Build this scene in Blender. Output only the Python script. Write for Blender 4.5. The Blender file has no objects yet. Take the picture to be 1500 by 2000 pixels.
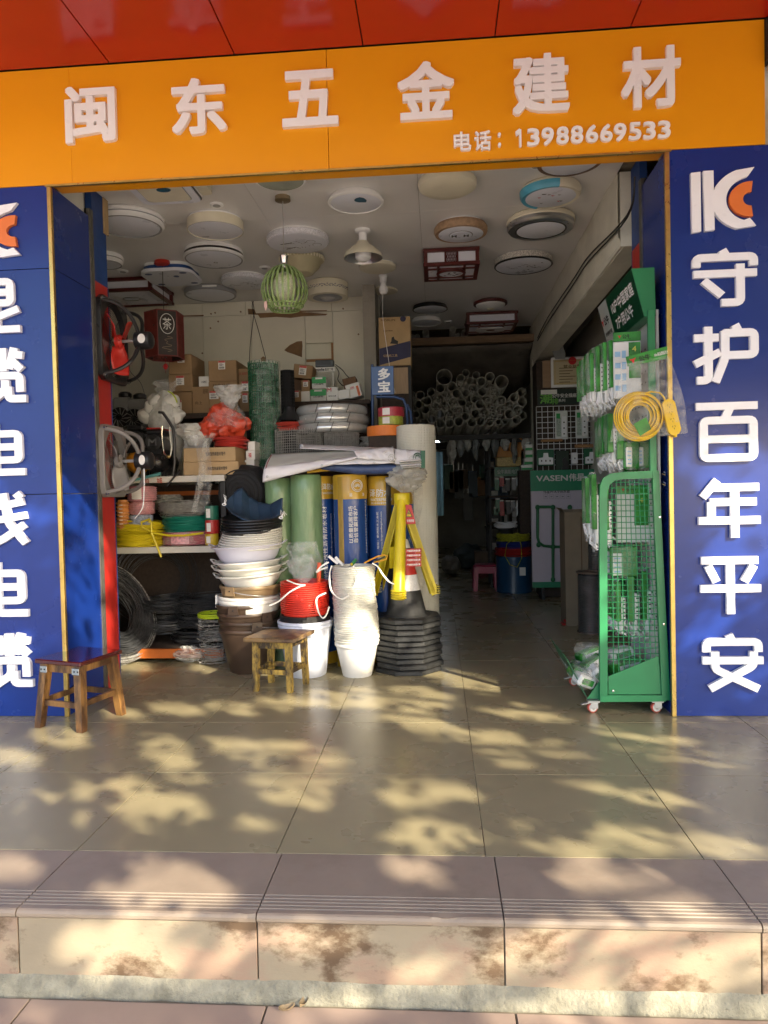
import bpy, bmesh, math, random
from mathutils import Vector, Matrix, noise
V = Vector
sc = bpy.context.scene
col = sc.collection
rnd = random.Random(7)
pi = math.pi
# ------------------------------------------------------------------ camera
F_PX = 1420.77                       # focal length in pixels of the 1500 x 2000 photograph
YAW, PITCH, ROLL, CAM_H, CAM_D = .0747, .0254, .0231, 1.3764, 4.449
_f = V((-math.sin(YAW)*math.cos(PITCH), math.cos(YAW)*math.cos(PITCH), -math.sin(PITCH)))
_r = V((math.cos(YAW), math.sin(YAW), 0)); _u = _r.cross(_f)
_c, _s = math.cos(ROLL), math.sin(ROLL)
_r, _u = _c*_r - _s*_u, _s*_r + _c*_u
CAM = V((0, -CAM_D, CAM_H))
cd = bpy.data.cameras.new('camera'); cam = bpy.data.objects.new('camera', cd); col.objects.link(cam)
cd.sensor_fit = 'HORIZONTAL'; cd.sensor_width = 36; cd.lens = 36*F_PX/1500; cd.clip_end = 2000; cd.clip_start = .05
cam.matrix_world = Matrix(((_r.x, _u.x, -_f.x, CAM.x), (_r.y, _u.y, -_f.y, CAM.y), (_r.z, _u.z, -_f.z, CAM.z), (0, 0, 0, 1)))
sc.camera = cam
# ------------------------------------------------------------------ sky and sun
SUN_AZ, SUN_EL = math.radians(42), math.radians(30)      # azimuth from the facade normal towards +X
SUN = V((math.sin(SUN_AZ)*math.cos(SUN_EL), -math.cos(SUN_AZ)*math.cos(SUN_EL), math.sin(SUN_EL)))
w = bpy.data.worlds.new('World'); sc.world = w; w.use_nodes = True
nt = w.node_tree; nt.nodes.clear()
sky = nt.nodes.new('ShaderNodeTexSky'); sky.sky_type = 'NISHITA'; sky.sun_disc = False
sky.sun_elevation = SUN_EL; sky.sun_rotation = math.pi - SUN_AZ; sky.air_density = 1; sky.dust_density = 2.2; sky.ozone_density = 1
bg = nt.nodes.new('ShaderNodeBackground'); bg.inputs[1].default_value = .15
wo = nt.nodes.new('ShaderNodeOutputWorld')
nt.links.new(sky.outputs[0], bg.inputs[0]); nt.links.new(bg.outputs[0], wo.inputs[0])
sl = bpy.data.lights.new('sun', 'SUN'); sl.energy = 3.6; sl.angle = math.radians(.53); sl.color = (1, .87, .66)
so = bpy.data.objects.new('sun', sl); col.objects.link(so); so.location = (8, -10, 12)
so.rotation_euler = SUN.to_track_quat('Z', 'Y').to_euler()
sc.view_settings.view_transform = 'Standard'; sc.view_settings.look = 'None'
sc.view_settings.gamma = 1; sc.view_settings.use_curve_mapping = False
sc.view_settings.exposure = 1.88
sc.cycles.use_denoising = True
sc.cycles.max_bounces = 12; sc.cycles.diffuse_bounces = 6; sc.cycles.transparent_max_bounces = 24
sc.cycles.sample_clamp_indirect = 6
# ------------------------------------------------------------------ photo pixels to places
def ray(x, y): return _f + _r*((x-750)/F_PX) - _u*((y-1000)/F_PX)
def PY(x, y, v): d = ray(x, y); return CAM + d*((v-CAM.y)/d.y)
def PZ(x, y, v=0): d = ray(x, y); return CAM + d*((v-CAM.z)/d.z)
def PX(x, y, v): d = ray(x, y); return CAM + d*((v-CAM.x)/d.x)
def mpp(Y): return (Y-CAM.y)/F_PX                       # metres per photo pixel at a depth
def rect(x0, y0, x1, y1, Y):
    xm, ym = (x0+x1)/2, (y0+y1)/2
    return PY(x0, ym, Y).x, PY(x1, ym, Y).x, PY(xm, y1, Y).z, PY(xm, y0, Y).z   # X0 X1 Z0 Z1
def to_px(p):
    d = V(p)-CAM; z = d.dot(_f); return 750+F_PX*d.dot(_r)/z, 1000-F_PX*d.dot(_u)/z
# ------------------------------------------------------------------ mesh building
ORG = {}
def ortho(d):
    d = V(d).normalized(); a = V((0, 0, 1)) if abs(d.z) < .9 else V((1, 0, 0))
    u = d.cross(a).normalized(); return u, d.cross(u).normalized()
class MB:
    def __init__(s): s.v = []; s.f = []
    def add(s, vs, fs):
        o = len(s.v); s.v += [V(p) for p in vs]; s.f += [tuple(i+o for i in f) for f in fs]; return s
    def obox(s, c, ax, ay, az, b=0):
        c = V(c); ax, ay, az = V(ax), V(ay), V(az)
        if b <= 0:
            vs = [c+i*ax+j*ay+k*az for k in (-1, 1) for j in (-1, 1) for i in (-1, 1)]
            return s.add(vs, [(0, 2, 3, 1), (4, 5, 7, 6), (0, 1, 5, 4), (2, 6, 7, 3), (0, 4, 6, 2), (1, 3, 7, 5)])
        L = [ax.length, ay.length, az.length]; b = min(b, min(L)*.9); D = [ax/L[0], ay/L[1], az/L[2]]
        vs = []; idx = {}
        for i in (-1, 1):
            for j in (-1, 1):
                for k in (-1, 1):
                    for a in range(3):
                        sg = (i, j, k); p = c.copy()
                        for q in range(3): p += D[q]*sg[q]*(L[q] if q == a else L[q]-b)
                        idx[(i, j, k, a)] = len(vs); vs.append(p)
        fs = []
        for a in range(3):
            q, r = (a+1) % 3, (a+2) % 3
            for sg in (-1, 1):
                ring = []
                for (m, n) in ((-1, -1), (1, -1), (1, 1), (-1, 1)):
                    t = [0, 0, 0]; t[a] = sg; t[q] = m; t[r] = n; ring.append(idx[tuple(t)+(a,)])
                fs.append(tuple(ring if sg > 0 else ring[::-1]))
        for a in range(3):
            q, r = (a+1) % 3, (a+2) % 3
            for m in (-1, 1):
                for n in (-1, 1):
                    t0 = [0, 0, 0]; t0[a] = -1; t0[q] = m; t0[r] = n; t1 = list(t0); t1[a] = 1
                    e = [idx[tuple(t0)+(q,)], idx[tuple(t1)+(q,)], idx[tuple(t1)+(r,)], idx[tuple(t0)+(r,)]]
                    fs.append(tuple(e if m*n < 0 else e[::-1]))
        for i in (-1, 1):
            for j in (-1, 1):
                for k in (-1, 1):
                    t = [idx[(i, j, k, a)] for a in range(3)]
                    fs.append(tuple(t if i*j*k > 0 else t[::-1]))
        return s.add(vs, fs)
    def box(s, x0, x1, y0, y1, z0, z1, b=0):
        return s.obox(((x0+x1)/2, (y0+y1)/2, (z0+z1)/2), ((x1-x0)/2, 0, 0), (0, (y1-y0)/2, 0), (0, 0, (z1-z0)/2), b)
    def bar(s, p0, p1, wd, th, up=(0, 0, 1), b=0):
        p0, p1 = V(p0), V(p1); d = p1-p0; u = V(up); sd = d.cross(u)
        if sd.length < 1e-6: sd = d.cross(V((1, 0, 0)))
        sd.normalize(); u = sd.cross(d).normalized()
        return s.obox((p0+p1)/2, d/2, sd*wd/2, u*th/2, b)
    def tube(s, pts, r, n=8, closed=False, cap=True, flat=1):
        pts = [V(p) for p in pts]; m = len(pts); rs = r if isinstance(r, (list, tuple)) else [r]*m
        T = []
        for i in range(m):
            a = pts[(i-1) % m] if closed or i > 0 else pts[i]; b = pts[(i+1) % m] if closed or i < m-1 else pts[i]
            d = b-a; T.append(d.normalized() if d.length > 1e-9 else V((0, 0, 1)))
        u, v = ortho(T[0]); vs = []; fs = []
        for i in range(m):
            u = (u-T[i]*u.dot(T[i]));  u = u.normalized() if u.length > 1e-6 else ortho(T[i])[0]
            v = T[i].cross(u)
            for k in range(n):
                a = 2*pi*k/n; vs.append(pts[i]+(u*math.cos(a)+v*math.sin(a)*flat)*rs[i])
        for i in range(m if closed else m-1):
            j = (i+1) % m
            for k in range(n): q = (k+1) % n; fs.append((i*n+k, i*n+q, j*n+q, j*n+k))
        if cap and not closed: fs += [tuple(range(n-1, -1, -1)), tuple((m-1)*n+k for k in range(n))]
        return s.add(vs, fs)
    def cyl(s, p0, p1, r, r1=None, n=16, cap=True): return s.tube([p0, p1], [r, r if r1 is None else r1], n, cap=cap)
    def lathe(s, prof, o=(0, 0, 0), n=32, ax=(0, 0, 1), wob=0, seed=0, sx=1, sy=1, cap=False):
        o = V(o); ax = V(ax).normalized(); u, v = (V((1, 0, 0)), V((0, 1, 0))) if ax.z > .99 else ortho(ax)
        if u.cross(v).dot(ax) < 0: v = -v
        vs = []; fs = []; m = len(prof)
        for i, (r, z) in enumerate(prof):
            for k in range(n):
                a = 2*pi*k/n; q = r*(1+wob*noise.noise(V((math.cos(a)*2+seed, math.sin(a)*2, z*6))))
                vs.append(o+ax*z+u*math.cos(a)*q*sx+v*math.sin(a)*q*sy)
        for i in range(m-1):
            for k in range(n): q = (k+1) % n; fs.append((i*n+k, i*n+q, (i+1)*n+q, (i+1)*n+k))
        if cap and prof[0][0] > 1e-5: fs.append(tuple(range(n-1, -1, -1)))
        if cap and prof[-1][0] > 1e-5: fs.append(tuple((m-1)*n+k for k in range(n)))
        return s.add(vs, fs)
    def prism(s, poly, o, U, W, N, d):
        """outline poly in (U, W), front face at o + N*d, back at o"""
        o, U, W, N = V(o), V(U), V(W), V(N); m = len(poly)
        A = sum(poly[i][0]*poly[(i+1) % m][1]-poly[(i+1) % m][0]*poly[i][1] for i in range(m))
        if (A < 0) != (U.cross(W).dot(N) < 0): poly = poly[::-1]
        vs = [o+U*a+W*b for a, b in poly]+[o+U*a+W*b+N*d for a, b in poly]
        fs = [tuple(range(m-1, -1, -1)), tuple(range(m, 2*m))]+[(i, (i+1) % m, m+(i+1) % m, m+i) for i in range(m)]
        return s.add(vs, fs)
    def grid(s, fn, nu, nv, cu=False, cv=False):
        vs = [V(fn(i/(nu if cu else nu-1), j/(nv if cv else nv-1))) for i in range(nu) for j in range(nv)]; fs = []
        for i in range(nu if cu else nu-1):
            for j in range(nv if cv else nv-1):
                a, b = (i+1) % nu, (j+1) % nv; fs.append((i*nv+j, a*nv+j, a*nv+b, i*nv+b))
        return s.add(vs, fs)
    def ball(s, c, rx, ry=None, rz=None, n=16, m=10, amp=0, fr=3, seed=0):
        c = V(c); ry = rx if ry is None else ry; rz = rx if rz is None else rz
        def fn(i, j):
            a, t = 2*pi*i, pi*min(max(j, .004), .996); d = V((math.cos(a)*math.sin(t), math.sin(a)*math.sin(t), math.cos(t)))
            q = 1+amp*noise.noise(d*fr+V((seed*3.1, 0, 0)))
            return c+V((d.x*rx, d.y*ry, d.z*rz))*q
        vs = [V(fn(i/n, j/m)) for i in range(n) for j in range(m+1)]
        fs = [(i*(m+1)+j, i*(m+1)+j+1, ((i+1) % n)*(m+1)+j+1, ((i+1) % n)*(m+1)+j) for i in range(n) for j in range(m)]
        return s.add(vs, fs)
    def xf(s, M): s.v = [M @ p for p in s.v]; return s
    def build(s, name, mat, parent=None, smooth=True, ang=38, org=None):
        me = bpy.data.meshes.new(name); o = ORG[parent] if parent is not None else V((0, 0, 0))
        if parent is None:
            if org is None:
                lo = [min(p[i] for p in s.v) for i in range(3)]; hi = [max(p[i] for p in s.v) for i in range(3)]
                org = V(((lo[0]+hi[0])/2, (lo[1]+hi[1])/2, lo[2]))
            o = V(org)
        me.from_pydata([p-o for p in s.v], [], s.f)
        for m in (mat if isinstance(mat, (list, tuple)) else [mat]): me.materials.append(m)
        if smooth:
            me.polygons.foreach_set('use_smooth', [True]*len(me.polygons)); me.set_sharp_from_angle(angle=math.radians(ang))
        ob = bpy.data.objects.new(name, me); col.objects.link(ob); ORG[ob] = o
        if parent is None: ob.location = o
        else: ob.parent = parent
        return ob
def thing(name, label, cat, loc, group=None):
    o = bpy.data.objects.new(name, None); col.objects.link(o); o.location = V(loc); ORG[o] = V(loc); o.empty_display_size = .05
    o['label'] = label; o['category'] = cat
    if group: o['group'] = group
    return o
def tag(o, label, cat, group=None):
    o['label'] = label; o['category'] = cat
    if group: o['group'] = group
    return o
def struct(o, kind='structure'): o['kind'] = kind; return o
def copy_tree(o, parent=None, loc=None):
    c = o.copy(); col.objects.link(c); c.parent = parent; ORG[c] = ORG[o]
    if loc is not None: c.location = V(loc); ORG[c] = V(loc)
    for ch in list(o.children): copy_tree(ch, c)
    return c
# ------------------------------------------------------------------ materials
MATS = {}
def mat(name, c, rough=.5, metal=0, var=.12, vs=6, bump=0, bs=60, dirt=0, dcol=(.06, .045, .03), ds=5, coat=0, alpha=1, trans=0, emit=0, spec=.5, stretch=(1, 1, 1), sss=0, c2=None, c2s=3, c2t=.5, dw=.135):
    if name in MATS: return MATS[name]
    m = bpy.data.materials.new(name); m.use_nodes = True; n = m.node_tree.nodes; l = m.node_tree.links
    b = n['Principled BSDF']; b.inputs['Roughness'].default_value = rough; b.inputs['Metallic'].default_value = metal
    b.inputs['Coat Weight'].default_value = coat; b.inputs['Coat Roughness'].default_value = .08; b.inputs['Specular IOR Level'].default_value = spec
    b.inputs['Transmission Weight'].default_value = trans
    tc = n.new('ShaderNodeTexCoord'); oi = n.new('ShaderNodeObjectInfo')
    mp = n.new('ShaderNodeVectorMath'); mp.operation = 'MULTIPLY'; mp.inputs[1].default_value = stretch
    ad = n.new('ShaderNodeVectorMath'); ad.operation = 'ADD'; sc_ = n.new('ShaderNodeMath'); sc_.operation = 'MULTIPLY'; sc_.inputs[1].default_value = 37.0
    l.new(tc.outputs['Object'], mp.inputs[0]); l.new(oi.outputs['Random'], sc_.inputs[0]); l.new(mp.outputs[0], ad.inputs[0]); l.new(sc_.outputs[0], ad.inputs[1])
    vec = ad.outputs[0]
    def nz(scale, det=4, ro=.6):
        t = n.new('ShaderNodeTexNoise'); t.inputs['Scale'].default_value = scale; t.inputs['Detail'].default_value = det; t.inputs['Roughness'].default_value = ro
        l.new(vec, t.inputs['Vector']); return t.outputs['Fac']
    def ramp(inp, a, bb):
        r = n.new('ShaderNodeMapRange'); r.inputs['From Min'].default_value = a; r.inputs['From Max'].default_value = bb; l.new(inp, r.inputs['Value']); return r.outputs[0]
    def mix(f, A, B):
        x = n.new('ShaderNodeMix'); x.data_type = 'RGBA'
        if isinstance(f, (int, float)): x.inputs[0].default_value = f
        else: l.new(f, x.inputs[0])
        for s_, q in ((6, A), (7, B)):
            if isinstance(q, tuple): x.inputs[s_].default_value = (*q, 1)
            else: l.new(q, x.inputs[s_])
        return x.outputs[2]
    C = tuple(c)
    lo = tuple(max(0, q*(1-var)) for q in C); hi = tuple(min(1, q*(1+var)) for q in C)
    cc = mix(ramp(nz(vs), .3, .7), lo, hi)
    if c2 is not None: cc = mix(ramp(nz(c2s, 6, .65), c2t-.06, c2t+.06), cc, tuple(c2))
    if dirt: cc = mix(ramp(nz(ds, 7, .7), 1-dirt+.015-dw, 1-dirt+.015+dw), cc, tuple(dcol))
    l.new(cc, b.inputs['Base Color'])
    rr = n.new('ShaderNodeMapRange'); rr.inputs['To Min'].default_value = max(.02, rough-.09); rr.inputs['To Max'].default_value = min(1, rough+.09)
    l.new(nz(vs*2.3), rr.inputs['Value']); l.new(rr.outputs[0], b.inputs['Roughness'])
    if bump:
        bp = n.new('ShaderNodeBump'); bp.inputs['Strength'].default_value = bump; bp.inputs['Distance'].default_value = .01
        l.new(nz(bs, 5), bp.inputs['Height']); l.new(bp.outputs[0], b.inputs['Normal'])
    if alpha < 1:
        tr = n.new('ShaderNodeBsdfTransparent'); mx = n.new('ShaderNodeMixShader'); fz = n.new('ShaderNodeMapRange')
        fz.inputs['From Min'].default_value = .35; fz.inputs['From Max'].default_value = .7
        fz.inputs['To Min'].default_value = max(0, alpha-.12); fz.inputs['To Max'].default_value = min(1, alpha+.15)
        l.new(nz(14, 5), fz.inputs['Value']); l.new(fz.outputs[0], mx.inputs[0])
        l.new(tr.outputs[0], mx.inputs[1]); l.new(b.outputs[0], mx.inputs[2]); l.new(mx.outputs[0], n['Material Output'].inputs[0])
    if emit:
        b.inputs['Emission Color'].default_value = (*C, 1); b.inputs['Emission Strength'].default_value = emit
    MATS[name] = m; return m
WHITE = mat('white paint', (.8, .8, .8), .35, var=.03)
LETTER = mat('white acrylic lettering', (.87, .885, .93), .3, var=.02)
BLACK = mat('black plastic', (.012, .012, .013), .4)
DARK = mat('dark rubber', (.02, .02, .02), .65, bump=.2)
INK = mat('black ink', (.015, .015, .015), .6, var=0)
INKR = mat('red ink', (.55, .02, .02), .5, var=0)
INKG = mat('green ink', (.02, .3, .07), .5, var=0)
INKW = mat('white ink', (.8, .8, .8), .5, var=0)
CARD = mat('brown cardboard', (.30, .19, .095), .85, var=.1, bump=.1, bs=90)
CARD2 = mat('light brown cardboard', (.42, .29, .15), .85, var=.1, bump=.1, bs=90)
TAPE = mat('packing tape', (.36, .25, .13), .25, var=.1)
PAPER = mat('white paper label', (.75, .74, .70), .7, var=.03)
STEEL = mat('galvanised steel', (.5, .51, .5), .32, .6, var=.2, bump=.1, bs=30)
CHROME = mat('bright steel', (.7, .7, .7), .15, 1, var=.05)
FILM = mat('clear plastic film', (.75, .77, .76), .12, var=.05, bump=.6, bs=22, alpha=.17)
FILMC = mat('crisp clear film', (.85, .87, .86), .06, var=.03, bump=1, bs=16, alpha=.1)
FILM2 = mat('cloudy plastic film', (.62, .63, .60), .2, var=.1, bump=.7, bs=18, alpha=.5)
# ------------------------------------------------------------------ lettering
TXT = {}
def glyph(s, bold, sep=1.0):
    k = (s, bold, sep)
    if k not in TXT:
        cu = bpy.data.curves.new('t', 'FONT'); cu.body = s; cu.size = 1; cu.offset = bold; cu.resolution_u = 3; cu.fill_mode = 'FRONT'; cu.space_character = sep
        ob = bpy.data.objects.new('t', cu); col.objects.link(ob)
        dg = bpy.context.evaluated_depsgraph_get(); me = bpy.data.meshes.new_from_object(ob.evaluated_get(dg))
        vs = [v.co.copy() for v in me.vertices]; fs = [tuple(p.vertices) for p in me.polygons]
        bpy.data.objects.remove(ob); bpy.data.curves.remove(cu); bpy.data.meshes.remove(me)
        lo = V((min(v.x for v in vs), min(v.y for v in vs))); hi = V((max(v.x for v in vs), max(v.y for v in vs)))
        TXT[k] = (vs, fs, lo, hi)
    return TXT[k]
def text(s, c, wd, ht, U=(1, 0, 0), W=(0, 0, 1), d=.0015, bold=.0, mt=None, parent=None, name='lettering', fit=True, sep=1.0):
    """lettering centred on c, stretched to wd x ht, standing d proud of its surface"""
    vs, fs, lo, hi = glyph(s, 0, sep); U, W = V(U).normalized(), V(W).normalized(); N = U.cross(W); c = V(c)
    from collections import Counter
    sx = wd/(hi.x-lo.x+2*bold); sy = ht/(hi.y-lo.y+2*bold) if fit else sx
    m = MB(); n0 = len(vs); b = bold
    ed = Counter((f[i], f[(i+1) % len(f)]) for f in fs for i in range(len(f))) if d > .004 else {}
    side = [(p, q) for (p, q) in ed if (q, p) not in ed]
    sh = [(0, 0)] if not b else [(-b, -b*.96), (b*.97, b), (-b*.94, b*.95), (b*.93, -b*.91)]+([(b, .1*b), (-b*.98, -.07*b), (.05*b, b*.98), (-.06*b, -b)] if d > .004 else [])
    for i, (ox, oy) in enumerate(sh):                    # heavy weight: the same outline struck several times
        P = [c+U*(v.x+ox-(lo.x+hi.x)/2)*sx+W*(v.y+oy-(lo.y+hi.y)/2)*sy for v in vs]; dd = d+i*.00025
        m.add([p+N*dd for p in P], fs)
        if side: m.add([p+N*dd for p in P]+list(P), [(q, p, p+n0, q+n0) for p, q in side])
    return m.build(name, mt or INK, parent, smooth=False)
def arcpath(pts, r=8, k=4):
    out = [V(pts[0])]
    for i in range(1, len(pts)-1):
        a, b, c = V(pts[i-1]), V(pts[i]), V(pts[i+1]); q = min(r, (a-b).length*.45, (c-b).length*.45)
        p0, p1 = b+(a-b).normalized()*q, b+(c-b).normalized()*q
        for t in range(k+1):
            t /= k; out.append(p0*(1-t)**2+b*2*t*(1-t)+p1*t*t)
    return out+[V(pts[-1])]
def ribbon(pts, wd, closed=False):
    """outline (left side, right side) of a flat stroke"""
    m = len(pts); L = []; R_ = []
    for i in range(m):
        a = pts[(i-1) % m] if closed or i else None; b = pts[i]; c = pts[(i+1) % m] if closed or i < m-1 else None
        d0 = (b-a).normalized() if a is not None else None; d1 = (c-b).normalized() if c is not None else None
        d0 = d0 or d1; d1 = d1 or d0; n0, n1 = V((-d0.y, d0.x)), V((-d1.y, d1.x)); nn = (n0+n1)
        nn = nn/(max(.35, nn.length_squared/2)) ; L.append(b+nn*wd/2); R_.append(b-nn*wd/2)
    return L, R_
def strokes(list_, c, sz, wd, mt, parent, name, d=.025, U=V((1, 0, 0)), W=V((0, 0, 1)), box=100., szy=None):
    """a character made of bent flat bars; list of polylines in a box x box square, y down; 'o' first closes one"""
    m = MB(); N = U.cross(W); szy = szy or sz
    for i, st in enumerate(list_):
        closed = st[0] == 'o'; pts = [V((p[0], p[1])) for p in (st[1:] if closed else st)]
        if closed:
            mid = (pts[0]+pts[1])/2; pp = arcpath([mid]+pts[1:]+[pts[0], mid])[:-1]
        else: pp = arcpath(pts)
        pp = [V((p.x/box-.5, .5-p.y/box)) for p in pp]; L, R_ = ribbon(pp, wd/box, closed); k = len(pp); dd = d+i*.0004
        P = lambda q, z: c+U*q.x*sz+W*q.y*szy+N*z
        vs = []
        for a, b in zip(L, R_): vs += [P(a, 0), P(a, dd), P(b, dd), P(b, 0)]
        fs = []
        for j in range(k if closed else k-1):
            a, b = j*4, ((j+1) % k)*4; fs += [(a+q, a+(q+1) % 4, b+(q+1) % 4, b+q) for q in range(4)]
        if not closed: fs += [(0, 3, 2, 1), ((k-1)*4, (k-1)*4+1, (k-1)*4+2, (k-1)*4+3)]
        fs = [f[::-1] for f in fs]
        m.add(vs, fs)
    return m.build(name, mt, parent, smooth=False)
# ------------------------------------------------------------------ ground, terrace, step
XL, XR, HO = -2.386, 1.379, 3.36            # opening edges and head
HC = 3.58                                   # ceiling
STEP_Y, EDGE_Y, LOW = -2.125, -1.72, -.28
GROUND = mat('street paving', (.42, .37, .32), .8, var=.1, vs=.8, bump=.15)
m = MB(); m.add([(-300, -300, LOW-.014), (300, -300, LOW-.014), (300, STEP_Y+.3, LOW-.014), (-300, STEP_Y+.3, LOW-.014)], [(0, 1, 2, 3)])
struct(m.build('ground', GROUND, smooth=False))
GROUT = mat('grey grout', (.16, .135, .095), .9, var=.3, vs=9)
BEIGE = mat('beige polished tile', (.285, .248, .148), .28, var=.05, vs=1.1, bump=.02, bs=6, spec=.45)
PINK = mat('pink stone step tile', (.275, .22, .168), .5, var=.08, vs=4, dirt=.36, dcol=(.2, .155, .115), ds=3, bump=.05, bs=150)
m = MB(); m.box(-6, 6, EDGE_Y-.001, 14.2, -.16, -.009)
floor = struct(m.build('floor', GROUT, smooth=False, org=(0, 0, 0)))
tm = MB(); tm.box(-.3985, .3985, -.3985, .3985, -.0082, 0, .0012)
t0 = tm.build('floor_tile', BEIGE, floor, smooth=False)
first = True
X0, T = -1.4498, .8
for i in range(-4, 6):
    for j in range(0, 20):
        x, y = X0+T*(i+.5), EDGE_Y+T*(j+.5)
        if y > .6 and not (-4.2 < x < 2.4): continue
        if first: o = t0; first = False
        else: o = t0.copy(); col.objects.link(o)
        o.location = (x, y, rnd.uniform(-.0006, .0006))
# nosing tiles with grooved edge: seams measured in the photo
seams = [-3.86, -3.03, -2.2, PZ(88, 1720).x, PZ(526, 1725).x, PZ(975, 1735).x, PZ(1438, 1738).x, 1.98, 2.8, 3.6]
step = MB(); step.box(-6, 6, STEP_Y+.023, EDGE_Y-.002, LOW-.1, -.019)
step = struct(step.build('step', mat('pale joint mortar', (.27, .235, .18), .9, var=.3, vs=9), smooth=False, org=(0, 0, 0)))
RISER = mat('stained pink riser tile', (.30, .25, .175), .6, var=.1, vs=3, dirt=.45, dcol=(.11, .07, .04), ds=3.2, bump=.12, bs=60, c2=(.31, .215, .155), c2s=2.6, c2t=.54, stretch=(1, 1, 1.6), dw=.055)
for a, b in zip(seams, seams[1:]):
    m = MB(); g = .0045
    prof = [(EDGE_Y-.002, 0)]
    y = STEP_Y+.118
    for k in range(5):
        prof += [(y, 0), (y-.002, -.0035), (y-.007, -.0035), (y-.009, 0)]; y -= .0205
    prof += [(STEP_Y+.008, 0), (STEP_Y+.001, -.004), (STEP_Y-.004, -.012), (STEP_Y-.004, -.022), (STEP_Y+.004, -.03), (STEP_Y+.04, -.03), (STEP_Y+.05, -.018), (EDGE_Y-.002, -.018)]
    nb = 28; P = []
    for k in range(nb+1):                                    # ragged, chipped front edge
        x = a+g/2+(b-a-g)*k/nb
        chip = max(0, noise.noise(V((x*7.3, 1.7, 0)))-.28)*.05
        P.append([V((x, yy+(chip if yy < STEP_Y+.003 else 0), zz-(chip*.6 if yy < STEP_Y+.009 and zz > -.02 else 0))) for yy, zz in prof])
    n = len(prof); vs = [p for r_ in P for p in r_]
    fs = [(k*n+i, (k+1)*n+i, (k+1)*n+(i+1) % n, k*n+(i+1) % n) for k in range(nb) for i in range(n)]
    fs += [tuple(range(n)), tuple(nb*n+i for i in range(n-1, -1, -1))]
    m.add(vs, fs).build('nosing_tile', PINK, step, ang=20)
    m = MB(); m.box(a+g/2, b-g/2, STEP_Y+.006, STEP_Y+.022, LOW+.05, -.031, .002); m.build('riser_tile', RISER, step, smooth=False)
CEM = mat('rough cement fillet', (.26, .245, .185), .95, var=.35, vs=14, bump=1, bs=55, dirt=.3, dcol=(.1, .09, .06), ds=7)
m = MB()
def fil(i, j):
    x = -4+8*i; h = .058+.01*noise.noise(V((x*3, 0, 0)))+.006*noise.noise(V((x*14, 2, 0)))
    t = j; e = .007*noise.noise(V((x*36, t*9, 1)))+.004*noise.noise(V((x*90, t*20, 4)))
    return (x, STEP_Y+.008-.032*t-(.008*noise.noise(V((x*9, 5, 0))) if t > .8 else 0)+e*.5, LOW-.01+(h+.01)*(1-t)**.8+e)
m.grid(fil, 700, 9); m.build('cement_fillet', CEM, step)
# pavement tiles on the lower level
PAVE = mat('pink pavement tile', (.34, .255, .205), .6, var=.08, vs=3, bump=.06, bs=120, dirt=.25, dcol=(.33, .25, .2), ds=5)
m = MB(); m.box(-6, 6, -9.2, STEP_Y+.02, LOW-.012, LOW-.008)
pav = struct(m.build('pavement', GROUT, smooth=False, org=(0, 0, 0)))
pm = MB(); pm.box(-.3965, .3965, -.3965, .3965, LOW-.0075, LOW, .0015)
t0 = None
for j in range(8):
    for i in range(-6, 6):
        x = -1.39+.8*i+.4 if i >= -1 else -1.39+.8*i+.4
        y = STEP_Y-.035-.4-.8*j
        if t0 is None: t0 = pm.build('pavement_tile', PAVE, pav, smooth=False); o = t0
        else: o = t0.copy(); col.objects.link(o)
        o.location = (x+.0, y, rnd.uniform(-.001, .0005))
# two curled dry leaves on the pavement
DRY = mat('dry leaf', (.28, .21, .12), .7, var=.25, vs=30)
for k, (x, y, ang, lab) in enumerate([(560, 1973, .4, 'small crumpled dry leaf lying flat on the pink pavement'), (593, 1962, 1.3, 'long curled dry leaf on the pavement by the cement edge')]):
    c = PZ(x, y, LOW+.004); m = MB()
    def lf(i, j):
        a = (i-.5)*2; wd = .012*(1-a*a)**.7; t = (j-.5)*2
        p = V((a*.026, t*wd, .012*t*t+.008*a*a+.003*noise.noise(V((a*3, t*3, k)))))
        return c+Matrix.Rotation(ang, 3, 'Z') @ p
    m.grid(lf, 9, 5); tag(m.build('dry_leaf', DRY), lab, 'leaf', 'dry leaves on the pavement')
# ------------------------------------------------------------------ the room
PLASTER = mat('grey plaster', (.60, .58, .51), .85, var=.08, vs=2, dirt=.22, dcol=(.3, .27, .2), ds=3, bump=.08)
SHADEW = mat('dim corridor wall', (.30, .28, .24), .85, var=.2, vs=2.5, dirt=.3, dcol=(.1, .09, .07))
CEIL = mat('white ceiling board', (.74, .735, .725), .34, var=.03, vs=1.5, dirt=.12, dcol=(.5, .46, .4), ds=2)
m = MB(); m.box(-4.1, 2.4, .14, 14, HC+.02, HC+.1); ceil = struct(m.build('ceiling', GROUT, smooth=False, org=(0, 0, 0)))
cx = [-4.0, -3.0, PZ(820, 420, HC).x-1.22*1, PZ(820, 420, HC).x, 1.30]; cyy = [.14, 1.32, 2.6, 3.9, 5.5]
for a, b in zip(cx, cx[1:]):
    for c, d in zip(cyy, cyy[1:]):
        MB().box(a+.0012, b-.0012, c+.0012, d-.0012, HC, HC+.02).build('ceiling_board', CEIL, ceil, smooth=False)
def wall(name, x0, x1, y0, y1, z0, z1, mt): return struct(MB().box(x0, x1, y0, y1, z0, z1).build(name, mt, smooth=False, org=(0, 0, 0)))
wall('wall_left', -4.1, -4.0, .5, 4.0, -.1, HC+.1, PLASTER)
wall('wall_right', 1.95, 2.05, .55, 14, -.1, HC+.1, PLASTER)
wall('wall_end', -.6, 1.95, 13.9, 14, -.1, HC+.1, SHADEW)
wall('wall_corridor', -.75, -.62, 3.24, 14, -.1, HC+.1, SHADEW)
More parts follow.
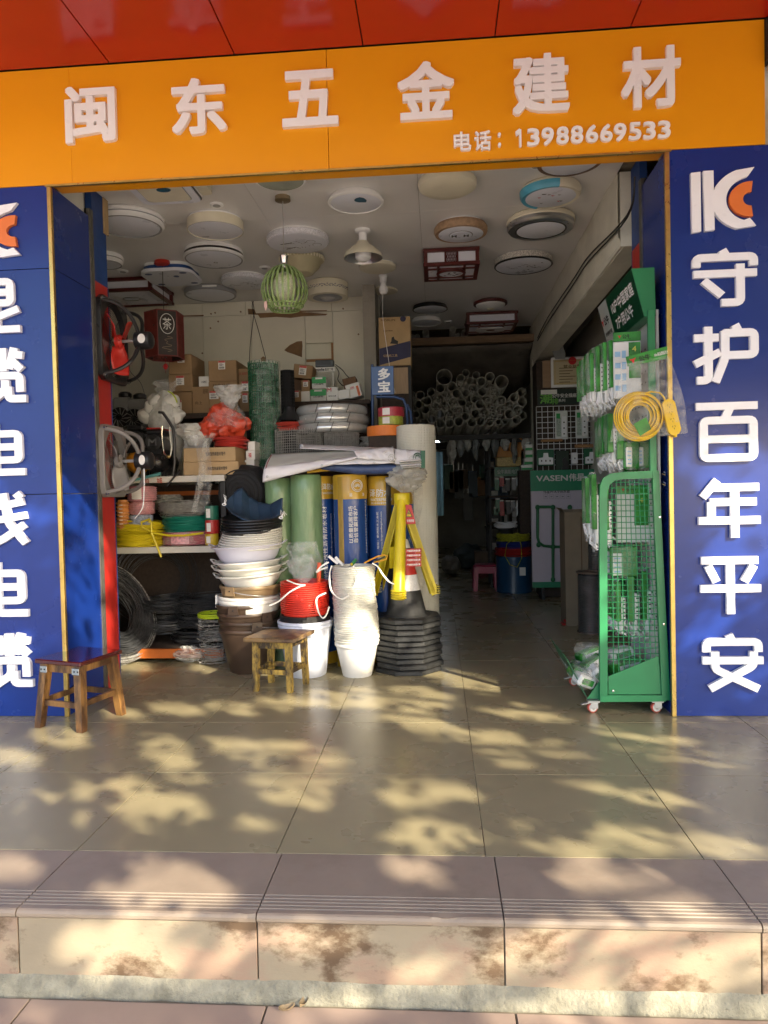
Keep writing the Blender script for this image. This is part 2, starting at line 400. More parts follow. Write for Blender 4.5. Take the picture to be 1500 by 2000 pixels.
wall('wall_front_left', -4.1, XL-.03, .12, .5, -.1, HC+.1, PLASTER)
wall('wall_front_right', XR+.12, 2.05, .12, .55, -.1, HC+.1, PLASTER)
wall('wall_upper_front', -4.1, 2.05, .12, .138, HO+.015, 4.3, PLASTER)
# back wall of painted boards with a torn hole
BOARD = mat('off-white painted board', (.76, .735, .62), .6, var=.04, vs=3, dirt=.16, dcol=(.55, .48, .34), ds=4, bump=.03)
TORN = mat('torn brown board', (.24, .145, .075), .9, var=.2, bump=.3)
bw = thing('partition_wall', 'off-white board partition with a torn square hole behind the cartons', 'wall', (-2.1, 3.68, 0))
YB = 3.68
hx0, hx1, hz0, hz1 = rect(597, 670, 651, 706, YB)
zt = PY(560, 612, YB).z
for a, b, z0, z1, n in [(-4.0, PY(330, 700, YB).x, 0, HC, 'board'), (PY(330, 700, YB).x, PY(398, 700, YB).x, 0, zt, 'board'), (PY(398, 700, YB).x, PY(492, 700, YB).x, 0, zt, 'board'),
                        (PY(330, 700, YB).x, PY(398, 700, YB).x, zt, HC, 'board'), (PY(398, 700, YB).x, PY(482, 700, YB).x, zt, HC, 'board'), (PY(482, 700, YB).x, PY(650, 700, YB).x, zt, HC, 'board'), (PY(650, 700, YB).x, -.62, zt, HC, 'board'),
                        (PY(492, 700, YB).x, hx0, 0, zt, 'board'), (hx0, hx1, 0, hz0, 'board'), (hx0, hx1, hz1, zt, 'board'), (hx1, -.62, 0, zt, 'board')]:
    dy = rnd.uniform(0, .004); MB().box(a+.002, b-.002, YB+dy, YB+.03, z0+.002, z1-.002, .001).build(n, BOARD, bw, smooth=False)
MB().box(hx0-.1, hx1+.1, YB+.09, YB+.1, hz0-.1, hz1+.1).build('inner_board', BOARD, bw, smooth=False)
MB().box(-.62-.012, -.619, YB+.032, YB+.2, 0, HC-.002).build('end_board', BOARD, bw, smooth=False)
WOODT = mat('raw wood batten', (.33, .17, .07), .7, var=.2, vs=4, stretch=(1, 1, 8))
MB().box(hx1-.028, hx1-.002, YB+.032, YB+.06, hz0-.3, hz1+.05).build('batten', WOODT, bw, smooth=False)
MB().box(hx0, hx1-.03, YB+.032, YB+.06, hz0-.02, hz0+.035).build('batten', WOODT, bw, smooth=False)
def torn(pts, nm='torn_patch'):
    poly = [(PY(x, y, YB).x, PY(x, y, YB).z) for x, y in pts]
    MB().prism(poly, (0, YB-.0005, 0), (1, 0, 0), (0, 0, 1), (0, -1, 0), .0015).build(nm, TORN, bw, smooth=False)
torn([(555, 684), (566, 674), (580, 667), (590, 666), (591, 676), (590, 688), (590, 698), (574, 692), (562, 688)])
torn([(484, 603), (497, 604), (500, 612), (540, 610), (582, 609), (640, 613), (636, 616), (590, 618), (568, 621), (540, 619), (508, 621), (504, 615), (485, 614)])
torn([(560, 607), (639, 606), (638, 608), (560, 610)])
torn([(332, 617), (398, 615), (397, 618), (333, 619)])
torn([(720, 637), (728, 660), (735, 684), (731, 682), (724, 664)]); torn([(724, 686), (733, 684), (732, 695), (725, 694)]); torn([(723, 705), (729, 703), (728, 716), (724, 714)])
torn([(509, 700), (514, 696), (519, 699), (520, 706), (510, 706)])
for x, y in [(412, 613), (420, 611), (470, 609), (670, 603), (712, 601), (411, 641), (700, 653), (426, 628), (395, 690)]: torn([(x-2, y), (x, y-2.2), (x+2.2, y), (x+.5, y+2)], 'screw_hole')
WIRE = mat('black wire', (.012, .012, .012), .5)
def wire(pts, lab, r=.0035, mt=None, name='loose_wire', k=6, group=None):
    P = [V(p) for p in pts]; out = []
    for i in range(len(P)-1):
        a, b, c, d = P[max(0, i-1)], P[i], P[i+1], P[min(len(P)-1, i+2)]
        for t in range(k):
            t /= k; out.append(.5*((2*b)+(c-a)*t+(2*a-5*b+4*c-d)*t*t+(3*b-a-3*c+d)*t**3))
    out.append(P[-1]); o = MB().tube(out, r, 6).build(name, mt or WIRE)
    return tag(o, lab, 'wire', group) if lab else o
wire([PY(x, y, YB-.012) for x, y in [(492, 588), (496, 608), (489, 670), (487, 712)]], 'thin black wire hanging straight down the partition beside the green mesh roll')
wire([PY(x, y, YB-.012) for x, y in [(495, 588), (493, 604), (506, 650), (519, 700)]], 'thin black wire slanting down the partition towards the torn patch')
# concrete beam along the right side of the ceiling
BEAMC = mat('limewashed concrete beam', (.62, .60, .51), .9, var=.1, vs=3, dirt=.25, dcol=(.34, .31, .23), ds=4, bump=.5, bs=25)
bz = 3.06
m = MB()
def bf(i, j):
    y = .79+4.7*i; z = bz+(HC-bz)*j; e = .012*noise.noise(V((y*2, z*3, 0)))+.006*noise.noise(V((y*9, z*9, 3)))
    return (1.295+e+(.03 if j == 0 else 0), y, z+(.012*noise.noise(V((y*5, 0, 7))) if j < .2 else 0))
m.grid(bf, 60, 9)
beam = thing('concrete_beam', 'rough limewashed concrete beam running along the ceiling edge above the racks', 'beam', (1.3, 2.8, bz))
m.build('beam_face', BEAMC, beam); MB().box(1.31, 1.5, .79, 5.49, bz+.004, HC-.002).build('beam_core', BEAMC, beam, smooth=False)
DKW = mat('dark old timber', (.045, .03, .022), .8, var=.3, vs=5, stretch=(6, 1, 6))
MB().box(1.42, 1.948, .79, 5.6, HC-.06, HC-.004).build('soffit_board', DKW, beam, smooth=False)
MB().box(1.505, 1.66, .79, 5.6, bz+.10, bz+.40).build('timber', DKW, beam, smooth=False)
MB().box(1.295, 1.6, 5.5, 5.7, 0, HC).build('column', BEAMC, beam, smooth=False)
for k, (dz, s) in enumerate([(0, 0), (.05, 3)]):
    pts = [PX(1240, 345, 1.26)+V((0, 0, 0)), PX(1225, 420+dz*100, 1.275), PX(1150, 500+dz*200, 1.28), PX(1120, 545+dz*200, 1.28), PX(1070, 620+dz*200, 1.28), PX(1050, 660+dz*100, 1.28)]
    wire(pts, ['upper of two black cables clipped along the concrete beam', 'lower of two black cables sagging along the concrete beam'][k], .006)
# ------------------------------------------------------------------ facade
ORANGE = mat('orange aluminium composite', (.80, .325, .006), .32, var=.03, vs=1.2, spec=.4, bump=.05, bs=2.2)
BLUE = mat('blue aluminium composite', (.007, .030, .205), .25, var=.06, vs=1.5, spec=.45, dirt=.22, dcol=(.02, .045, .2), ds=7, bump=.05, bs=2.2)
REDP = mat('red aluminium composite', (.46, .02, .008), .2, var=.06, vs=2, spec=.5, bump=.04, bs=2)
GOLD = mat('brass-coloured trim', (.62, .43, .13), .3, .85, var=.15, vs=12)
YF = 0.0
ZT = 4.08
SX1 = PY(1494, 170, 0).x
sg = thing('shop_sign', 'orange signboard with raised white characters above the shop entrance', 'sign', (-.5, 0, HO))
sm = PY(640, 230, 0).x
for a, b in [(-4.4, sm-1.2*1.35), (sm-1.2*1.35, sm-.0012), (sm+.0012, SX1)]:
    MB().box(a+.0008, b, YF, YF+.05, HO, ZT-.004, .001).build('sign_panel', ORANGE, sg, smooth=False)
MB().box(XL+.004, XR-.004, YF+.052, YF+.14, HO+.002, HO+.014).build('head_lining', ORANGE, sg, smooth=False)
MB().box(XL-.03, XR+.03, YF-.012, YF+.014, HO-.014, HO-.0015, .002).build('trim', GOLD, sg, smooth=False)
def sign_char(ch, x0, y0, x1, y1, bold=.022, d=.03):
    a, b, z0, z1 = rect(x0, y0, x1, y1, 0); c = V(((a+b)/2, YF, (z0+z1)/2))
    text(ch, c, b-a, z1-z0, d=d, bold=bold, mt=LETTER, parent=sg, name='character')
for ch, r in zip('闽东五金建材', [(131, 172, 229, 282), (338, 157, 444, 266), (552, 142, 661, 250), (777, 125, 887, 237), (1000, 110, 1111, 226), (1212, 96, 1327, 214)]): sign_char(ch, *r, bold=.026)
for ch, r in zip('电话：', [(886, 260, 920, 297), (926, 258, 959, 296), (972, 262, 978, 289)]): sign_char(ch, *r, bold=.02, d=.02)
xs = [1005, 1029, 1057, 1086, 1114, 1143, 1171, 1198, 1227, 1255, 1284]
for i, ch in enumerate('13988669533'):
    y = 255-i*1.65; x = xs[i]
    if ch == '1':
        a, b, z0, z1 = rect(x, y, x+17, y+34, 0); strokes([[(62, 2), (62, 100)], [(12, 26), (60, 8)]], V(((a+b)/2, YF, (z0+z1)/2)), b-a, 26, LETTER, sg, 'character', d=.02, szy=z1-z0); continue
    sign_char(ch, x, y, x+(14 if ch == '1' else 24), y+34, bold=.02, d=.02)
# canopy soffit
can = thing('canopy', 'glossy red panelled canopy soffit jutting out above the orange sign', 'canopy', (0, -1.5, ZT))
CD = -3.15
MB().box(-6.5, 6.5, CD+.03, .3, ZT+.022, ZT+.4).build('canopy_core', DARK, can, smooth=False)
k = -1.975-.79*6
while k < 6:
    MB().box(k+.0035, k+.7865, CD+.02, -.008, ZT+.001, ZT+.02, .002).build('soffit_panel', REDP, can, smooth=False); k += .79
MB().box(-6.5, 6.5, CD, CD+.02, ZT-.02, ZT+.45).build('fascia', REDP, can, smooth=False)
# blue pillars
K = {'守': [[(47, 0), (53, 11)], [(6, 30), (6, 13), (96, 13), (96, 30)], [(1, 42), (101, 42)], [(75, 26), (75, 94), (45, 94)], [(17, 53), (46, 81)]],
     '护': [[(0, 21), (40, 21)], [(23, 2), (23, 94), (4, 94)], [(1, 66), (42, 46)], [(66, 0), (72, 12)], [(48, 14), (97, 14), (97, 52), (50, 52)], [(50, 10), (50, 56), (34, 98)]],
     '百': [[(0, 4), (100, 4)], [(55, 8), (47, 26)], ['o', (12, 29), (93, 29), (93, 95), (12, 95)], [(12, 62), (93, 62)]],
     '年': [[(31, 0), (7, 30)], [(24, 13), (98, 13)], [(19, 38), (94, 38)], [(0, 70), (100, 70)], [(59, 13), (59, 100)], [(21, 38), (21, 70)]],
     '平': [[(2, 5), (96, 5)], [(13, 14), (27, 43)], [(89, 14), (73, 43)], [(0, 55), (100, 55)], [(50, 5), (50, 100)]],
     '安': [[(44, 0), (49, 11)], [(7, 31), (7, 13), (92, 13), (92, 31)], [(0, 46), (100, 46)], [(21, 30), (21, 62), (92, 97)], [(84, 30), (84, 55), (12, 97)]],
     '昆': [['o', (18, 4), (82, 4), (82, 44), (18, 44)], [(18, 24), (82, 24)], [(10, 52), (10, 95), (40, 88)], [(10, 70), (40, 70)], [(57, 50), (57, 94), (98, 94)], [(96, 56), (60, 70)]],
     '缆': [[(25, 2), (5, 35), (30, 35), (5, 66), (32, 60)], [(2, 92), (34, 82)], [(50, 4), (50, 40)], [(66, 0), (66, 42)], [(86, 0), (76, 38)], [(84, 12), (100, 14)], [(82, 24), (97, 40)], [(44, 84), (44, 50), (94, 50), (94, 80)], [(69, 58), (69, 76), (40, 98)], [(74, 70), (74, 92), (104, 92)]],
     '电': [['o', (10, 20), (90, 20), (90, 70), (10, 70)], [(10, 45), (90, 45)], [(50, 0), (50, 93), (100, 93)]],
     '线': [[(25, 2), (5, 35), (30, 35), (5, 66), (35, 58)], [(2, 92), (38, 80)], [(46, 26), (96, 16)], [(44, 52), (100, 42)], [(62, 0), (70, 56), (98, 96)], [(96, 60), (62, 86), (44, 96)], [(84, 0), (92, 10)]]}
OLOGO = mat('orange acrylic', (.75, .19, .04), .35, var=.03)
def pillar(x0, x1, side, label, chars):
    t = thing('blue_pillar', label, 'pillar', ((x0+x1)/2, .25, 0))
    rv = XL if side < 0 else XR
    for a, b in ([(0, 1.42), (1.423, 2.84), (2.843, HO-.004)] if side < 0 else [(0, HO-.004)]):
        MB().box(x0, x1, YF, YF+.03, a+.002, b).build('panel', BLUE, t, smooth=False)
        MB().box(*((rv-.03, rv) if side < 0 else (rv, rv+.03)), YF+.032, .5, a+.002, b).build('reveal_panel', BLUE, t, smooth=False)
    MB().box(x0+.03, x1-.03, YF+.031, .115, 0, HO-.01).build('core', DARK, t, smooth=False)
    e = rv+(-.004 if side < 0 else .004)
    MB().box(e-.013, e+.013, YF-.014, YF+.012, 0.001, HO-.018, .002).build('trim', GOLD, t, smooth=False)
    for ch, r in chars:
        a, b, z0, z1 = rect(*r, 0); strokes(K[ch], V(((a+b)/2, YF-.002, (z0+z1)/2)), (b-a)*.98, 13.5, LETTER, t, 'character', szy=(z1-z0)*.96, d=.024)
    return t
def logo(t, x0, y0, x1, y1):
    a, b, z0, z1 = rect(x0, y0, x1, y1, 0); W_, H_ = b-a, z1-z0
    def poly(pts, mt, nm, d): MB().prism([(a+p[0]*W_, z1-p[1]*H_) for p in pts], (0, YF-.002, 0), (1, 0, 0), (0, 0, 1), (0, -1, 0), d).build(nm, mt, t, smooth=False)
    poly([(0, .04), (.15, .03), (.15, .98), (.01, 1)], LETTER, 'logo_bar', .024); poly([(.19, .02), (.35, .02), (.36, .97), (.21, .98)], LETTER, 'logo_bar', .024)
    out = [(.98, 0)]+[(.92-.60*math.sin(u_)*1.0, .5-.50*math.cos(u_)) for u_ in [pi*(.12+.76*q/22) for q in range(23)]]+[(1.0, .93)]
    inn = [(.90, .80)]+[(.97-.43*math.sin(u_), .5-.36*math.cos(u_)) for u_ in [pi*(.88-.76*q/22) for q in range(23)]]+[(.88, .14)]
    poly(out+inn, LETTER, 'logo_arc', .0244)
    o2 = [(.92-.33*math.sin(u_), .5-.28*math.cos(u_)) for u_ in [pi*(-.03+1.06*q/20) for q in range(21)]]
    i2 = [(.93-.13*math.sin(u_), .5-.11*math.cos(u_)) for u_ in [pi*(1.0-1.0*q/12) for q in range(13)]]
    poly([(o2[0][0], o2[0][1])]+o2[1:]+i2, OLOGO, 'logo_centre', .024)
pr = pillar(XR+.02, 2.6, 1, 'blue entrance pillar with raised white characters beside the green display rack', list(zip('守护百年平安', [(1349, 488, 1475, 602), (1352, 634, 1475, 752), (1356, 787, 1478, 902), (1360, 935, 1483, 1052), (1364, 1086, 1484, 1200), (1368, 1236, 1489, 1349)])))
logo(pr, 1347, 333, 1473, 455)
pl = pillar(-4.2, XL-.02, -1, 'blue entrance pillar with raised white characters behind the polished stool', list(zip('昆缆电线电缆', [(-68, 547, 46, 654), (-66, 680, 51, 792), (-64, 826, 53, 932), (-62, 962, 57, 1068), (-60, 1096, 59, 1206), (-56, 1234, 64, 1343)])))
logo(pl, -84, 402, 42, 510)
# shaded gap, put in as a dark box, and neighbour's edge at the far right of the sign
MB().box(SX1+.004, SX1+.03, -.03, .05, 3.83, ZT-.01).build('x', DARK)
ob = col.objects[-1]; ob.name = 'sign_end_bracket'; tag(ob, 'dark narrow strip put in for the shaded gap at the right end of the orange sign', 'bracket')
wst = MB().box(SX1+.032, SX1+.5, -.06, .05, 3.80, ZT-.01, .003).build('neighbour_sign', WHITE); tag(wst, 'white edge of the neighbouring shop sign beside the orange board', 'sign')
# shutter tracks and jambs
TRK = mat('worn steel track', (.16, .15, .13), .5, .6, var=.3, vs=12)
REDJ = mat('red painted timber', (.40, .022, .016), .4, var=.12, vs=4, bump=.1, bs=20)
BLUJ = mat('flaking blue paint', (.012, .05, .20), .5, var=.2, dirt=.2, dcol=(.25, .24, .22), ds=12)
for side, rv in ((-1, XL), (1, XR)):
    s = -side
    t = thing('shutter_track', 'worn steel shutter track up the edge of the '+('blue reveal beside the red fans' if side < 0 else 'dark blue reveal behind the green rack'), 'track', (rv, .53, 0))
    for y in (.502, .533): MB().box(*sorted((rv-s*.03, rv+s*.008)), y, y+.022, .002, HO+.05).build('rail', TRK, t, smooth=False)
    MB().box(*sorted((rv-s*.03, rv-s*.015)), .502, .555, .002, HO+.05).build('web', TRK, t, smooth=False)
    j = thing('door_jamb', 'red painted door jamb with flaking blue '+('top behind the wall fans' if side < 0 else 'top behind the rack header sign'), 'jamb', (rv, .65, 0))
    zb = 2.93 if side < 0 else 3.02
    MB().box(*sorted((rv-s*.05, rv-s*.002)), .557, .77, .002, zb).build('lower_post', REDJ, j, smooth=False)
    MB().box(*sorted((rv-s*.05, rv-s*.001)), .557, .772, zb+.001, HC-.004).build('upper_post', BLUJ, j, smooth=False)
    MB().box(*sorted((rv-s*.05, rv-s*.001)), .7725, .785, .002, zb).build('edge_strip', BLUJ, j, smooth=False)
a = PX(200, 385, XL+.004); b = PX(211, 462, XL+.004)
MB().box(XL+.0005, XL+.012, a.y, b.y, b.z, a.z, .002).build('tape_strip', CARD2, [o for o in col.objects if o.name.startswith('door_jamb')][0], smooth=False)
# ------------------------------------------------------------------ ceiling lamps for sale
MILK = mat('milky lamp cover', (.74, .77, .86), .3, var=.03, vs=3)
LWHITE = mat('white lamp body', (.84, .85, .86), .35, var=.03)
CREAM = mat('cream lamp body', (.70, .66, .52), .4, var=.04)
LGREY = mat('grey lamp rim', (.30, .31, .33), .35, var=.05)
LBLACK = mat('black lamp rim', (.012, .012, .014), .3)
NAVY = mat('navy blue plastic', (.015, .06, .22), .35)
SKYB = mat('light blue plastic', (.09, .38, .55), .35)
TEAL = mat('dark teal print', (.01, .09, .16), .4)
LWOOD = mat('woven wood veneer', (.34, .22, .13), .6, var=.25, vs=40, bump=.3, bs=120)
REDW = mat('dark red lacquered wood', (.085, .012, .010), .35, var=.2)
SILV = mat('brushed silver', (.55, .55, .56), .3, .9, var=.1)
CRYS = mat('crystal rim', (.72, .73, .80), .12, var=.25, vs=90, bump=.8, bs=120)
CARVE = mat('carved band', (.5, .48, .44), .5, var=.6, vs=110, bump=.6, bs=100)
PENG = mat('grey print', (.25, .25, .27), .5)
GL = 'ceiling lamps on show'
def lamp_base(x, y, wpx, th, label, name='ceiling_lamp'):
    c = PZ(x, y, HC-th); D = wpx*((c-CAM).dot(_f))/F_PX
    return thing(name, label, 'ceiling lamp', (c.x, c.y, HC-th), GL), V((c.x, c.y, HC)), D/2
def lt(prof, c, R, mt, t, nm, n=40): return MB().lathe([(max(r*R, 1e-6), -z) for r, z in prof], c, n).build(nm, mt, t, ang=30)
def disc(c, R, z, mt, t, nm, n=40, dz=.004): return lt([(1e-6, z+dz), (.97, z+dz), (1, z+dz*.4), (1, z)], c, R, mt, t, nm, n)
def round_lamp(x, y, w, th, label, kind):
    th = th if kind in ('bell', 'floral', 'flat', 'disc') else th*.78
    t, c, R = lamp_base(x, y, w, th, label)
    if kind == 'flat':           # thin white body with rounded rim
        lt([(.9, .001), (.96, th*.4), (1, th*.75), (1, th), (.92, th+.006), (.90, th)], c, R, LWHITE, t, 'body'); disc(c, R*.9, th-.002, MILK, t, 'cover')
    elif kind == 'stepped':
        lt([(.93, .001), (1, th*.25), (1, th*.45), (.95, th*.5), (.95, th*.6), (.97, th*.65), (.97, th*.8), (.88, th)], c, R, LWHITE, t, 'body')
        lt([(.953, th*.48), (.962, th*.53), (.953, th*.6)], c, R, LGREY, t, 'groove'); lt([(.87, th), (.9, th+.004), (.86, th+.007), (.84, th)], c, R, LGREY, t, 'ring'); disc(c, R*.84, th-.001, MILK, t, 'cover')
    elif kind == 'drum':
        lt([(.95, .001), (.99, .02)], c, R, LWHITE, t, 'base'); lt([(1, .018), (1, th), (.975, th), (.975, th*.86)], c, R, CREAM, t, 'drum'); disc(c, R*.97, th*.88, MILK, t, 'cover')
        lt([(1.001, th*.97), (.985, th+.002), (.972, th*.97)], c, R, LGREY, t, 'edge')
    elif kind == 'crystal':
        lt([(.94, .001), (.97, th*.3)], c, R, LWHITE, t, 'base'); lt([(.97, th*.25), (1, th*.35), (1, th*.85), (.95, th)], c, R, CRYS, t, 'crystal_rim'); disc(c, R*.95, th-.002, MILK, t, 'cover')
    elif kind == 'blackband':
        lt([(.95, .001), (.98, th*.4), (.97, th*.45)], c, R, LWHITE, t, 'base'); lt([(.965, th*.42), (.968, th*.7)], c, R, LBLACK, t, 'band')
        lt([(.97, th*.68), (1, th*.74), (1, th*.92), (.93, th)], c, R, LWHITE, t, 'rim'); lt([(.93, th), (.95, th+.004), (.91, th+.004), (.90, th)], c, R, LGREY, t, 'ring'); disc(c, R*.9, th-.001, MILK, t, 'cover')
    elif kind == 'greyrim':
        lt([(.95, .001), (1, th*.2), (1, th), (.95, th+.005), (.92, th)], c, R, LGREY, t, 'rim'); disc(c, R*.92, th-.002, MILK, t, 'cover')
        MB().box(c.x-.0*R, c.x+R*.55, c.y-R*1.0, c.y-R*.97, HC-th*.75, HC-th*.45).build('clip', LWHITE, t)
    elif kind == 'thinblack':
        lt([(.9, .001), (.97, th*.6), (1, th*.8), (1, th), (.95, th+.003), (.93, th)], c, R, LBLACK, t, 'rim'); disc(c, R*.93, th-.001, MILK, t, 'cover')
    elif kind == 'plaincream':
        lt([(.93, .001), (.97, th*.2), (1, th*.3), (1, th*.5), (.97, th*.72), (.85, th*.88), (.5, th*.98), (1e-6, th)], c, R, CREAM, t, 'body'); lt([(.95, .002), (.96, th*.22)], c, R, LWHITE, t, 'base')
    elif kind == 'disc':
        lt([(.85, .001), (.9, th*.5), (1, th*.6), (1, th*.9), (.9, th), (1e-6, th*1.05)], c, R, CREAM, t, 'body')
    elif kind == 'blackinner':
        lt([(.9, .001), (.99, th*.2), (1, th*.45), (.98, th*.55)], c, R, CREAM, t, 'base'); lt([(.97, th*.5), (.98, th*.8), (.93, th*.95), (.75, th)], c, R, SILV, t, 'ring')
        lt([(.76, th*.98), (.72, th+.004), (.70, th)], c, R, LBLACK, t, 'inner_ring'); disc(c, R*.70, th-.002, MILK, t, 'cover')
    elif kind == 'carved':
        lt([(.9, .001), (.96, .015)], c, R, LWHITE, t, 'base'); lt([(.97, .012), (1, th*.2), (1, th*.9)], c, R, CARVE, t, 'carved_band'); lt([(1.003, th*.85), (1.01, th*.95), (.97, th+.004), (.95, th)], c, R, LBLACK, t, 'rim'); disc(c, R*.95, th-.002, MILK, t, 'cover')
    elif kind == 'wood':
        lt([(.85, .001), (.9, .02)], c, R, LWHITE, t, 'base'); lt([(.93, .016), (1, th*.45), (1, th*.8), (.96, th), (.82, th)], c, R, LWOOD, t, 'veneer_rim'); disc(c, R*.84, th, MILK, t, 'cover')
        disc(c, R*.45, th+.004, PENG, t, 'motif_ring'); disc(c, R*.42, th+.008, MILK, t, 'motif')
        for q in (-.25, .2): MB().prism([(q*R+.1*R*math.cos(a_), .08*R*math.sin(a_*3)+.1*R*math.sin(a_)) for a_ in [2*pi*z/18 for z in range(18)]], c+V((0, 0, -th-.0125)), (1, 0, 0), (0, 1, 0), (0, 0, -1), .001).build('motif_print', INK, t)
    elif kind == 'filigree':
        lt([(.85, .001), (.95, .02)], c, R, LWHITE, t, 'base'); lt([(.93, .015), (1, th*.5), (1, th), (.86, th+.006)], c, R, mat('carved brown rim', (.19, .12, .075), .6, var=.7, vs=70, bump=1, bs=90), t, 'carved_rim'); disc(c, R*.87, th, MILK, t, 'cover')
    elif kind == 'bluecream':
        lt([(.9, .001), (.98, .02)], c, R, CREAM, t, 'base'); lt([(.97, .015), (1, th*.4), (.99, th*.8), (.93, th+.004), (.82, th)], c, R, CREAM, t, 'rim'); disc(c, R*.84, th-.003, MILK, t, 'cover')
        m = MB(); n = 26
        for a0, a1 in ((pi*.62, pi*1.22), (pi*1.22, pi*1.55)):
            m.grid(lambda i, j, a0=a0, a1=a1: c+V((math.cos(a0+(a1-a0)*i)*R*[1.004, .996, .935, .815][int(round(j*3))], math.sin(a0+(a1-a0)*i)*R*[1.004, .996, .935, .815][int(round(j*3))], -[th*.38, th*.82, th+.0055, th+.001][int(round(j*3))])), n, 4)
        m.build('blue_segment', SKYB, t)
    elif kind == 'redrim':
        lt([(.8, .001), (1, .02), (1, .045), (.9, .05)], c, R, REDW, t, 'rim'); lt([(.86, .045), (.84, th*.7), (.6, th*.95), (.3, th*1.05), (1e-6, th*1.06)], c, R, LWHITE, t, 'bowl'); lt([(.2, th*1.02), (.22, th*1.15), (1e-6, th*1.16)], c, R, CREAM, t, 'finial')
    elif kind == 'bell':
        lt([(.55, .001), (1, .03), (1, .06), (.93, .07), (.8, th*.6), (.5, th*.9), (1e-6, th)], c, R, mat('beige glass bowl', (.46, .42, .27), .35, var=.1), t, 'bowl', 48)
        m = MB()
        for q in range(40): a_ = 2*pi*q/40; m.ball(c+V((math.cos(a_)*R*.99, math.sin(a_)*R*.99, -.045)), .012, .012, .02, 6, 4)
        struct(m.build('beaded_edge', CREAM, t), 'stuff')
    elif kind == 'floral':
        lt([(.9, .001), (1, .012), (1, th), (.9, th+.004), (.72, th)], c, R, CREAM, t, 'drum'); lt([(.73, th), (.6, th-.01), (.4, th+.008), (.38, th-.01)], c, R, LGREY, t, 'ring'); disc(c, R*.4, th-.006, SILV, t, 'lens')
        m = MB()
        for q in range(22):
            a_ = pi*1.1+pi*.85*q/21; z = HC-th*.5+.012*math.sin(q*1.9); p = c+V((math.cos(a_)*R*1.002, math.sin(a_)*R*1.002, 0)); p.z = z; m.ball(p, .009, .009, .006, 6, 4)
        struct(m.build('vine_print', PENG, t), 'stuff')
        m = MB(); m.tube([c+V((math.cos(a_)*R*1.003, math.sin(a_)*R*1.003, -th*.5+.012*math.sin(a_*14))) for a_ in [pi*1.08+pi*.9*q/60 for q in range(61)]], .003, 5); m.build('vine_stem', PENG, t)
    elif kind == 'glass':
        lt([(.9, .001), (1, .03), (1, th*.6), (.96, th*.7)], c, R, CREAM, t, 'body'); lt([(.97, th*.68), (.93, th*.85), (.84, th*.9)], c, R, LWHITE, t, 'rim'); lt([(.955, th*.74), (.945, th*.8)], c, R, LBLACK, t, 'line'); disc(c, R*.85, th*.9, mat('pale green glass', (.33, .37, .31), .12), t, 'glass')
    return t, c, R
def motif(t, c, R, th, kind):
    z = -th-.0065
    def P(pts, mt, nm='motif_print', dz=0): MB().prism([(c.x+a_*R, c.y+b_*R) for a_, b_ in pts], (0, 0, HC+z-dz), (1, 0, 0), (0, 1, 0), (0, 0, -1), .0008).build(nm, mt, t, smooth=False)
    if kind == 'leaf': P([(0, -.25), (.12, -.15), (.38, -.12), (.42, -.3), (.34, -.5), (.2, -.58), (.05, -.5), (-.02, -.38)], TEAL)
    if kind == 'diamond': P([(-.1, .25), (0, .33), (.06, .24), (-.03, .15)], PENG); P([(-.06, .25), (0, .29), (.03, .245), (-.02, .2)], MILK, dz=.001)
    if kind == 'tree':
        r2 = random.Random(len(t.name)+int(R*1e4))
        P([(-.45, .35), (-.1, .22), (-.1, .25), (-.45, .4)], INK); P([(-.55, -.1), (-.15, -.18), (-.15, -.14), (-.55, -.05)], INK)
        for q in range(16):
            a_, b_ = r2.uniform(-.25, .35), r2.choice((.22, -.2))+r2.uniform(-.12, .12); P([(a_, b_), (a_+.05, b_+.03), (a_+.02, b_+.07)], PENG, dz=.0002*q)
        for a_, b_ in ((.45, -.2), (.6, .1)): P([(a_+.15*math.cos(q*pi/8), b_+.15*math.sin(q*pi/8)) for q in range(16)], LGREY); P([(a_+.13*math.cos(q*pi/8), b_+.13*math.sin(q*pi/8)) for q in range(16)], MILK, dz=.0015)
    if kind == 'branch':
        r2 = random.Random(9)
        for q in range(12): a_ = -.6+q*.1; b_ = -.1+.2*math.sin(q*.8); P([(a_, b_), (a_+.12, b_+.05), (a_+.12, b_+.075), (a_, b_+.02)], PENG, dz=.0002*q)
        for q in range(5): a_, b_ = r2.uniform(.1, .6), r2.uniform(-.5, .4); P([(a_, b_), (a_+.08, b_+.02), (a_+.04, b_+.06)], INK)
    if kind == 'cartoon':
        r2 = random.Random(4)
        for q in range(9): a_, b_ = r2.uniform(-.5, .4), r2.uniform(-.5, .4); P([(a_, b_), (a_+.12, b_+.02), (a_+.05, b_+.07)], [INK, PENG, INKR][q % 3])
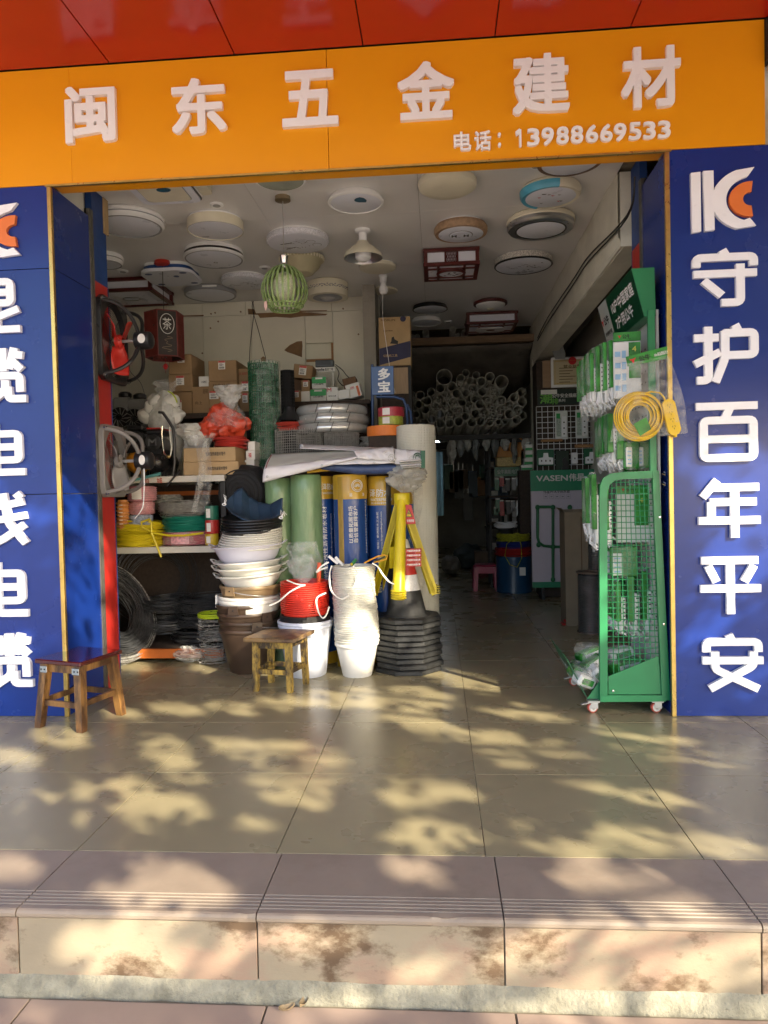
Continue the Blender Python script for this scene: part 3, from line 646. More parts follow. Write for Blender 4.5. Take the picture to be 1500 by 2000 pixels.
for (x, y, w, th, kind, mo, lab) in [
    (252, 443, 138, .10, 'stepped', None, 'large round white lamp with stepped rim beside the door jamb tape'),
    (421, 452, 108, .12, 'drum', None, 'round cream drum lamp with tall plain side and grey lower edge'),
    (582, 476, 122, .085, 'crystal', 'tree', 'round crystal-rimmed lamp with bare trees on its cover behind the pendant rod'),
    (418, 507, 117, .10, 'blackband', 'diamond', 'round white lamp with a black band round its side'),
    (478, 554, 92, .08, 'crystal', 'branch', 'round lamp with sparkling rim partly hidden by the green globe pendant'),
    (411, 577, 100, .07, 'greyrim', None, 'round lamp with a grey metal rim near the partition wall'),
    (205, 516, 70, .10, 'stepped', None, 'small stepped white lamp half hidden by the red jamb'),
    (547, 355, 108, .10, 'glass', None, 'round cream lamp with pale glass bowl in front of the pendant rod'),
    (695, 397, 109, .045, 'flat', 'leaf', 'flat round white lamp with a dark blue leaf on its cover'),
    (874, 374, 115, .12, 'plaincream', None, 'plain cream domed lamp with red wires at its back'),
    (1075, 386, 118, .10, 'bluecream', 'cartoon', 'round cream lamp with a light blue rim section'),
    (1113, 318, 126, .10, 'filigree', None, 'round lamp with brown carved rim cut off by the sign head'),
    (900, 458, 104, .11, 'wood', None, 'round lamp with woven brown veneer rim and a small round motif'),
    (1056, 450, 132, .13, 'blackinner', None, 'thick round lamp with silver ring and black inner ring beside the beam'),
    (1022, 520, 112, .10, 'carved', 'branch', 'round lamp with carved patterned side band and thin black rim'),
    (738, 528, 72, .07, 'plaincream', None, 'small cream lamp between the bell reflector and the bare bulb'),
    (750, 570, 53, .025, 'disc', None, 'thin cream ceiling disc behind the bare bulb'),
    (590, 540, 86, .2, 'bell', None, 'deep beige bowl lamp with beaded edge behind the green globe'),
    (640, 582, 80, .16, 'floral', None, 'tall round lamp with a vine printed on its side and a central lens'),
    (840, 605, 69, .06, 'thinblack', None, 'round lamp with thin black rim at the rear above the pipe loft'),
    (832, 631, 60, .05, 'flat', None, 'plain flat round lamp at the rear beside the tall carton'),
    (958, 602, 66, .11, 'redrim', None, 'bowl lamp with dark red rim at the rear above the lattice lamp')]:
    t, c, R = round_lamp(x, y, w, th, lab, kind)
    if mo: motif(t, c, R, th if kind == 'flat' else th*.78, mo)
# lobed lamp with navy side
t, c, R = lamp_base(336, 545, 110, .10, 'lobed white lamp with navy blue side and four corner eyelets')
def lobes(s, n=56): return [(c.x+s*R*math.cos(a_)*(1+.09*math.cos(4*(a_-pi/4))), c.y+s*R*math.sin(a_)*(1+.09*math.cos(4*(a_-pi/4)))) for a_ in [2*pi*q/n for q in range(n)]]
MB().prism(lobes(.9), (0, 0, HC-.0005), (1, 0, 0), (0, 1, 0), (0, 0, -1), .03).build('base', LWHITE, t); MB().prism(lobes(.92), (0, 0, HC-.031), (1, 0, 0), (0, 1, 0), (0, 0, -1), .035).build('side_band', NAVY, t)
MB().prism(lobes(1), (0, 0, HC-.067), (1, 0, 0), (0, 1, 0), (0, 0, -1), .03).build('cover', MILK, t)
for a_ in (pi/4, 3*pi/4, 5*pi/4, 7*pi/4): MB().prism([(c.x+.86*R*math.cos(a_)+.13*R*math.cos(q*pi/8), c.y+.86*R*math.sin(a_)+.09*R*math.sin(q*pi/8)) for q in range(16)], (0, 0, HC-.0975), (1, 0, 0), (0, 1, 0), (0, 0, -1), .001).build('eyelet', NAVY, t)
MB().prism([(c.x+.25*R+.1*R*math.cos(q*pi/8), c.y-.25*R+.1*R*math.sin(q*pi/8)) for q in range(16)], (0, 0, HC-.0975), (1, 0, 0), (0, 1, 0), (0, 0, -1), .001).build('motif_print', NAVY, t)
# square white lamp with black line
t, c, R = lamp_base(318, 376, 126, .10, 'square white lamp with rounded corners and black edge line cut off by the sign head')
def rsq(s, r=.25): return [(c.x+R*s*(sx*(1-r)+r*math.cos(a_)), c.y+R*s*(sy*(1-r)+r*math.sin(a_))) for (sx, sy, a0) in ((1, 1, 0), (-1, 1, pi/2), (-1, -1, pi), (1, -1, 3*pi/2)) for a_ in [a0+q*pi/10 for q in range(6)]]
for s_, z0, z1, mt, nm in ((.95, .0005, .05, CREAM, 'body'), (1, .0505, .075, LWHITE, 'rim'), (.985, .0755, .084, LBLACK, 'edge_line'), (.95, .0845, .095, MILK, 'cover'), (.72, .0955, .099, LGREY, 'inner_line'), (.70, .0993, .101, CREAM, 'inner_plate')):
    MB().prism(rsq(s_), (0, 0, HC-z0), (1, 0, 0), (0, 1, 0), (0, 0, -1), z1-z0).build(nm, mt, t)
MB().prism([(c.x+.1*R+.22*R*math.cos(q*pi/10), c.y-.2*R+.16*R*math.sin(q*pi/10)) for q in range(20)], (0, 0, HC-.1015), (1, 0, 0), (0, 1, 0), (0, 0, -1), .002).build('oval', TEAL, t)
MB().prism([(p[0]+R*1.02, p[1]+.1) for p in rsq(.34, .5)], (0, 0, HC-.001), (1, 0, 0), (0, 1, 0), (0, 0, -1), .06).build('driver_box', CREAM, t)
# square timber-framed lamps
def lattice_lamp(x, y, w, th, lab, kind):
    t, c, R = lamp_base(x, y, w, th, lab); zb = HC-th
    MB().box(c.x-R*.92, c.x+R*.92, c.y-R*.92, c.y+R*.92, zb+.012, HC-.001).build('side_panel', MILK, t, smooth=False)
    for z in (HC-.022, zb+.012):
        for sx, sy in ((1, 0), (-1, 0), (0, 1), (0, -1)):
            cc = V((c.x+sx*R*.97, c.y+sy*R*.97, z)); MB().obox(cc, (R*1.06 if sy else .02, 0, 0), (0, R*1.02 if sx else .02, 0), (0, 0, .0155+.0006*abs(sx)), .003).build('frame_rail', REDW, t, smooth=False)
    for sx in (-1, 1):
        for sy in (-1, 1): MB().box(c.x+sx*R*.97-.016, c.x+sx*R*.97+.016, c.y+sy*R*.97-.016, c.y+sy*R*.97+.016, zb+.026, HC-.036).build('post', REDW, t, smooth=False)
    if kind == 'plain':
        MB().lathe([(1e-6, -.022), (.5*R, -.02), (.9*R, 0)], (c.x, c.y, zb+.01), 4).xf(Matrix.Translation(c) @ Matrix.Rotation(pi/4, 4, 'Z') @ Matrix.Scale(1.2, 4, (1, 1, 0)) @ Matrix.Translation(-c)).build('cover', MILK, t, smooth=False)
        MB().tube([(c.x+.3*R*math.cos(q*pi/12), c.y-.2*R+.2*R*math.sin(q*pi/12), zb-.016) for q in range(24)], .004, 5, closed=True).build('motif_ring', LGREY, t)
    else:
        MB().box(c.x-R*.9, c.x+R*.9, c.y-R*.9, c.y+R*.9, zb+.006, zb+.0115).build('cover', MILK, t, smooth=False)
        for sx in (-.5, .5): MB().box(c.x+sx*R-.012, c.x+sx*R+.012, c.y-R*.9, c.y+R*.9, zb-.008, zb+.0055).build('slat', REDW, t, smooth=False)
        for sy in (-.55, .55): MB().box(c.x-R*.9, c.x+R*.9, c.y+sy*R-.011, c.y+sy*R+.011, zb-.0075, zb+.0052).build('slat', REDW, t, smooth=False)
        if kind == 'round':
            MB().tube([(c.x+.52*R*math.cos(q*pi/16), c.y+.44*R*math.sin(q*pi/16), zb-.006) for q in range(32)], .014, 6, closed=True).build('ring', REDW, t)
            MB().prism([(c.x+.46*R*math.cos(q*pi/16), c.y+.4*R*math.sin(q*pi/16)) for q in range(32)], (0, 0, zb-.008), (1, 0, 0), (0, 1, 0), (0, 0, -1), .002).build('motif_disc', MILK, t)
            m = MB(); r2 = random.Random(3)
            for q in range(14): a_, b_ = c.x+r2.uniform(-.3, .3)*R, c.y+r2.uniform(-.22, .22)*R; m.prism([(a_, b_), (a_+.025, b_+.006), (a_+.012, b_+.022)], (0, 0, zb-.0105-.0001*q), (1, 0, 0), (0, 1, 0), (0, 0, -1), .0008)
            struct(m.build('motif_print', INK, t), 'stuff')
            a0 = c.x-.2*R; yf = c.y-R*.985-.006
            m = MB()
            for q in range(7):
                for s_ in (-1, 1): x0 = c.x-.17*R+.34*R*q/6; m.bar((x0-s_*.012, yf, HC-.04), (x0+s_*.012, yf-.0015*s_, zb+.03), .004, .004)
            m.build('lattice', REDW, t, smooth=False)
            for sx in (-.22, .22): MB().box(c.x+sx*R-.01, c.x+sx*R+.01, c.y-R*.97, c.y-R*.925, zb+.028, HC-.038).build('post', REDW, t, smooth=False)
        else:
            pts = [(c.x+R*a_, c.y+R*b_) for a_, b_ in ((-.6, -.2), (-.5, -.35), (.5, -.35), (.6, -.2), (.6, .2), (.5, .35), (-.5, .35), (-.6, .2))]
            MB().prism(pts, (0, 0, zb-.006), (1, 0, 0), (0, 1, 0), (0, 0, -1), .012).build('motif_plate', LWHITE, t); MB().prism([(c.x+.18*R*math.cos(q*pi/8), c.y+.12*R*math.sin(q*pi/8)) for q in range(16)], (0, 0, zb-.0185), (1, 0, 0), (0, 1, 0), (0, 0, -1), .002).build('motif_print', REDW, t)
lattice_lamp(262, 584, 112, .14, 'square red-framed lamp with plain milky sides above the black wall fan', 'plain')
lattice_lamp(881, 533, 100, .16, 'square dark red lattice lamp with a round motif on its face', 'round')
lattice_lamp(958, 642, 92, .15, 'square dark red timber lamp at the rear with an octagonal plate', 'oct')
# recessed spots
for x, y, lab in [(423, 399, 'small white recessed spotlight in front of the cream drum lamp'), (517, 522, 'small white recessed spotlight beside the bowl lamp with beaded edge'), (1047, 322, 'small recessed spotlight beside the brown carved lamp'), (875, 628, 'small white recessed spotlight at the rear between two lamps'), (240, 529, 'small white recessed spotlight next to the half hidden stepped lamp')]:
    c = PZ(x, y, HC); t = thing('spotlight', lab, 'spotlight', (c.x, c.y, HC-.02), 'recessed spotlights'); c.z = HC
    lt([(1, .0005), (1, .006), (.8, .014), (.55, .012)], c, .052, LWHITE, t, 'ring', 24); disc(c, .03, .010, LGREY, t, 'lens', 16)
# bell reflector lamp
c = PZ(708, 449, HC); t = thing('bell_lamp', 'white bell lamp with silver reflector hanging under the ceiling', 'ceiling lamp', (c.x, c.y, HC-.27), GL)
R = 77*((c-CAM).dot(_f))/F_PX/2
lt([(.4, .0005), (.4, .02), (.2, .03), (.2, .09), (.3, .10)], c, R, LWHITE, t, 'stem', 20); lt([(.28, .098), (.36, .12), (.62, .15), (.93, .2), (1, .235), (.985, .236)], c, R, CREAM, t, 'shade'); lt([(.3, .14), (.58, .16), (.91, .205), (.98, .234)], c, R, SILV, t, 'reflector'); lt([(.25, .14), (.42, .19), (.4, .235), (.2, .26), (1e-6, .265)], c, R, LWHITE, t, 'bulb', 20)
# bare bulb
c = PZ(749, 541, HC); c.z = HC; c += V((0, -.05, 0)); t = thing('bare_bulb', 'white bulb in a white holder hanging below the ceiling with a pull cord', 'bulb', (c.x, c.y, HC-.22), GL)
lt([(.045, .0005), (.045, .01), (.035, .02), (.035, .07), (.03, .075)], c, 1, LWHITE, t, 'holder', 16); lt([(.028, .075), (.03, .1), (.045, .13), (.047, .16), (.03, .185), (1e-6, .195)], c, 1, LWHITE, t, 'bulb', 16)
wire([c+V((0, -.02, -.07)), c+V((-.01, -.05, -.4)), c+V((.02, -.06, -.7)), c+V((.06, -.08, -1.0)), c+V((.1, -.1, -1.2))], 'long white pull cord hanging from the bare bulb past the tall carton', .0025, LWHITE, 'pull_cord')
# green cage pendant
c = PZ(552, 384, HC); c.z = HC
pc = thing('pendant_lamp', 'green slatted globe pendant lamp hanging on a thin rod', 'pendant lamp', (c.x, c.y, PY(556, 607, c.y).z), GL)
GRN = mat('pale green plastic slats', (.22, .31, .11), .4, var=.2, vs=8)
MB().lathe([(.055, -.0005), (.058, -.03), (.05, -.034), (1e-6, -.035)], c, 20).build('ceiling_rose', mat('aged brass', (.3, .24, .15), .4, .7), pc)
gc = PY(556, 565, c.y); s_ = mpp(c.y); R = 46*s_
MB().cyl(c+V((0, 0, -.034)), V((gc.x, gc.y, gc.z+R*1.42)), .004, n=6).build('rod', SILV, pc)
MB().lathe([(.012, R*1.45), (.035, R*1.4), (.03, R*1.35), (.02, R*1.1), (.03, R*.98)], gc, 16).build('cap', CHROME, pc)
for q in range(26):
    a_ = 2*pi*q/26; m = MB(); d_ = V((math.cos(a_), math.sin(a_), 0)); s2 = V((-d_.y, d_.x, 0)); pts = [(.2, .99), (.5, .88), (.8, .6), (.97, .2), (1, -.1), (.93, -.45), (.75, -.72), (.6, -.88)]
    vs = []
    for r_, z in pts:
        p = gc+d_*R*r_+V((0, 0, R*z)); n_ = (d_*r_+V((0, 0, z))).normalized(); vs += [p-s2*.0075, p+s2*.0075, p+s2*.0075-n_*.004, p-s2*.0075-n_*.004]
    m.add(vs, [(i*4+a, i*4+(a+1) % 4, i*4+4+(a+1) % 4, i*4+4+a) for i in range(len(pts)-1) for a in range(4)]); m.build('slat', GRN, pc)
for z, r_ in ((.97, .22), (-.86, .62), (-.7, .77)): MB().tube([gc+V((math.cos(q*pi/16)*R*r_, math.sin(q*pi/16)*R*r_, z*R)) for q in range(32)], .006, 6, closed=True).build('hoop', GRN, pc)
MB().ball(gc+V((0, 0, .02)), R*.5, R*.5, R*.62, 20, 12).build('inner_shade', mat('speckled inner shade', (.6, .62, .45), .4, var=.5, vs=120), pc)
MB().prism([(0, 0), (.012, .03), (.008, .07), (-.01, .065), (-.014, .03)], gc+V((-R*.72, -R*.5, -R*1.0)), (1, 0, 0), (0, 0, 1), (0, -1, 0), .002).build('price_tag', mat('pink tag', (.6, .38, .34), .6), pc)
# red hexagonal lantern
c = PZ(317, 510, HC); c.z = HC; zt_ = PY(322, 613, c.y).z; zb_ = PY(322, 700, c.y).z; s_ = mpp(c.y)
ln = thing('red_lantern', 'red fabric hexagonal lantern with black printed panels and a knotted tassel', 'lantern', (c.x, c.y, zb_-.14), GL)
REDF = mat('thin red fabric', (.17, .022, .015), .7, var=.15, vs=10, alpha=.86)
REDFR = mat('red frame', (.16, .014, .012), .4)
MB().lathe([(.07, -.0005), (.075, -.03), (.05, -.045), (1e-6, -.046)], c, 18).build('ceiling_rose', mat('red plastic', (.4, .03, .02), .4), ln); MB().cyl(c+V((0, 0, -.045)), (c.x, c.y, zt_-.02), .003, n=6).build('cord', WIRE, ln)
Rr = 37*s_; hexp = [(c.x+Rr*math.cos(a_), c.y+Rr*math.sin(a_)) for a_ in [math.radians(-90+60*q) for q in range(6)]]
PANB = mat('black printed lantern panel', (.02, .012, .01), .6, var=.4, vs=25)
for q in range(6):
    a_, b_ = V((*hexp[q], 0)), V((*hexp[(q+1) % 6], 0)); nn = V((b_.y-a_.y, a_.x-b_.x, 0)).normalized(); dk = q % 2 == 0; L = (b_-a_).length
    MB().obox((a_+b_)/2+V((0, 0, (zt_+zb_)/2)), (b_-a_)*.49, nn*.002, (0, 0, (zt_-zb_)/2), 0).build('panel', PANB if dk else REDF, ln, smooth=False)
    MB().cyl(a_+V((0, 0, zb_-.004)), a_+V((0, 0, zt_+.004)), .006, n=6).build('frame_bar', REDFR, ln)
    if dk:
        cc = (a_+b_)/2; U_ = (b_-a_).normalized(); W_ = V((0, 0, 1)); hh = zt_-zb_
        MB().tube([cc+nn*.004+U_*L*.36*math.cos(z*pi/12)+W_*((zt_-hh*.3)+hh*.22*math.sin(z*pi/12)) for z in range(24)], .003, 5, closed=True).build('oval_print', PAPER, ln)
        text('茶', cc+nn*.0035+W_*(zt_-hh*.3), L*.45, hh*.26, U=U_, d=.001, mt=PAPER, parent=ln)
        MB().tube([cc+nn*.004+U_*L*.3*math.sin(z*.9)*math.cos(z*.2)+W_*(zt_-hh*(.58+.016*z)) for z in range(22)], .0022, 5).build('scroll_print', mat('dim gold print', (.3, .22, .14), .6), ln)
for z in (zt_, zb_): MB().tube([(x, y, z) for x, y in hexp], .006, 6, closed=True).build('hoop', REDFR, ln)
zz = zb_; TAS = mat('red cord', (.45, .02, .02), .8)
MB().cyl((c.x, c.y, zz), (c.x, c.y, zz-.14), .002, n=5).build('tassel_cord', TAS, ln); MB().ball((c.x, c.y, zz-.075), .022, .012, .03, 8, 6).build('knot', TAS, ln); MB().tube([(c.x+.03*math.sin(q*pi/6)*(1 if q < 12 else -1), c.y, zz-.075+.012*math.cos(q*pi/6)) for q in range(24)], .002, 4).build('knot_loop', TAS, ln)
# ------------------------------------------------------------------ left side: wall fans
def wall_fan(qx0, y00, y01, qx1, y10, y11, X, lab, mt, mblade, motor_px, arm_r):
    a, b = PX(qx0, y00, X), PX(qx0, y01, X); c, d = PX(qx1, y10, X), PX(qx1, y11, X)
    y0, y1 = a.y, c.y; z1, z0 = (a.z+c.z)/2, (b.z+d.z)/2
    t = thing('wall_fan', lab, 'fan', (X, (y0+y1)/2, z0), 'wall fans on the jamb'); cy_, cz_ = (y0+y1)/2, (z0+z1)/2; hy, hz = (y1-y0)/2, (z1-z0)/2
    # square dished plate with a round opening
    m = MB(); n = 40; vs = []
    for q in range(n):
        a_ = 2*pi*q/n; cs, sn = math.cos(a_), math.sin(a_); k = 1/max(abs(cs), abs(sn)); k = min(k, 1.28)
        for r_, x in ((k, .0), (k, .035), (k*.97, .04), (.90, .038), (.86, .0), (.84, .0)): vs.append(V((X+x, cy_+cs*hy*r_, cz_+sn*hz*r_)))
    fs = [(q*6+i, ((q+1) % n)*6+i, ((q+1) % n)*6+i+1, q*6+i+1) for q in range(n) for i in range(5)]
    m.add(vs, fs).build('frame_plate', mt, t, ang=30)
    mo = PX(*motor_px, X+.19); ax = X+.10
    hub = V((ax, cy_, cz_))
    for q in range(3):
        a_ = 2*pi*q/3+.5; m = MB()
        def bl(i, j):
            r_ = .12+.72*i; w_ = .30+.75*math.sin(pi*min(1, i*.75+.22)); th_ = a_+(j-.5)*w_*1.25
            return V((X+.06+.075*(j-.5)+.02*i, cy_+hy*r_*math.cos(th_)*.98, cz_+hz*r_*math.sin(th_)*.98))
        m.grid(bl, 9, 7); bo = m.build('blade', mblade, t)
        bo.modifiers.new('s', 'SOLIDIFY').thickness = .003
    for q in range(14):
        r_ = .1+.055*q; MB().tube([V((X+.004, cy_+hy*r_*math.cos(z*pi/20), cz_+hz*r_*math.sin(z*pi/20))) for z in range(40)], .0016, 4, closed=True).build('guard_ring', mt, t)
    for q in range(8):
        a_ = q*pi/4; MB().cyl((X+.004, cy_, cz_), (X+.006, cy_+hy*.86*math.cos(a_), cz_+hz*.86*math.sin(a_)), .002, n=5).build('guard_rod', mt, t)
    me = X+.34; r_m = .062
    mo_ = MB().lathe([(r_m*.6, 0), (r_m, .008), (r_m*1.04, .03), (r_m*1.04, .10), (r_m, .115), (r_m*.7, .13), (1e-6, .132)], (X+.19, cy_, cz_), 28, ax=(1, 0, 0)); mo_ = mo_.build('motor', BLACK, t)
    MB().cyl((X+.03, cy_, cz_), (X+.195, cy_, cz_), .012, n=10).build('shaft', STEEL, t); MB().lathe([(.05, 0), (.05, .03), (.03, .05)], (X+.05, cy_, cz_), 20, ax=(1, 0, 0)).build('hub', mblade, t)
    for sy in (-1, 1):
        for sz in (-1, 1):
            p0 = V((X+.04, cy_+sy*hy*.86, cz_+sz*hz*.86)); p3 = V((X+.225, cy_+sy*.03, cz_+sz*r_m*.9))
            p1 = p0+V((.13, -sy*hy*.10, -sz*hz*.05)); p2 = p1+V((.05, -sy*hy*.3, -sz*hz*.25))
            pts = []
            for u_ in range(13):
                u_ /= 12; pts.append(p0*(1-u_)**3+p1*3*u_*(1-u_)**2+p2*3*u_*u_*(1-u_)+p3*u_**3)
            MB().tube(pts, arm_r, 8).build('arm', mt, t); MB().lathe([(.012, 0), (.012, .012), (.006, .014), (.006, .024)], p0-V((.004, 0, 0))+V((0, sy*.004, sz*.012)), 6, ax=(1, 0, 0)).build('bolt', CHROME, t)
    MB().prism([(.028*math.cos(q*pi/10)*(1 if mt is BLK else .8), (.034 if mt is BLK else .036)*math.sin(q*pi/10)) for q in range(20)], (X+.262, cy_-r_m*1.03, cz_+.002), (1, 0, 0), (0, 0, 1), (0, -1, 0), .003).build('rating_label', PAPER, mo_)
    return t, V((X+.25, cy_, cz_))
BLK = mat('black enamel', (.015, .015, .016), .3, var=.2)
GRYP = mat('grey enamel', (.20, .19, .18), .4, var=.08)
REDB = mat('red fan blade', (.50, .03, .02), .35, var=.06)
f1, mp1 = wall_fan(184, 560, 735, 239, 612, 757, XL+.003, 'black square wall fan with red blades mounted on the red jamb', BLK, REDB, (262, 662), .014)
f2, mp2 = wall_fan(190, 825, 970, 236, 838, 972, XL+.003, 'grey square wall fan with grey blades mounted low on the red jamb', GRYP, GRYP, (250, 902), .015)
wire([mp1+V((-.06, 0, -.06)), mp1+V((-.12, .02, -.2)), mp1+V((-.05, .05, -.3)), mp1+V((-.02, .06, -.42))], 'thin dark lead dangling below the black wall fan', .002, WIRE, 'fan_lead')
wire([mp2+V((.02, -.05, -.06)), mp2+V((.02, -.06, -.2)), mp2+V((.0, -.05, -.34)), mp2+V((-.08, .0, -.42))], 'white lead hanging from the grey wall fan', .0035, LWHITE, 'fan_lead')
# ------------------------------------------------------------------ left shelf unit
YS = 1.45
def zpx(x, y, Y): return PY(x, y, Y).z
zs1 = zpx(330, 1068, YS); zs2 = zpx(330, 930, YS); xs1 = PY(440, 1000, YS).x
SHW = mat('white shelf board', (.55, .53, .47), .5, var=.08, dirt=.2, dcol=(.3, .27, .2))
ORB = mat('orange painted steel beam', (.50, .13, .02), .5, var=.15, dirt=.15)
sh = thing('shelf_unit', 'white-edged steel shelf unit with an orange base rail holding coils and compressors', 'shelf', (-2.4, 1.8, 0))
for z in (zs1, zs2):
    MB().box(-3.5, xs1, YS, YS+.02, z-.052, z, .002).build('shelf_edge', SHW, sh, smooth=False); MB().box(-3.5, xs1, YS+.0205, YS+.75, z-.03, z-.001).build('shelf_board', SHW, sh, smooth=False)
MB().box(-3.5, xs1-.05, YS+.03, YS+.75, .09, .115).build('base_board', DKW, sh, smooth=False)
MB().box(-3.5, xs1-.05, YS+.0, YS+.028, .04, .118, .003).build('base_rail', ORB, sh, smooth=False)
MB().box(-3.5, xs1, YS+.72, YS+.75, zs2-.16, zs2-.12).build('back_rail', ORB, sh, smooth=False)
MB().box(-3.5, xs1, YS+.78, YS+.79, .002, zs2-.06).build('back_panel', DKW, sh, smooth=False)
for x in (-3.48, xs1-.045):
    for y in (YS+.035, YS+.7): MB().box(x, x+.04, y, y+.04, .002, zs2-.032).build('upright', DARK, sh, smooth=False)
for ch, x in (('尚', 280), ('城', 306)): a, b, z0, z1 = rect(x, 933, x+11, 944, YS); text(ch, ((a+b)/2, YS, (z0+z1)/2), b-a, z1-z0, d=.001, bold=.02, mt=mat('faded red ink', (.42, .10, .06), .6), parent=sh)
# coils -------------------------------------------------------------
def coil(mb, c, R, r, turns, h, wd, seed=0, ax=(0, 0, 1), seg=44, n=5, jit=.25):
    """bundle of wire rings: mean radius R, wire r, bundle height h and radial width wd"""
    q = random.Random(seed); u, v = ortho(ax); ax = V(ax).normalized(); c = V(c)
    for k in range(turns):
        rr = R+q.uniform(-.5, .5)*wd; zz = q.uniform(-.5, .5)*h; ph = q.uniform(0, 6.28); t1 = q.uniform(-1, 1)*h*jit; e = q.uniform(-.5, .5)*wd*jit
        mb.tube([c+u*math.cos(a_)*(rr+e*math.cos(2*a_+ph))+v*math.sin(a_)*(rr+e*math.cos(2*a_+ph))+ax*(zz+t1*math.sin(a_+ph)) for a_ in [2*pi*z/seg for z in range(seg)]], r, n, closed=True)
    return mb
def coil_thing(name, c, R, r, turns, h, wd, mt, lab, cat='coil', group=None, seed=0, ax=(0, 0, 1), wrap=None, seg=44):
    m = coil(MB(), c, R, r, turns, h, wd, seed, ax, seg); o = struct(m.build('winding', mt, t_ := thing(name, lab, cat, V(c)-V((0, 0, h/2)), group)), 'stuff')
    return t_
def wrapped_coil(name, px, Y, mt, lab, group=None, lbl=None, depth=None, band=None):
    """shrink-wrapped coil: rounded torus-like bundle"""
    a, b, z0, z1 = rect(*px, Y); R = (b-a)/2; h = z1-z0; c = V(((a+b)/2, Y+R, z0)); t = thing(name, lab, 'cable coil', c, group)
    m = MB(); m.lathe([(R*.45, .002), (R*.85, .002), (R*.96, h*.12), (R, h*.3), (R, h*.7), (R*.96, h*.88), (R*.85, h-.001), (R*.45, h-.001), (R*.43, h*.5), (R*.45, .002)], c, 36, wob=.03, seed=R*90).build('bundle', mt, t)
    m = MB()
    for q in range(7): z = c.z+h*(.12+.76*q/6); m.tube([V((c.x+R*1.0*math.cos(a_), c.y+R*1.0*math.sin(a_), z)) for a_ in [2*pi*k/40 for k in range(40)]], h*.05, 5, closed=True)
    struct(m.build('winding', mt, t), 'stuff')
    MB().lathe([(R*1.035, h*.05), (R*1.045, h*.5), (R*1.035, h*.95)], c, 36, wob=.03, seed=3).build('wrap', FILM, t)
    if lbl:
        m = MB(); m.grid(lambda i, j: c+V((R*1.055*math.cos(-pi/2-.35+.7*i), R*1.055*math.sin(-pi/2-.35+.7*i), h*(.15+.7*j))), 8, 2); m.build('label', lbl, t)
    return t
PKW = mat('pink wire insulation', (.55, .22, .25), .4, var=.2, vs=14); BLW = mat('blue and white wrap', (.3, .36, .50), .4, var=.6, vs=30); ORW = mat('orange wire', (.6, .25, .06), .4, var=.2); YLW = mat('yellow cable', (.62, .50, .015), .38, var=.08)
GRW = mat('green cable', (.01, .17, .12), .4, var=.15); GYW = mat('galvanised wire', (.38, .38, .36), .35, .35, var=.3, vs=30); LBR = mat('red printed label', (.5, .06, .05), .5, var=.3, vs=60)
GCO = 'cable coils on the middle shelf'
wrapped_coil('cable_coil', (243, 1006, 288, 1028), YS+.02, BLW, 'blue and white wrapped coil under two pink coils', GCO)
wrapped_coil('cable_coil', (244, 980, 291, 1006), YS+.02, PKW, 'lower of two pink wrapped wire coils by the grey fan', GCO)
wrapped_coil('cable_coil', (240, 949, 293, 980), YS+.02, PKW, 'topmost pink wrapped wire coil below the grey fan', GCO, lbl=PAPER)
wrapped_coil('cable_coil', (226, 976, 246, 1034), YS+.01, ORW, 'orange wrapped coil with a yellow label behind the red jamb', GCO, lbl=PAPER)
a, b, z0, z1 = rect(303, 1038, 400, 1068, YS+.03)
wrapped_coil('cable_coil', (303, 1038, 400, 1067), YS+.03, mat('red wire insulation', (.42, .07, .10), .35, var=.25, vs=14), 'crimson wrapped wire coil resting on the shelf under the green coil', GCO, lbl=mat('pink print', (.6, .3, .34), .4, var=.4, vs=50))
c = V(((a+b)/2, YS+.03+(b-a)/2, z1+.062)); coil_thing('cable_coil', c, (b-a)*.44, .0065, 34, .12, .05, GRW, 'loose dark green cable coil stacked on a crimson coil', 'cable coil', GCO, 5)
c2 = V((c.x-.02, c.y, z1+.19)); coil_thing('wire_coil', c2, (b-a)*.46, .0022, 70, .095, .07, GYW, 'galvanised wire coil on top of the green cable coil', 'wire coil', GCO, 6)
a, b, z0, z1 = rect(212, 1022, 306, 1070, YS+.02); c = V(((a+b)/2-.02, YS+.03+(b-a)/2, zs1+.1)); yc_ = coil_thing('cable_coil', c, (b-a)*.48, .0095, 40, .19, .07, YLW, 'thick yellow cable coil with a loose end over the shelf edge', 'cable coil', GCO, 8)
MB().tube([PY(x, y, YS-.02) for x, y in [(397, 1041), (360, 1046), (330, 1046), (300, 1041), (278, 1030), (276, 1020), (292, 1014), (296, 1022), (296, 1040), (306, 1065), (315, 1088)]], .0095, 8).build('loose_end', YLW, yc_)
for (px, mt, lab) in [((397, 1043, 423, 1067), mat('yellow tape roll', (.6, .42, .03), .4), 'yellow tape packet at the shelf end'), ((397, 1016, 424, 1043), mat('red tape roll', (.48, .03, .025), .4), 'red tape packet between a green and a yellow packet'), ((396, 988, 423, 1016), mat('green tape packet', (.02, .16, .10), .4), 'green tape packet on a red packet at the shelf end')]:
    a, b, z0, z1 = rect(*px, YS+.04); z0 = max(z0, zs1+.001); t = thing('tape_packet', lab, 'tape', ((a+b)/2, YS+.1, z0), 'tape packets on the shelf')
    R = (b-a)/2; MB().lathe([(R*.5, .001), (R*.95, .001), (R, (z1-z0)*.1), (R, (z1-z0)*.9), (R*.95, z1-z0-.001), (R*.5, z1-z0-.001)], ((a+b)/2, YS+.04+R, z0), 24).build('roll', mt, t)
    MB().prism([(-.02, .02), (.015, .02), (.015, (z1-z0)*.8), (-.02, (z1-z0)*.8)], ((a+b)/2-.01, YS+.04-.001, z0), (1, 0, 0), (0, 0, 1), (0, -1, 0), .001).build('label', PAPER, t)
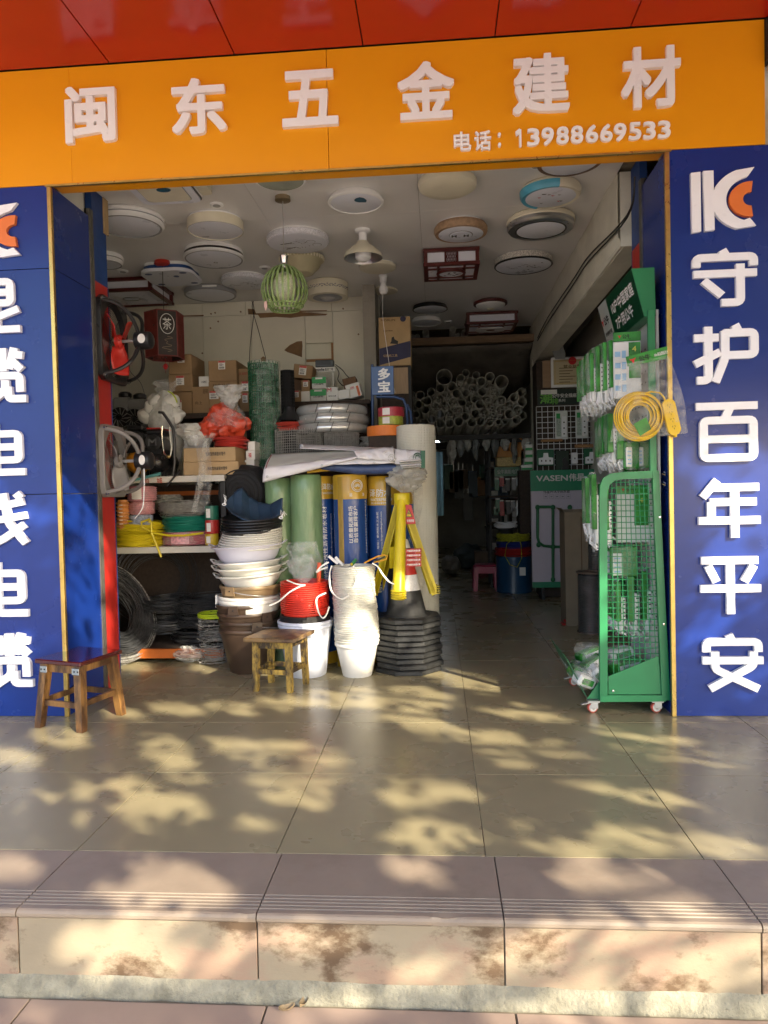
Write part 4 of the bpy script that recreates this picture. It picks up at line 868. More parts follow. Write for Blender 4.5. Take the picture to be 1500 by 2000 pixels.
# crumpled bags -------------------------------------------------------
def bag(mb, px, Y, depth, seed, amp=.18, neck=.35, fr=2.6, n=40, m_=26, bot=None):
    a, b, z0, z1 = rect(*px, Y); z0 = z0 if bot is None else bot; cx, rx, h = (a+b)/2, (b-a)/2, z1-z0
    def fn(i, j):
        a_ = 2*pi*i; t = j
        r_ = (math.sin(pi*min(t*1.02, 1)*.5)**.45)*(1-(1-neck)*max(0, (t-.45)/.55)**1.3) if t > .02 else .25
        d = V((math.cos(a_), math.sin(a_), t*2.2)); nz_ = noise.noise(d*fr+V((seed, 0, 0)))*amp+noise.noise(d*fr*3.1+V((0, seed, 0)))*amp*.5+abs(noise.noise(d*fr*1.7+V((0, 0, seed))))*amp*.6
        r_ *= 1+nz_
        return V((cx+rx*r_*math.cos(a_)+rx*.25*noise.noise(V((t*2, seed, 0))), Y+depth*(.5+.5*r_*math.sin(a_)), z0+h*t+h*.05*nz_))
    return mb.grid(fn, n, m_, cu=True)
t = thing('plastic_bag', 'knotted clear bag of white packets behind the compressor', 'bag', PY(312, 828, 1.9), 'plastic bags on the shelf')
bag(MB(), (272, 760, 350, 828), 1.75, .3, 3, bot=zs2+.02).build('film', FILM2, t); bag(MB(), (300, 742, 338, 775), 1.85, .1, 8, .4, 1.2).build('neck', FILM, t)
for q in range(7): MB().ball(PY(288+q*9, 812-(q % 3)*14, 1.88), .085, .06, .07, 20, 14, .3, 1.6, q).build('packet', mat('white packet', (.62, .62, .58), .4, bump=.4, bs=12), t)
MB().tube([PY(x, y, 1.74) for x, y in [(328, 764), (336, 768), (342, 776), (346, 786)]], .007, 6).build('tie', mat('lime string', (.5, .6, .06), .5), t)
t = thing('plastic_bag', 'knotted clear bag full of bright red hose nets on the cartons', 'bag', PY(435, 858, 1.7), 'plastic bags on the shelf')
RN = mat('red net', (.55, .06, .025), .35, var=.3, vs=20, bump=.5, bs=25)
bag(MB(), (386, 783, 482, 852), 1.62, .34, 5, .14, .3).build('film', FILM, t)
for q, (x, y, r_) in enumerate([(408, 836, .10), (432, 812, .12), (448, 836, .13), (462, 830, .11), (424, 838, .11)]): MB().ball(PY(x, y, 1.78), r_, r_*.9, r_*.85, 26, 18, .4, 2.3, q).build('red_bundle', RN, t)
bag(MB(), (425, 752, 466, 800), 1.75, .1, 11, .35, 1.3).build('neck', FILM2, t)
t = thing('plastic_bag', 'slack white sacks sagging between the compressor and the red bag', 'bag', PY(365, 868, 1.7), 'plastic bags on the shelf')
bag(MB(), (340, 826, 402, 870), 1.68, .2, 13, .3, .8).build('film', mat('white sack', (.55, .54, .49), .5, bump=.4, bs=14), t)
bag(MB(), (355, 850, 400, 900), 1.6, .12, 15, .3, .9).build('film', FILM, t)
t = thing('film_roll', 'rolled clear plastic sheet hanging over the shelf edge', 'plastic sheet', PY(390, 1003, 1.4))
m = MB(); P = [PY(x, y, 1.40) for x, y in [(418, 846), (402, 868), (397, 900), (392, 940), (384, 975), (379, 1003)]]; m.tube(P, [.04, .075, .06, .07, .055, .06], 14, flat=.35); m.build('roll', FILM, t)
MB().grid(lambda i, j: PY(378+26*j+10*math.sin(i*3), 850+150*i, 1.385+.02*math.sin(j*9+i*5)+.015*noise.noise(V((i*4, j*4, 0)))), 16, 9).build('loose_sheet', FILM, t)
t = thing('plastic_bag', 'grey plastic bundle behind the wire coil on the middle shelf', 'bag', PY(320, 992, 1.7), 'plastic bags on the shelf')
bag(MB(), (292, 966, 348, 996), 1.75, .25, 21, .2, .7).build('film', FILM2, t); MB().ball(PY(322, 985, 1.9), .12, .1, .06, 14, 8, .2).build('content', mat('grey cloth', (.22, .2, .17), .8), t)
# cartons -------------------------------------------------------------
def carton(px, Y, dep, lab, mt=None, stick=None, tape=False, prints=None, rz=0, tilt=0, bot=None, group='cartons', name='carton', flap=False, skew=.0):
    a, b, z0, z1 = rect(*px, Y); z0 = z0 if bot is None else bot
    t = thing(name, lab, 'box', ((a+b)/2, Y+dep/2, z0), group); mt = mt or CARD
    M = Matrix.Translation(((a+b)/2, Y, z0)) @ Matrix.Rotation(tilt, 4, 'Y') @ Matrix.Rotation(rz, 4, 'Z'); w2, h = (b-a)/2, z1-z0
    MB().box(-w2, w2, 0, dep, .001, h, .004).xf(M).build('body', mt, t, smooth=False)
    MB().box(-w2+.003, w2-.003, dep/2-.0015, dep/2+.0015, h-.002, h+.0012).xf(M).build('lid_seam', mat('dark seam', (.1, .06, .03), .9), t, smooth=False)
    if tape: MB().box(-w2*.98, w2*.98, dep/2-.03, dep/2+.03, h-.001, h+.0006).xf(M).build('tape', TAPE, t, smooth=False); 
    if stick:
        for (u0, v0, u1, v1) in stick:      # white sticker with red head and bar code, in fractions of the face
            P = lambda u, v: ((u-.5)*2*w2, h*(1-v))
            def q(u_, v_, u2, v2, d, mtx, nm, par):
                x0, zt0 = P(u_, v_); x1, zt1 = P(u2, v2); return MB().box(x0, x1, -d, 0.0, zt1, zt0).xf(M).build(nm, mtx, par, smooth=False)
            stk = q(u0, v0, u1, v1, .001, PAPER, 'sticker', t); q(u0+.004, v0, u1-.004, v0+(v1-v0)*.22, .0016, LBR, 'sticker_head', stk)
            m = MB(); r2 = random.Random(int(u0*99)); x = u0+.12*(u1-u0)
            for k in range(9):
                x2 = x+r2.uniform(.02, .07)*(u1-u0); x0, za = P(x, v0+(v1-v0)*.72); x1, zb = P(x2, v0+(v1-v0)*.92); m.box(x0, x1, -.0016, -.0009, zb, za); x = x2+.03*(u1-u0)
            for k in range(4): x0, za = P(u0+.12*(u1-u0), v0+(v1-v0)*(.32+.09*k)); x1, zb = P(u0+(.6+.2*(k % 2))*(u1-u0), v0+(v1-v0)*(.36+.09*k)); m.box(x0, x1, -.0016, -.0009, zb, za)
            struct(m.xf(M).build('sticker_print', INK, stk, smooth=False), 'stuff')
    for (s, u, v, wu, hv, mtx) in (prints or []):
        U_, W_ = M.to_3x3() @ V((1, 0, 0)), M.to_3x3() @ V((0, 0, 1)); cc = M @ V(((u-.5)*2*w2, 0, h*(1-v))); text(s, cc, wu*2*w2, hv*h, U_, W_, d=.001, bold=.015, mt=mtx, parent=t)
    return t, M, w2, h
GB = 'cartons on the rear shelf'
zr = zpx(350, 808, 2.3)
rs = thing('rear_shelf', 'dark rear shelf board carrying the stacked cartons against the partition', 'shelf', (-2.2, 2.8, 0))
MB().box(-3.4, PY(495, 808, 2.25).x, 2.28, 3.2, zr-.05, zr-.001).build('board', DKW, rs, smooth=False)
for x in (-3.38, -2.2, PY(485, 808, 2.25).x-.06): MB().box(x, x+.05, 2.4, 2.45, .002, zr-.052).build('post', DARK, rs, smooth=False); MB().box(x, x+.05, 3.1, 3.15, .002, zr-.052).build('post', DARK, rs, smooth=False)
carton((330, 766, 375, 808), 2.35, .45, 'lowest brown carton of the stack under the red lantern', stick=[(.22, .35, .55, .85)], bot=zr, group=GB)
carton((329, 731, 376, 765), 2.37, .4, 'middle brown carton of the stack under the red lantern', stick=[(.32, .1, .65, .62)], group=GB)
carton((329, 692, 374, 731), 2.38, .4, 'topmost brown carton of the stack under the red lantern', stick=[(.4, .02, .7, .42)], group=GB, tape=True)
carton((376, 755, 410, 808), 2.36, .35, 'tall narrow brown carton with printed lines beside the stack', prints=[('易碎', .75, .18, .3, .18, mat('brown ink', (.12, .07, .03), .8)), ('向上', .35, .6, .4, .12, MATS['brown ink'])], bot=zr, group=GB)
carton((388, 735, 409, 755), 2.38, .16, 'small white box on the narrow brown carton', PAPER, prints=[('小夜灯', .5, .55, .5, .25, INK)], group=GB)
carton((408, 745, 464, 808), 2.34, .45, 'large printed carton with a white label under the carton with red sticker', prints=[('轻拿轻放', .45, .12, .6, .1, MATS['brown ink']), ('FRAGILE', .35, .3, .4, .08, MATS['brown ink'])], stick=[(.02, .3, .34, .55)], bot=zr, group=GB)
carton((407, 704, 462, 745), 2.34, .42, 'big brown carton with a red-topped sticker standing highest beside the mesh roll', stick=[(.36, .02, .6, .42)], group=GB, tape=True)
carton((464, 766, 492, 804), 2.42, .35, 'brown carton low against the green mesh roll', stick=[(.35, .05, .7, .5)], bot=zr, group=GB)
carton((464, 744, 490, 766), 2.42, .3, 'small brown carton with a white sticker beside the green mesh roll', stick=[(.32, .05, .8, .9)], group=GB)
carton((464, 720, 490, 744), 2.42, .3, 'small brown carton with red print at the top beside the green mesh roll', prints=[('五金配件', .5, .4, .8, .22, mat('red brown ink', (.3, .05, .03), .7))], group=GB)
GS = 'cartons on the top shelf'
c1 = carton((358, 902, 466, 932), 1.5, .42, 'lower of two long tan cartons with black print at the shelf edge', CARD2, prints=[('标准型热熔管材管件', .62, .5, .36, .28, INK)], bot=zs2+.001, group=GS)
c2 = carton((358, 874, 460, 902), 1.51, .42, 'upper of two long tan cartons, with a red hose coil on it', CARD2, prints=[('标准型热熔管材管件', .62, .45, .38, .28, INK)], group=GS, tape=True)
a, b, z0, z1 = rect(408, 850, 478, 875, 1.6); coil_thing('hose_coil', ((a+b)/2, 1.62+(b-a)/2*.7, c2[1].translation.z+c2[3]+.045), (b-a)*.42, .011, 13, .075, .045, mat('red rubber hose', (.42, .035, .025), .4), 'red rubber hose coil lying on the tan cartons', 'hose', None, 4)
# behind: small white boxes between mesh roll and cartons
for k, (px, lab) in enumerate([((484, 862, 498, 880), 'white box on the shelf left of the mesh roll, highest'), ((480, 880, 498, 898), 'white box with red mark in the middle left of the mesh roll'), ((478, 898, 497, 920), 'white box lowest beside the tan cartons')]):
    carton(px, 1.75, .2, lab, PAPER, prints=[('福', .45, .5, .35, .5, INKR)] if k == 1 else None, group=GS, bot=zs2+.001 if k == 2 else None)
# air compressors ---------------------------------------------------
def compressor(x0, x1, Y, tank, lab, R, zt_):
    cx = (x0+x1)/2; t = thing('air_compressor', lab, 'compressor', (cx, Y+R, zs2), 'air compressors on the shelf'); zc = zs2+R+.03; L = .46
    MB().lathe([(1e-6, 0), (R*.5, .015), (R*.85, .05), (R, .1), (R, L-.1), (R*.85, L-.05), (R*.5, L-.015), (1e-6, L)], (cx, Y, zc), 28, ax=(0, 1, 0)).build('tank', tank, t)
    for sx in (-1, 1):
        for y in (Y+.1, Y+L-.1): MB().box(cx+sx*R*.6-.012, cx+sx*R*.6+.012, y, y+.03, zs2+.001, zc-R*.6).build('foot', BLACK, t, smooth=False)
    zm = zc+R*.95; MB().box(cx-R*.85, cx+R*.75, Y+.03, Y+.4, zm-.03, zm+.02, .008).build('bed_plate', BLACK, t, smooth=False)
    MB().lathe([(.03, 0), (R*.7, .01), (R*.78, .04), (R*.78, .06)], (cx, Y+.02, zm+R*.75), 26, ax=(0, 1, 0)).build('fan_cover', BLACK, t); MB().lathe([(R*.62, .0), (R*.66, .05), (R*.62, .26)], (cx, Y+.08, zm+R*.72), 24, ax=(0, 1, 0)).build('motor', mat('grey cast alloy', (.22, .22, .22), .5, .4), t)
    for q in range(7): r_ = R*(.12+.09*q); MB().tube([V((cx+r_*math.cos(z*pi/12), Y+.012, zm+R*.75+r_*math.sin(z*pi/12))) for z in range(24)], .003, 4, closed=True).build('grille_ring', DARK, t)
    MB().box(cx-R*.7, cx+R*.6, Y+.05, Y+.3, zm+R*1.5, zm+R*1.95, .012).build('cylinder_head', BLACK, t, smooth=False)
    return t, cx, zm
t, cx, zm = compressor(PY(272, 880, 1.5).x, PY(322, 880, 1.5).x, 1.5, mat('black tank paint', (.012, .012, .013), .28), 'black air compressor with chrome hose and tall black handle', .095, 0)
MB().box(cx-.062, cx+.06, 1.545, 1.8, zm+.189, zm+.2, .004).build('red_band', REDB, t, smooth=False)
text('M', (cx+.0, 1.511, zm+.075), .075, .06, d=.002, bold=.02, mt=mat('dim grey', (.08, .08, .08), .4), parent=t)
MB().tube([PY(x, y, 1.47) for x, y in [(310, 805), (318, 806), (328, 820), (338, 836), (341, 860), (341, 905), (338, 928)]], .013, 8).build('handle', BLACK, t); MB().tube([PY(x, y, 1.48) for x, y in [(317, 832), (316, 850), (318, 870), (320, 885), (326, 891), (332, 892)]], .006, 6).build('hose', CHROME, t); MB().tube([PY(x, y, 1.48) for x, y in [(331, 834), (332, 850), (335, 875), (333, 890)]], .005, 6).build('hose', STEEL, t); MB().ball(PY(329, 892, 1.48), .02, .015, .015, 8, 6).build('valve', mat('brass', (.6, .42, .16), .3, .9), t)
t, cx, zm = compressor(PY(238, 890, 1.6).x, PY(280, 890, 1.6).x, 1.62, mat('orange tank paint', (.62, .26, .02), .35), 'orange-tanked air compressor behind the grey wall fan', .11, 0)
GRA = mat('grey compressor alloy', (.30, .31, .30), .45, .3, var=.1)
for q, (x, y) in enumerate([(233, 815), (262, 818)]):
    p = PY(x, y, 2.15); t = thing('air_pump', ['grey ribbed air pump at the left, half behind the jamb', 'grey ribbed air pump with dark fan grille beside the clear bag'][q], 'pump', (p.x, p.y+.1, p.z-.13), 'air pump pair on the shelf')
    MB().lathe([(.04, 0), (.10, .01), (.115, .04), (.115, .12), (.10, .2), (.08, .22)], p, 26, ax=(0, 1, 0)).build('motor', GRA, t); MB().lathe([(.02, -.004), (.09, -.004), (.095, .006)], p, 26, ax=(0, 1, 0)).build('grille', BLACK, t)
    for k in range(12): a_ = k*pi/6; MB().bar(p+V((.03*math.cos(a_), -.008, .03*math.sin(a_))), p+V((.09*math.cos(a_+.4), -.006, .09*math.sin(a_+.4))), .006, .006).build('grille_rib', GRA, t, smooth=False)
    MB().box(p.x-.07, p.x+.09, p.y+.02, p.y+.2, p.z+.08, p.z+.19, .015).build('cylinder', GRA, t); MB().lathe([(.05, 0), (.06, .01), (.06, .04), (.045, .055), (.02, .06)], p+V((.02, .1, .19)), 18).build('filter', BLACK, t)
    MB().box(p.x-.1, p.x+.1, p.y+.02, p.y+.22, p.z-.14, p.z-.11).build('foot_plate', BLACK, t, smooth=False)
ps = thing('pump_shelf', 'small dark shelf under the grey air pump pair', 'shelf', PY(250, 870, 2.1)); p = PY(248, 818, 2.15)
MB().box(p.x-.35, p.x+.28, 2.14, 2.5, p.z-.17, p.z-.141).build('board', DKW, ps, smooth=False)
for x in (p.x-.34, p.x+.24): MB().box(x, x+.03, 2.2, 2.23, zs2-.03, p.z-.171).build('post', DARK, ps, smooth=False)
m = MB().tube([PY(x, y, 1.42) for x, y in [(236, 942), (260, 938), (290, 931), (314, 925)]], [.007, .011, .013, .014], 8); o = m.build('broom_handle', mat('teal plastic handle', (.10, .30, .30), .4)); tag(o, 'teal plastic tool handle lying on the shelf edge below the compressors', 'handle')
m = MB().tube([PY(x, y, 1.44) for x, y in [(352, 918), (340, 932), (325, 950)]], .008, 6); tag(m.build('black_strap', BLACK), 'black strap hanging off the shelf edge beside the clear sheet', 'strap')
# floor level: black iron wire and leaning galvanised coil
t = thing('wire_coil', 'large galvanised wire coil leaning against the shelf on the floor', 'wire coil', (PZ(270, 1310).x, 1.3, 0), 'wire coils on the floor')
cc = PY(240, 1222, 1.30); R = .40; axv = V((.70, -.50, .50))
GLV = mat('bright galvanised wire', (.40, .40, .39), .28, .5, var=.3, vs=20); IRW = mat('black annealed wire', (.05, .053, .058), .35, .2, var=.3, vs=20)
cc = PZ(235, 1300, 0)+V((-.1, .12, .33))
def lean(mb, k0, k1, turns, r, seed, ra, rb):
    q = random.Random(seed); u, v = ortho(axv); ax = axv.normalized()
    for k in range(turns):
        rr = q.uniform(ra, rb); zz = q.uniform(k0, k1); ph = q.uniform(0, 6.28)
        mb.tube([cc+u*math.cos(a_)*(rr+.012*math.cos(2*a_+ph))*.82+v*math.sin(a_)*(rr+.012*math.cos(2*a_+ph))+ax*(zz+.012*math.sin(a_+ph)) for a_ in [2*pi*z/56 for z in range(56)]], r, 5, closed=True)
    lo = min(p.z for p in mb.v); 
    return mb
m1 = lean(MB(), -.07, .03, 46, .0034, 2, .38, .44); m2 = lean(MB(), -.06, .07, 150, .0034, 3, .2, .40)
lo = min(min(p.z for p in m1.v), min(p.z for p in m2.v)); sh_ = Matrix.Translation((0, 0, .002-lo)); m1.xf(sh_); m2.xf(sh_)
struct(m1.build('bright_winding', GLV, t), 'stuff'); struct(m2.build('dark_winding', IRW, t), 'stuff')
GI = 'black wire bundles under the shelf'
for k, (x, y, w_, lab) in enumerate([(385, 1212, 118, 'top black iron wire bundle in the taller pile under the shelf'), (390, 1238, 116, 'middle black iron wire bundle in the taller pile under the shelf'), (382, 1264, 122, 'lowest black iron wire bundle, on the base board'), (305, 1218, 90, 'black iron wire bundle on top of the pile behind the bright coil'), (305, 1245, 92, 'black iron wire bundle low in the pile behind the bright coil')]):
    Yk = YS+.32; p = PY(x, y, Yk-.2); z_ = [.115+.066*j for j in (5, 3, 1, 5, 2.4)][k]; R = w_*mpp(Yk)*.45
    coil_thing('wire_bundle', (p.x, Yk+.05, z_), R, .0028, 40, .11, .10, IRW, lab, 'wire coil', GI, 20+k, seg=36)
t = thing('hanging_wire', 'dark tangle of thin wires hanging under the middle shelf', 'wire coil', PY(300, 1160, 1.8)); struct(coil(MB(), PY(300, 1130, 2.0), .32, .002, 26, .3, .2, 31, ax=(.2, -1, .3), seg=36).build('winding', IRW, t), 'stuff')
# barbed wire roll with lime band
t = thing('barbed_wire_roll', 'upright galvanised barbed wire roll tied with a lime band', 'wire roll', PZ(410, 1303)); c = PZ(412, 1300)+V((0, .12, 0)); c.z = 0; H_ = zpx(410, 1207, c.y-.12); q = random.Random(5)
m = coil(MB(), c+V((0, 0, H_/2)), .105, .0021, 60, H_*.97, .05, 7, seg=26, n=4, jit=.06); struct(m.build('winding', GYW, t), 'stuff'); m = MB()
for k in range(420):
    a_ = q.uniform(0, 2*pi); z = q.uniform(.01, H_); p = c+V((.12*math.cos(a_), .12*math.sin(a_), z)); d_ = V((math.cos(a_)*.6+q.uniform(-.6, .6), math.sin(a_)*.6+q.uniform(-.6, .6), q.uniform(-.8, .8)))*.022; m.tube([p-d_*.6, p+d_], .0014, 3)
struct(m.build('barbs', GLV, t), 'stuff'); MB().tube([c+V((.125*math.cos(k*pi/12), .125*math.sin(k*pi/12), H_+.0)) for k in range(24)], .011, 6, closed=True).build('band', mat('lime plastic band', (.42, .55, .02), .4), t)
MB().tube([c+V((.128*math.cos(k*pi/12), .128*math.sin(k*pi/12), H_+.018)) for k in range(24)], .010, 6, closed=True).build('band', MATS['lime plastic band'], t)
a = PZ(362, 1297); t = thing('plastic_bag', 'crumpled empty clear bag on the floor beside the barbed wire', 'bag', a)
bag(MB(), (325, 1266, 398, 1300), a.y-.02, .18, 33, .5, .25, 3.2, bot=.002).build('film', FILM2, t)
# ------------------------------------------------------------------ centre: buckets, rolls, cones
def stool(corners, zt_, H, seat_mt, leg_mt, lab, splay=.03, seat_th=.03, over=.03, name='wooden_stool', leg_w=.04, plates=None, apron=True):
    """corners: four leg feet (front-left, front-right, back-right, back-left) on the floor"""
    P = [V((p[0], p[1], 0)) for p in corners]; c = sum(P, V())/4; t = thing(name, lab, 'stool', c, 'wooden stools'); T_ = []
    for p in P: d = (c-p).normalized()*splay; T_.append(V((p.x+d.x, p.y+d.y, H-seat_th)))
    ux = (T_[1]-T_[0]).normalized(); uy = (T_[3]-T_[0]).normalized()
    for p, q in zip(P, T_):
        m = MB(); w2 = leg_w/2; vs = []
        for z, k in ((.001, .85), (.03, .93), (H*.5, 1), (H-seat_th, 1.08)):
            u_ = z/(H-seat_th); b = p*(1-u_)+q*u_; b.z = z
            vs += [b-ux*w2*k-uy*w2*k, b+ux*w2*k-uy*w2*k, b+ux*w2*k+uy*w2*k, b-ux*w2*k+uy*w2*k]
        fs = [(i*4+a, i*4+(a+1) % 4, i*4+4+(a+1) % 4, i*4+4+a) for i in range(3) for a in range(4)]+[(3, 2, 1, 0), (12, 13, 14, 15)]
        m.add(vs, fs).build('leg', leg_mt, t, smooth=False)
    for i in range(4):
        a, b = i, (i+1) % 4
        for (z, wd, th, nm) in ((H*.36, .02, .035, 'stretcher'), (H-seat_th-.03, .02, .05, 'apron')):
            u_ = z/(H-seat_th); p, q = P[a]*(1-u_)+T_[a]*u_, P[b]*(1-u_)+T_[b]*u_; p.z = q.z = z+(.006 if i % 2 else 0)
            MB().bar(p, q, wd, th, b=.002).build(nm, leg_mt, t, smooth=False)
    sx = (T_[1]-T_[0]).length/2+leg_w/2+over; sy = (T_[3]-T_[0]).length/2+leg_w/2+over; cc = sum(T_, V())/4
    MB().obox(cc+V((0, 0, seat_th/2)), ux*sx, uy*sy, (0, 0, seat_th/2), .006).build('seat', seat_mt, t, smooth=False)
    return t, P, T_, ux, uy
OLDY = mat('worn yellow painted wood', (.36, .24, .045), .6, var=.25, vs=6, dirt=.52, dcol=(.035, .022, .012), ds=11, dw=.07, bump=.4, bs=40, stretch=(1, 1, .4))
DKTOP = mat('dark worn seat', (.05, .025, .018), .45, var=.4, vs=8, dirt=.5, dcol=(.19, .12, .05), ds=7, bump=.2, dw=.07)
VARN = mat('varnished orange wood', (.25, .125, .036), .45, var=.35, vs=5, dirt=.52, dcol=(.06, .026, .01), ds=9, dw=.07, bump=.15, bs=40, stretch=(1, 1, .25), coat=.2)
RTOP = mat('polished red-brown lacquer', (.075, .010, .010), .10, var=.25, vs=3, coat=.8)
f_ = [PZ(500, 1350), PZ(567, 1353), PZ(598, 1336), PZ(530, 1333)]
stool(f_, 0, .39, DKTOP, OLDY, 'small worn yellow wooden stool with dark seat in front of the brown bucket', .012, .03, .05)
f_ = [PZ(78, 1420), PZ(160, 1430), PZ(237, 1396), PZ(168, 1388)]
f_ = [f_[0], f_[1], f_[2], f_[0]+f_[2]-f_[1]]
t, P, T_, ux, uy = stool(f_, 0, .42, RTOP, VARN, 'varnished wooden stool with a polished red-brown seat in front of the blue pillar', .05, .028, .025, leg_w=.05)
for q in (0, 1):
    p = T_[q]-uy*.034+V((0, 0, -.035)); MB().obox(p+ux*(.006 if q == 0 else -.004), ux*.027, uy*.0015, (0, 0, .02), .001).build('corner_plate', CHROME, t, smooth=False)
    for dx in (-.013, .013): MB().lathe([(.006, 0), (.004, .003), (1e-6, .004)], p+ux*(dx+.002)-uy*.0015, 8, ax=-uy).build('screw', INK, t)
# nested buckets -----------------------------------------------------
def bucket_prof(Rb, Rt, H, th=.004, lip=.008):
    if lip > .015: return [(Rb, 0), (Rt, H-.02), (Rt, H-.010), (Rt+lip, H-.0085), (Rt+lip, H-.003), (Rt+lip*.6, H), (Rt-th, H), (Rt-th-.002, H-.02), (Rb-th, .012)]
    return [(1e-6, 0), (Rb*.97, 0), (Rb, .006), (Rt, H-.03), (Rt+lip*.6, H-.028), (Rt+lip, H-.02), (Rt+lip, H-.004), (Rt+lip*.6, H), (Rt-th, H), (Rt-th-.002, H-.02), (Rb-th, .012), (1e-6, .01)]
def bucket(name, c, Rb, Rt, H, mt, lab, group=None, tilt=(0, 0), lugs=0, ribs=False, cat='bucket', lip=.008, lugang=-1.2, bail=False, wob=.0):
    t = thing(name, lab, cat, c, group); M = Matrix.Translation(c) @ Matrix.Rotation(tilt[0], 4, 'X') @ Matrix.Rotation(tilt[1], 4, 'Y')
    MB().lathe(bucket_prof(Rb, Rt, H, lip=lip), (0, 0, 0), 44, wob=wob).xf(M).build('body', mt, t, ang=50)
    for k in range(lugs):
        a_ = lugang+k*pi; d_ = V((math.cos(a_), math.sin(a_), 0)); s_ = V((-d_.y, d_.x, 0)); R = Rt+lip
        lg = MB().prism([(-.045, -.045), (.045, -.045), (.036, .022), (-.036, .022)], V((0, 0, H-.02))+d_*(R*.985), s_, (0, 0, 1), d_, .014).xf(M).build('lug', mt, t, smooth=False)
        MB().lathe([(.007, 0), (.006, .003), (1e-6, .004)], V((0, 0, H-.03))+d_*(R*.985+.0145), 10, ax=d_).xf(M).build('rivet', INK, lg)
    if bail:
        a_ = lugang; pts = [V((math.cos(a_+pi*q/16)*(Rt+lip+.006), math.sin(a_+pi*q/16)*(Rt+lip+.006), H-.03-.05*math.sin(pi*q/16))) for q in range(17)]
        MB().tube(pts, .0035, 6).xf(M).build('bail', STEEL, t)
    return t
BRB = mat('brown plastic', (.06, .038, .025), .42, var=.15, vs=5, dirt=.15, dcol=(.16, .12, .08)); KHB = mat('tan plastic', (.30, .21, .11), .4, var=.1)
WPL = mat('white plastic', (.68, .68, .64), .32, var=.03, vs=4); LPL = mat('cool white plastic', (.60, .64, .74), .3, var=.02); CPL = mat('milky white plastic', (.70, .69, .62), .35, var=.03)
cb = PZ(480, 1318)+V((0, .165, 0)); cb.z = 0; Yb = cb.y
def zc(y, x=482, Y=None): return PY(x, y, (Y if Y is not None else Yb)).z
GBK = 'buckets of the tall stack'
bw_ = .245; hb = zc(1222)
bucket('bucket', cb, .165, .238, hb, BRB, 'lowest brown bucket of the tall stack beside the yellow stool', GBK, lugs=2, lugang=-1.05, wob=.02)
for k, (y, lab, la) in enumerate([(1207, 'second brown bucket up in the tall stack', -1.1), (1191, 'third brown bucket up in the tall stack', 2.4), (1174, 'fourth brown bucket up, just below the white rims', -1.75)]):
    z = zc(y); bucket('bucket', cb+V((-.004*k, .003*k, z-hb)), .165, .240, hb, BRB, lab, GBK, lugs=2, lugang=la, tilt=(.01*k, -.012*k), bail=k == 0, wob=.02)
for k, (y, lab) in enumerate([(1167, 'lower white bucket rim nested in the tall stack'), (1160, 'upper white bucket rim nested in the tall stack')]): bucket('bucket', cb+V((0, 0, zc(y)-hb)), .165, .243, hb, WPL, lab, GBK, tilt=(.01, .01), lugs=2, lugang=pi+.2)
bucket('bucket', cb+V((.012, 0, zc(1140)-hb)), .165, .232, hb, KHB, 'tan bucket nested between the white rims and the white basins', GBK, lugs=2, lugang=-2.0, bail=True)
bs_ = cb+V((.02, 0, 0)); GBS = 'white basins on the bucket stack'
def basin(y_b, y_r, Rb, Rt, mt, lab, tl, dx=0, lugs=False):
    z0, z1 = zc(y_b), zc(y_r); c = bs_+V((dx, 0, z0)); H = z1-z0
    t = thing('basin', lab, 'basin', c, GBS); M = Matrix.Translation(c) @ Matrix.Rotation(tl[0], 4, 'X') @ Matrix.Rotation(tl[1], 4, 'Y')
    MB().lathe([(1e-6, 0), (Rb*.95, 0), (Rb, .006), (Rb+(Rt-Rb)*.55, H*.4), (Rt*.97, H*.85), (Rt, H-.008), (Rt+.02, H-.008), (Rt+.022, H), (Rt-.004, H+.001), (Rt*.96, H*.85), (Rb*.98, .012), (1e-6, .009)], (0, 0, 0), 48).xf(M).build('body', mt, t, ang=45)
    if lugs:
        for sgn in (-1, 1):
            MB().tube([V((sgn*(Rt+.015+.03*math.sin(pi*q/8)), -.05+.1*q/8, H-.003+.022*math.sin(pi*q/8))) for q in range(9)], .008, 6, flat=.5).xf(M).build('handle', mt, t)
    return t
basin(1153, 1118, .15, .252, WPL, 'lowest tilted white basin of the bucket stack', (.03, -.06), .005, True)
basin(1132, 1104, .16, .262, CPL, 'second tilted white basin of the bucket stack', (.03, -.05), .0, True)
basin(1120, 1092, .16, .262, WPL, 'third tilted white basin of the bucket stack', (.03, -.05), -.004, True)
basin(1102, 1063, .18, .268, mat('lavender white plastic', (.70, .70, .80), .22, var=.02), 'glossy lavender-white basin with raised handles in the bucket stack', (.02, -.04), -.012, True)
for k in range(9):
    z = zc(1068-k*4.6); c = bs_+V((-.006+.004*k, .003*k, z-.06)); t = thing('ribbed_basin', 'cream nested basin in the ribbed pile under the black rubber tubs', 'basin', c, 'ribbed nested basins')
    Rt = .252-.0035*k; MB().lathe([(Rt*.75, 0), (Rt*.93, .052), (Rt, .056), (Rt+.004, .064), (Rt, .071), (Rt-.008, .069), (Rt*.74, .008)], (0, 0, 0), 48).xf(Matrix.Translation(c) @ Matrix.Rotation(.05+.01*k, 4, 'X') @ Matrix.Rotation(.02, 4, 'Y')).build('body', CPL, t, ang=50)
RUB = mat('black rubber', (.014, .014, .015), .38, var=.3, vs=7, bump=.15, bs=30); BRU = mat('dusty blue-black rubber', (.02, .045, .085), .5, var=.35, vs=5, dirt=.3, dcol=(.10, .11, .11), ds=8)
zt0 = zc(1050)
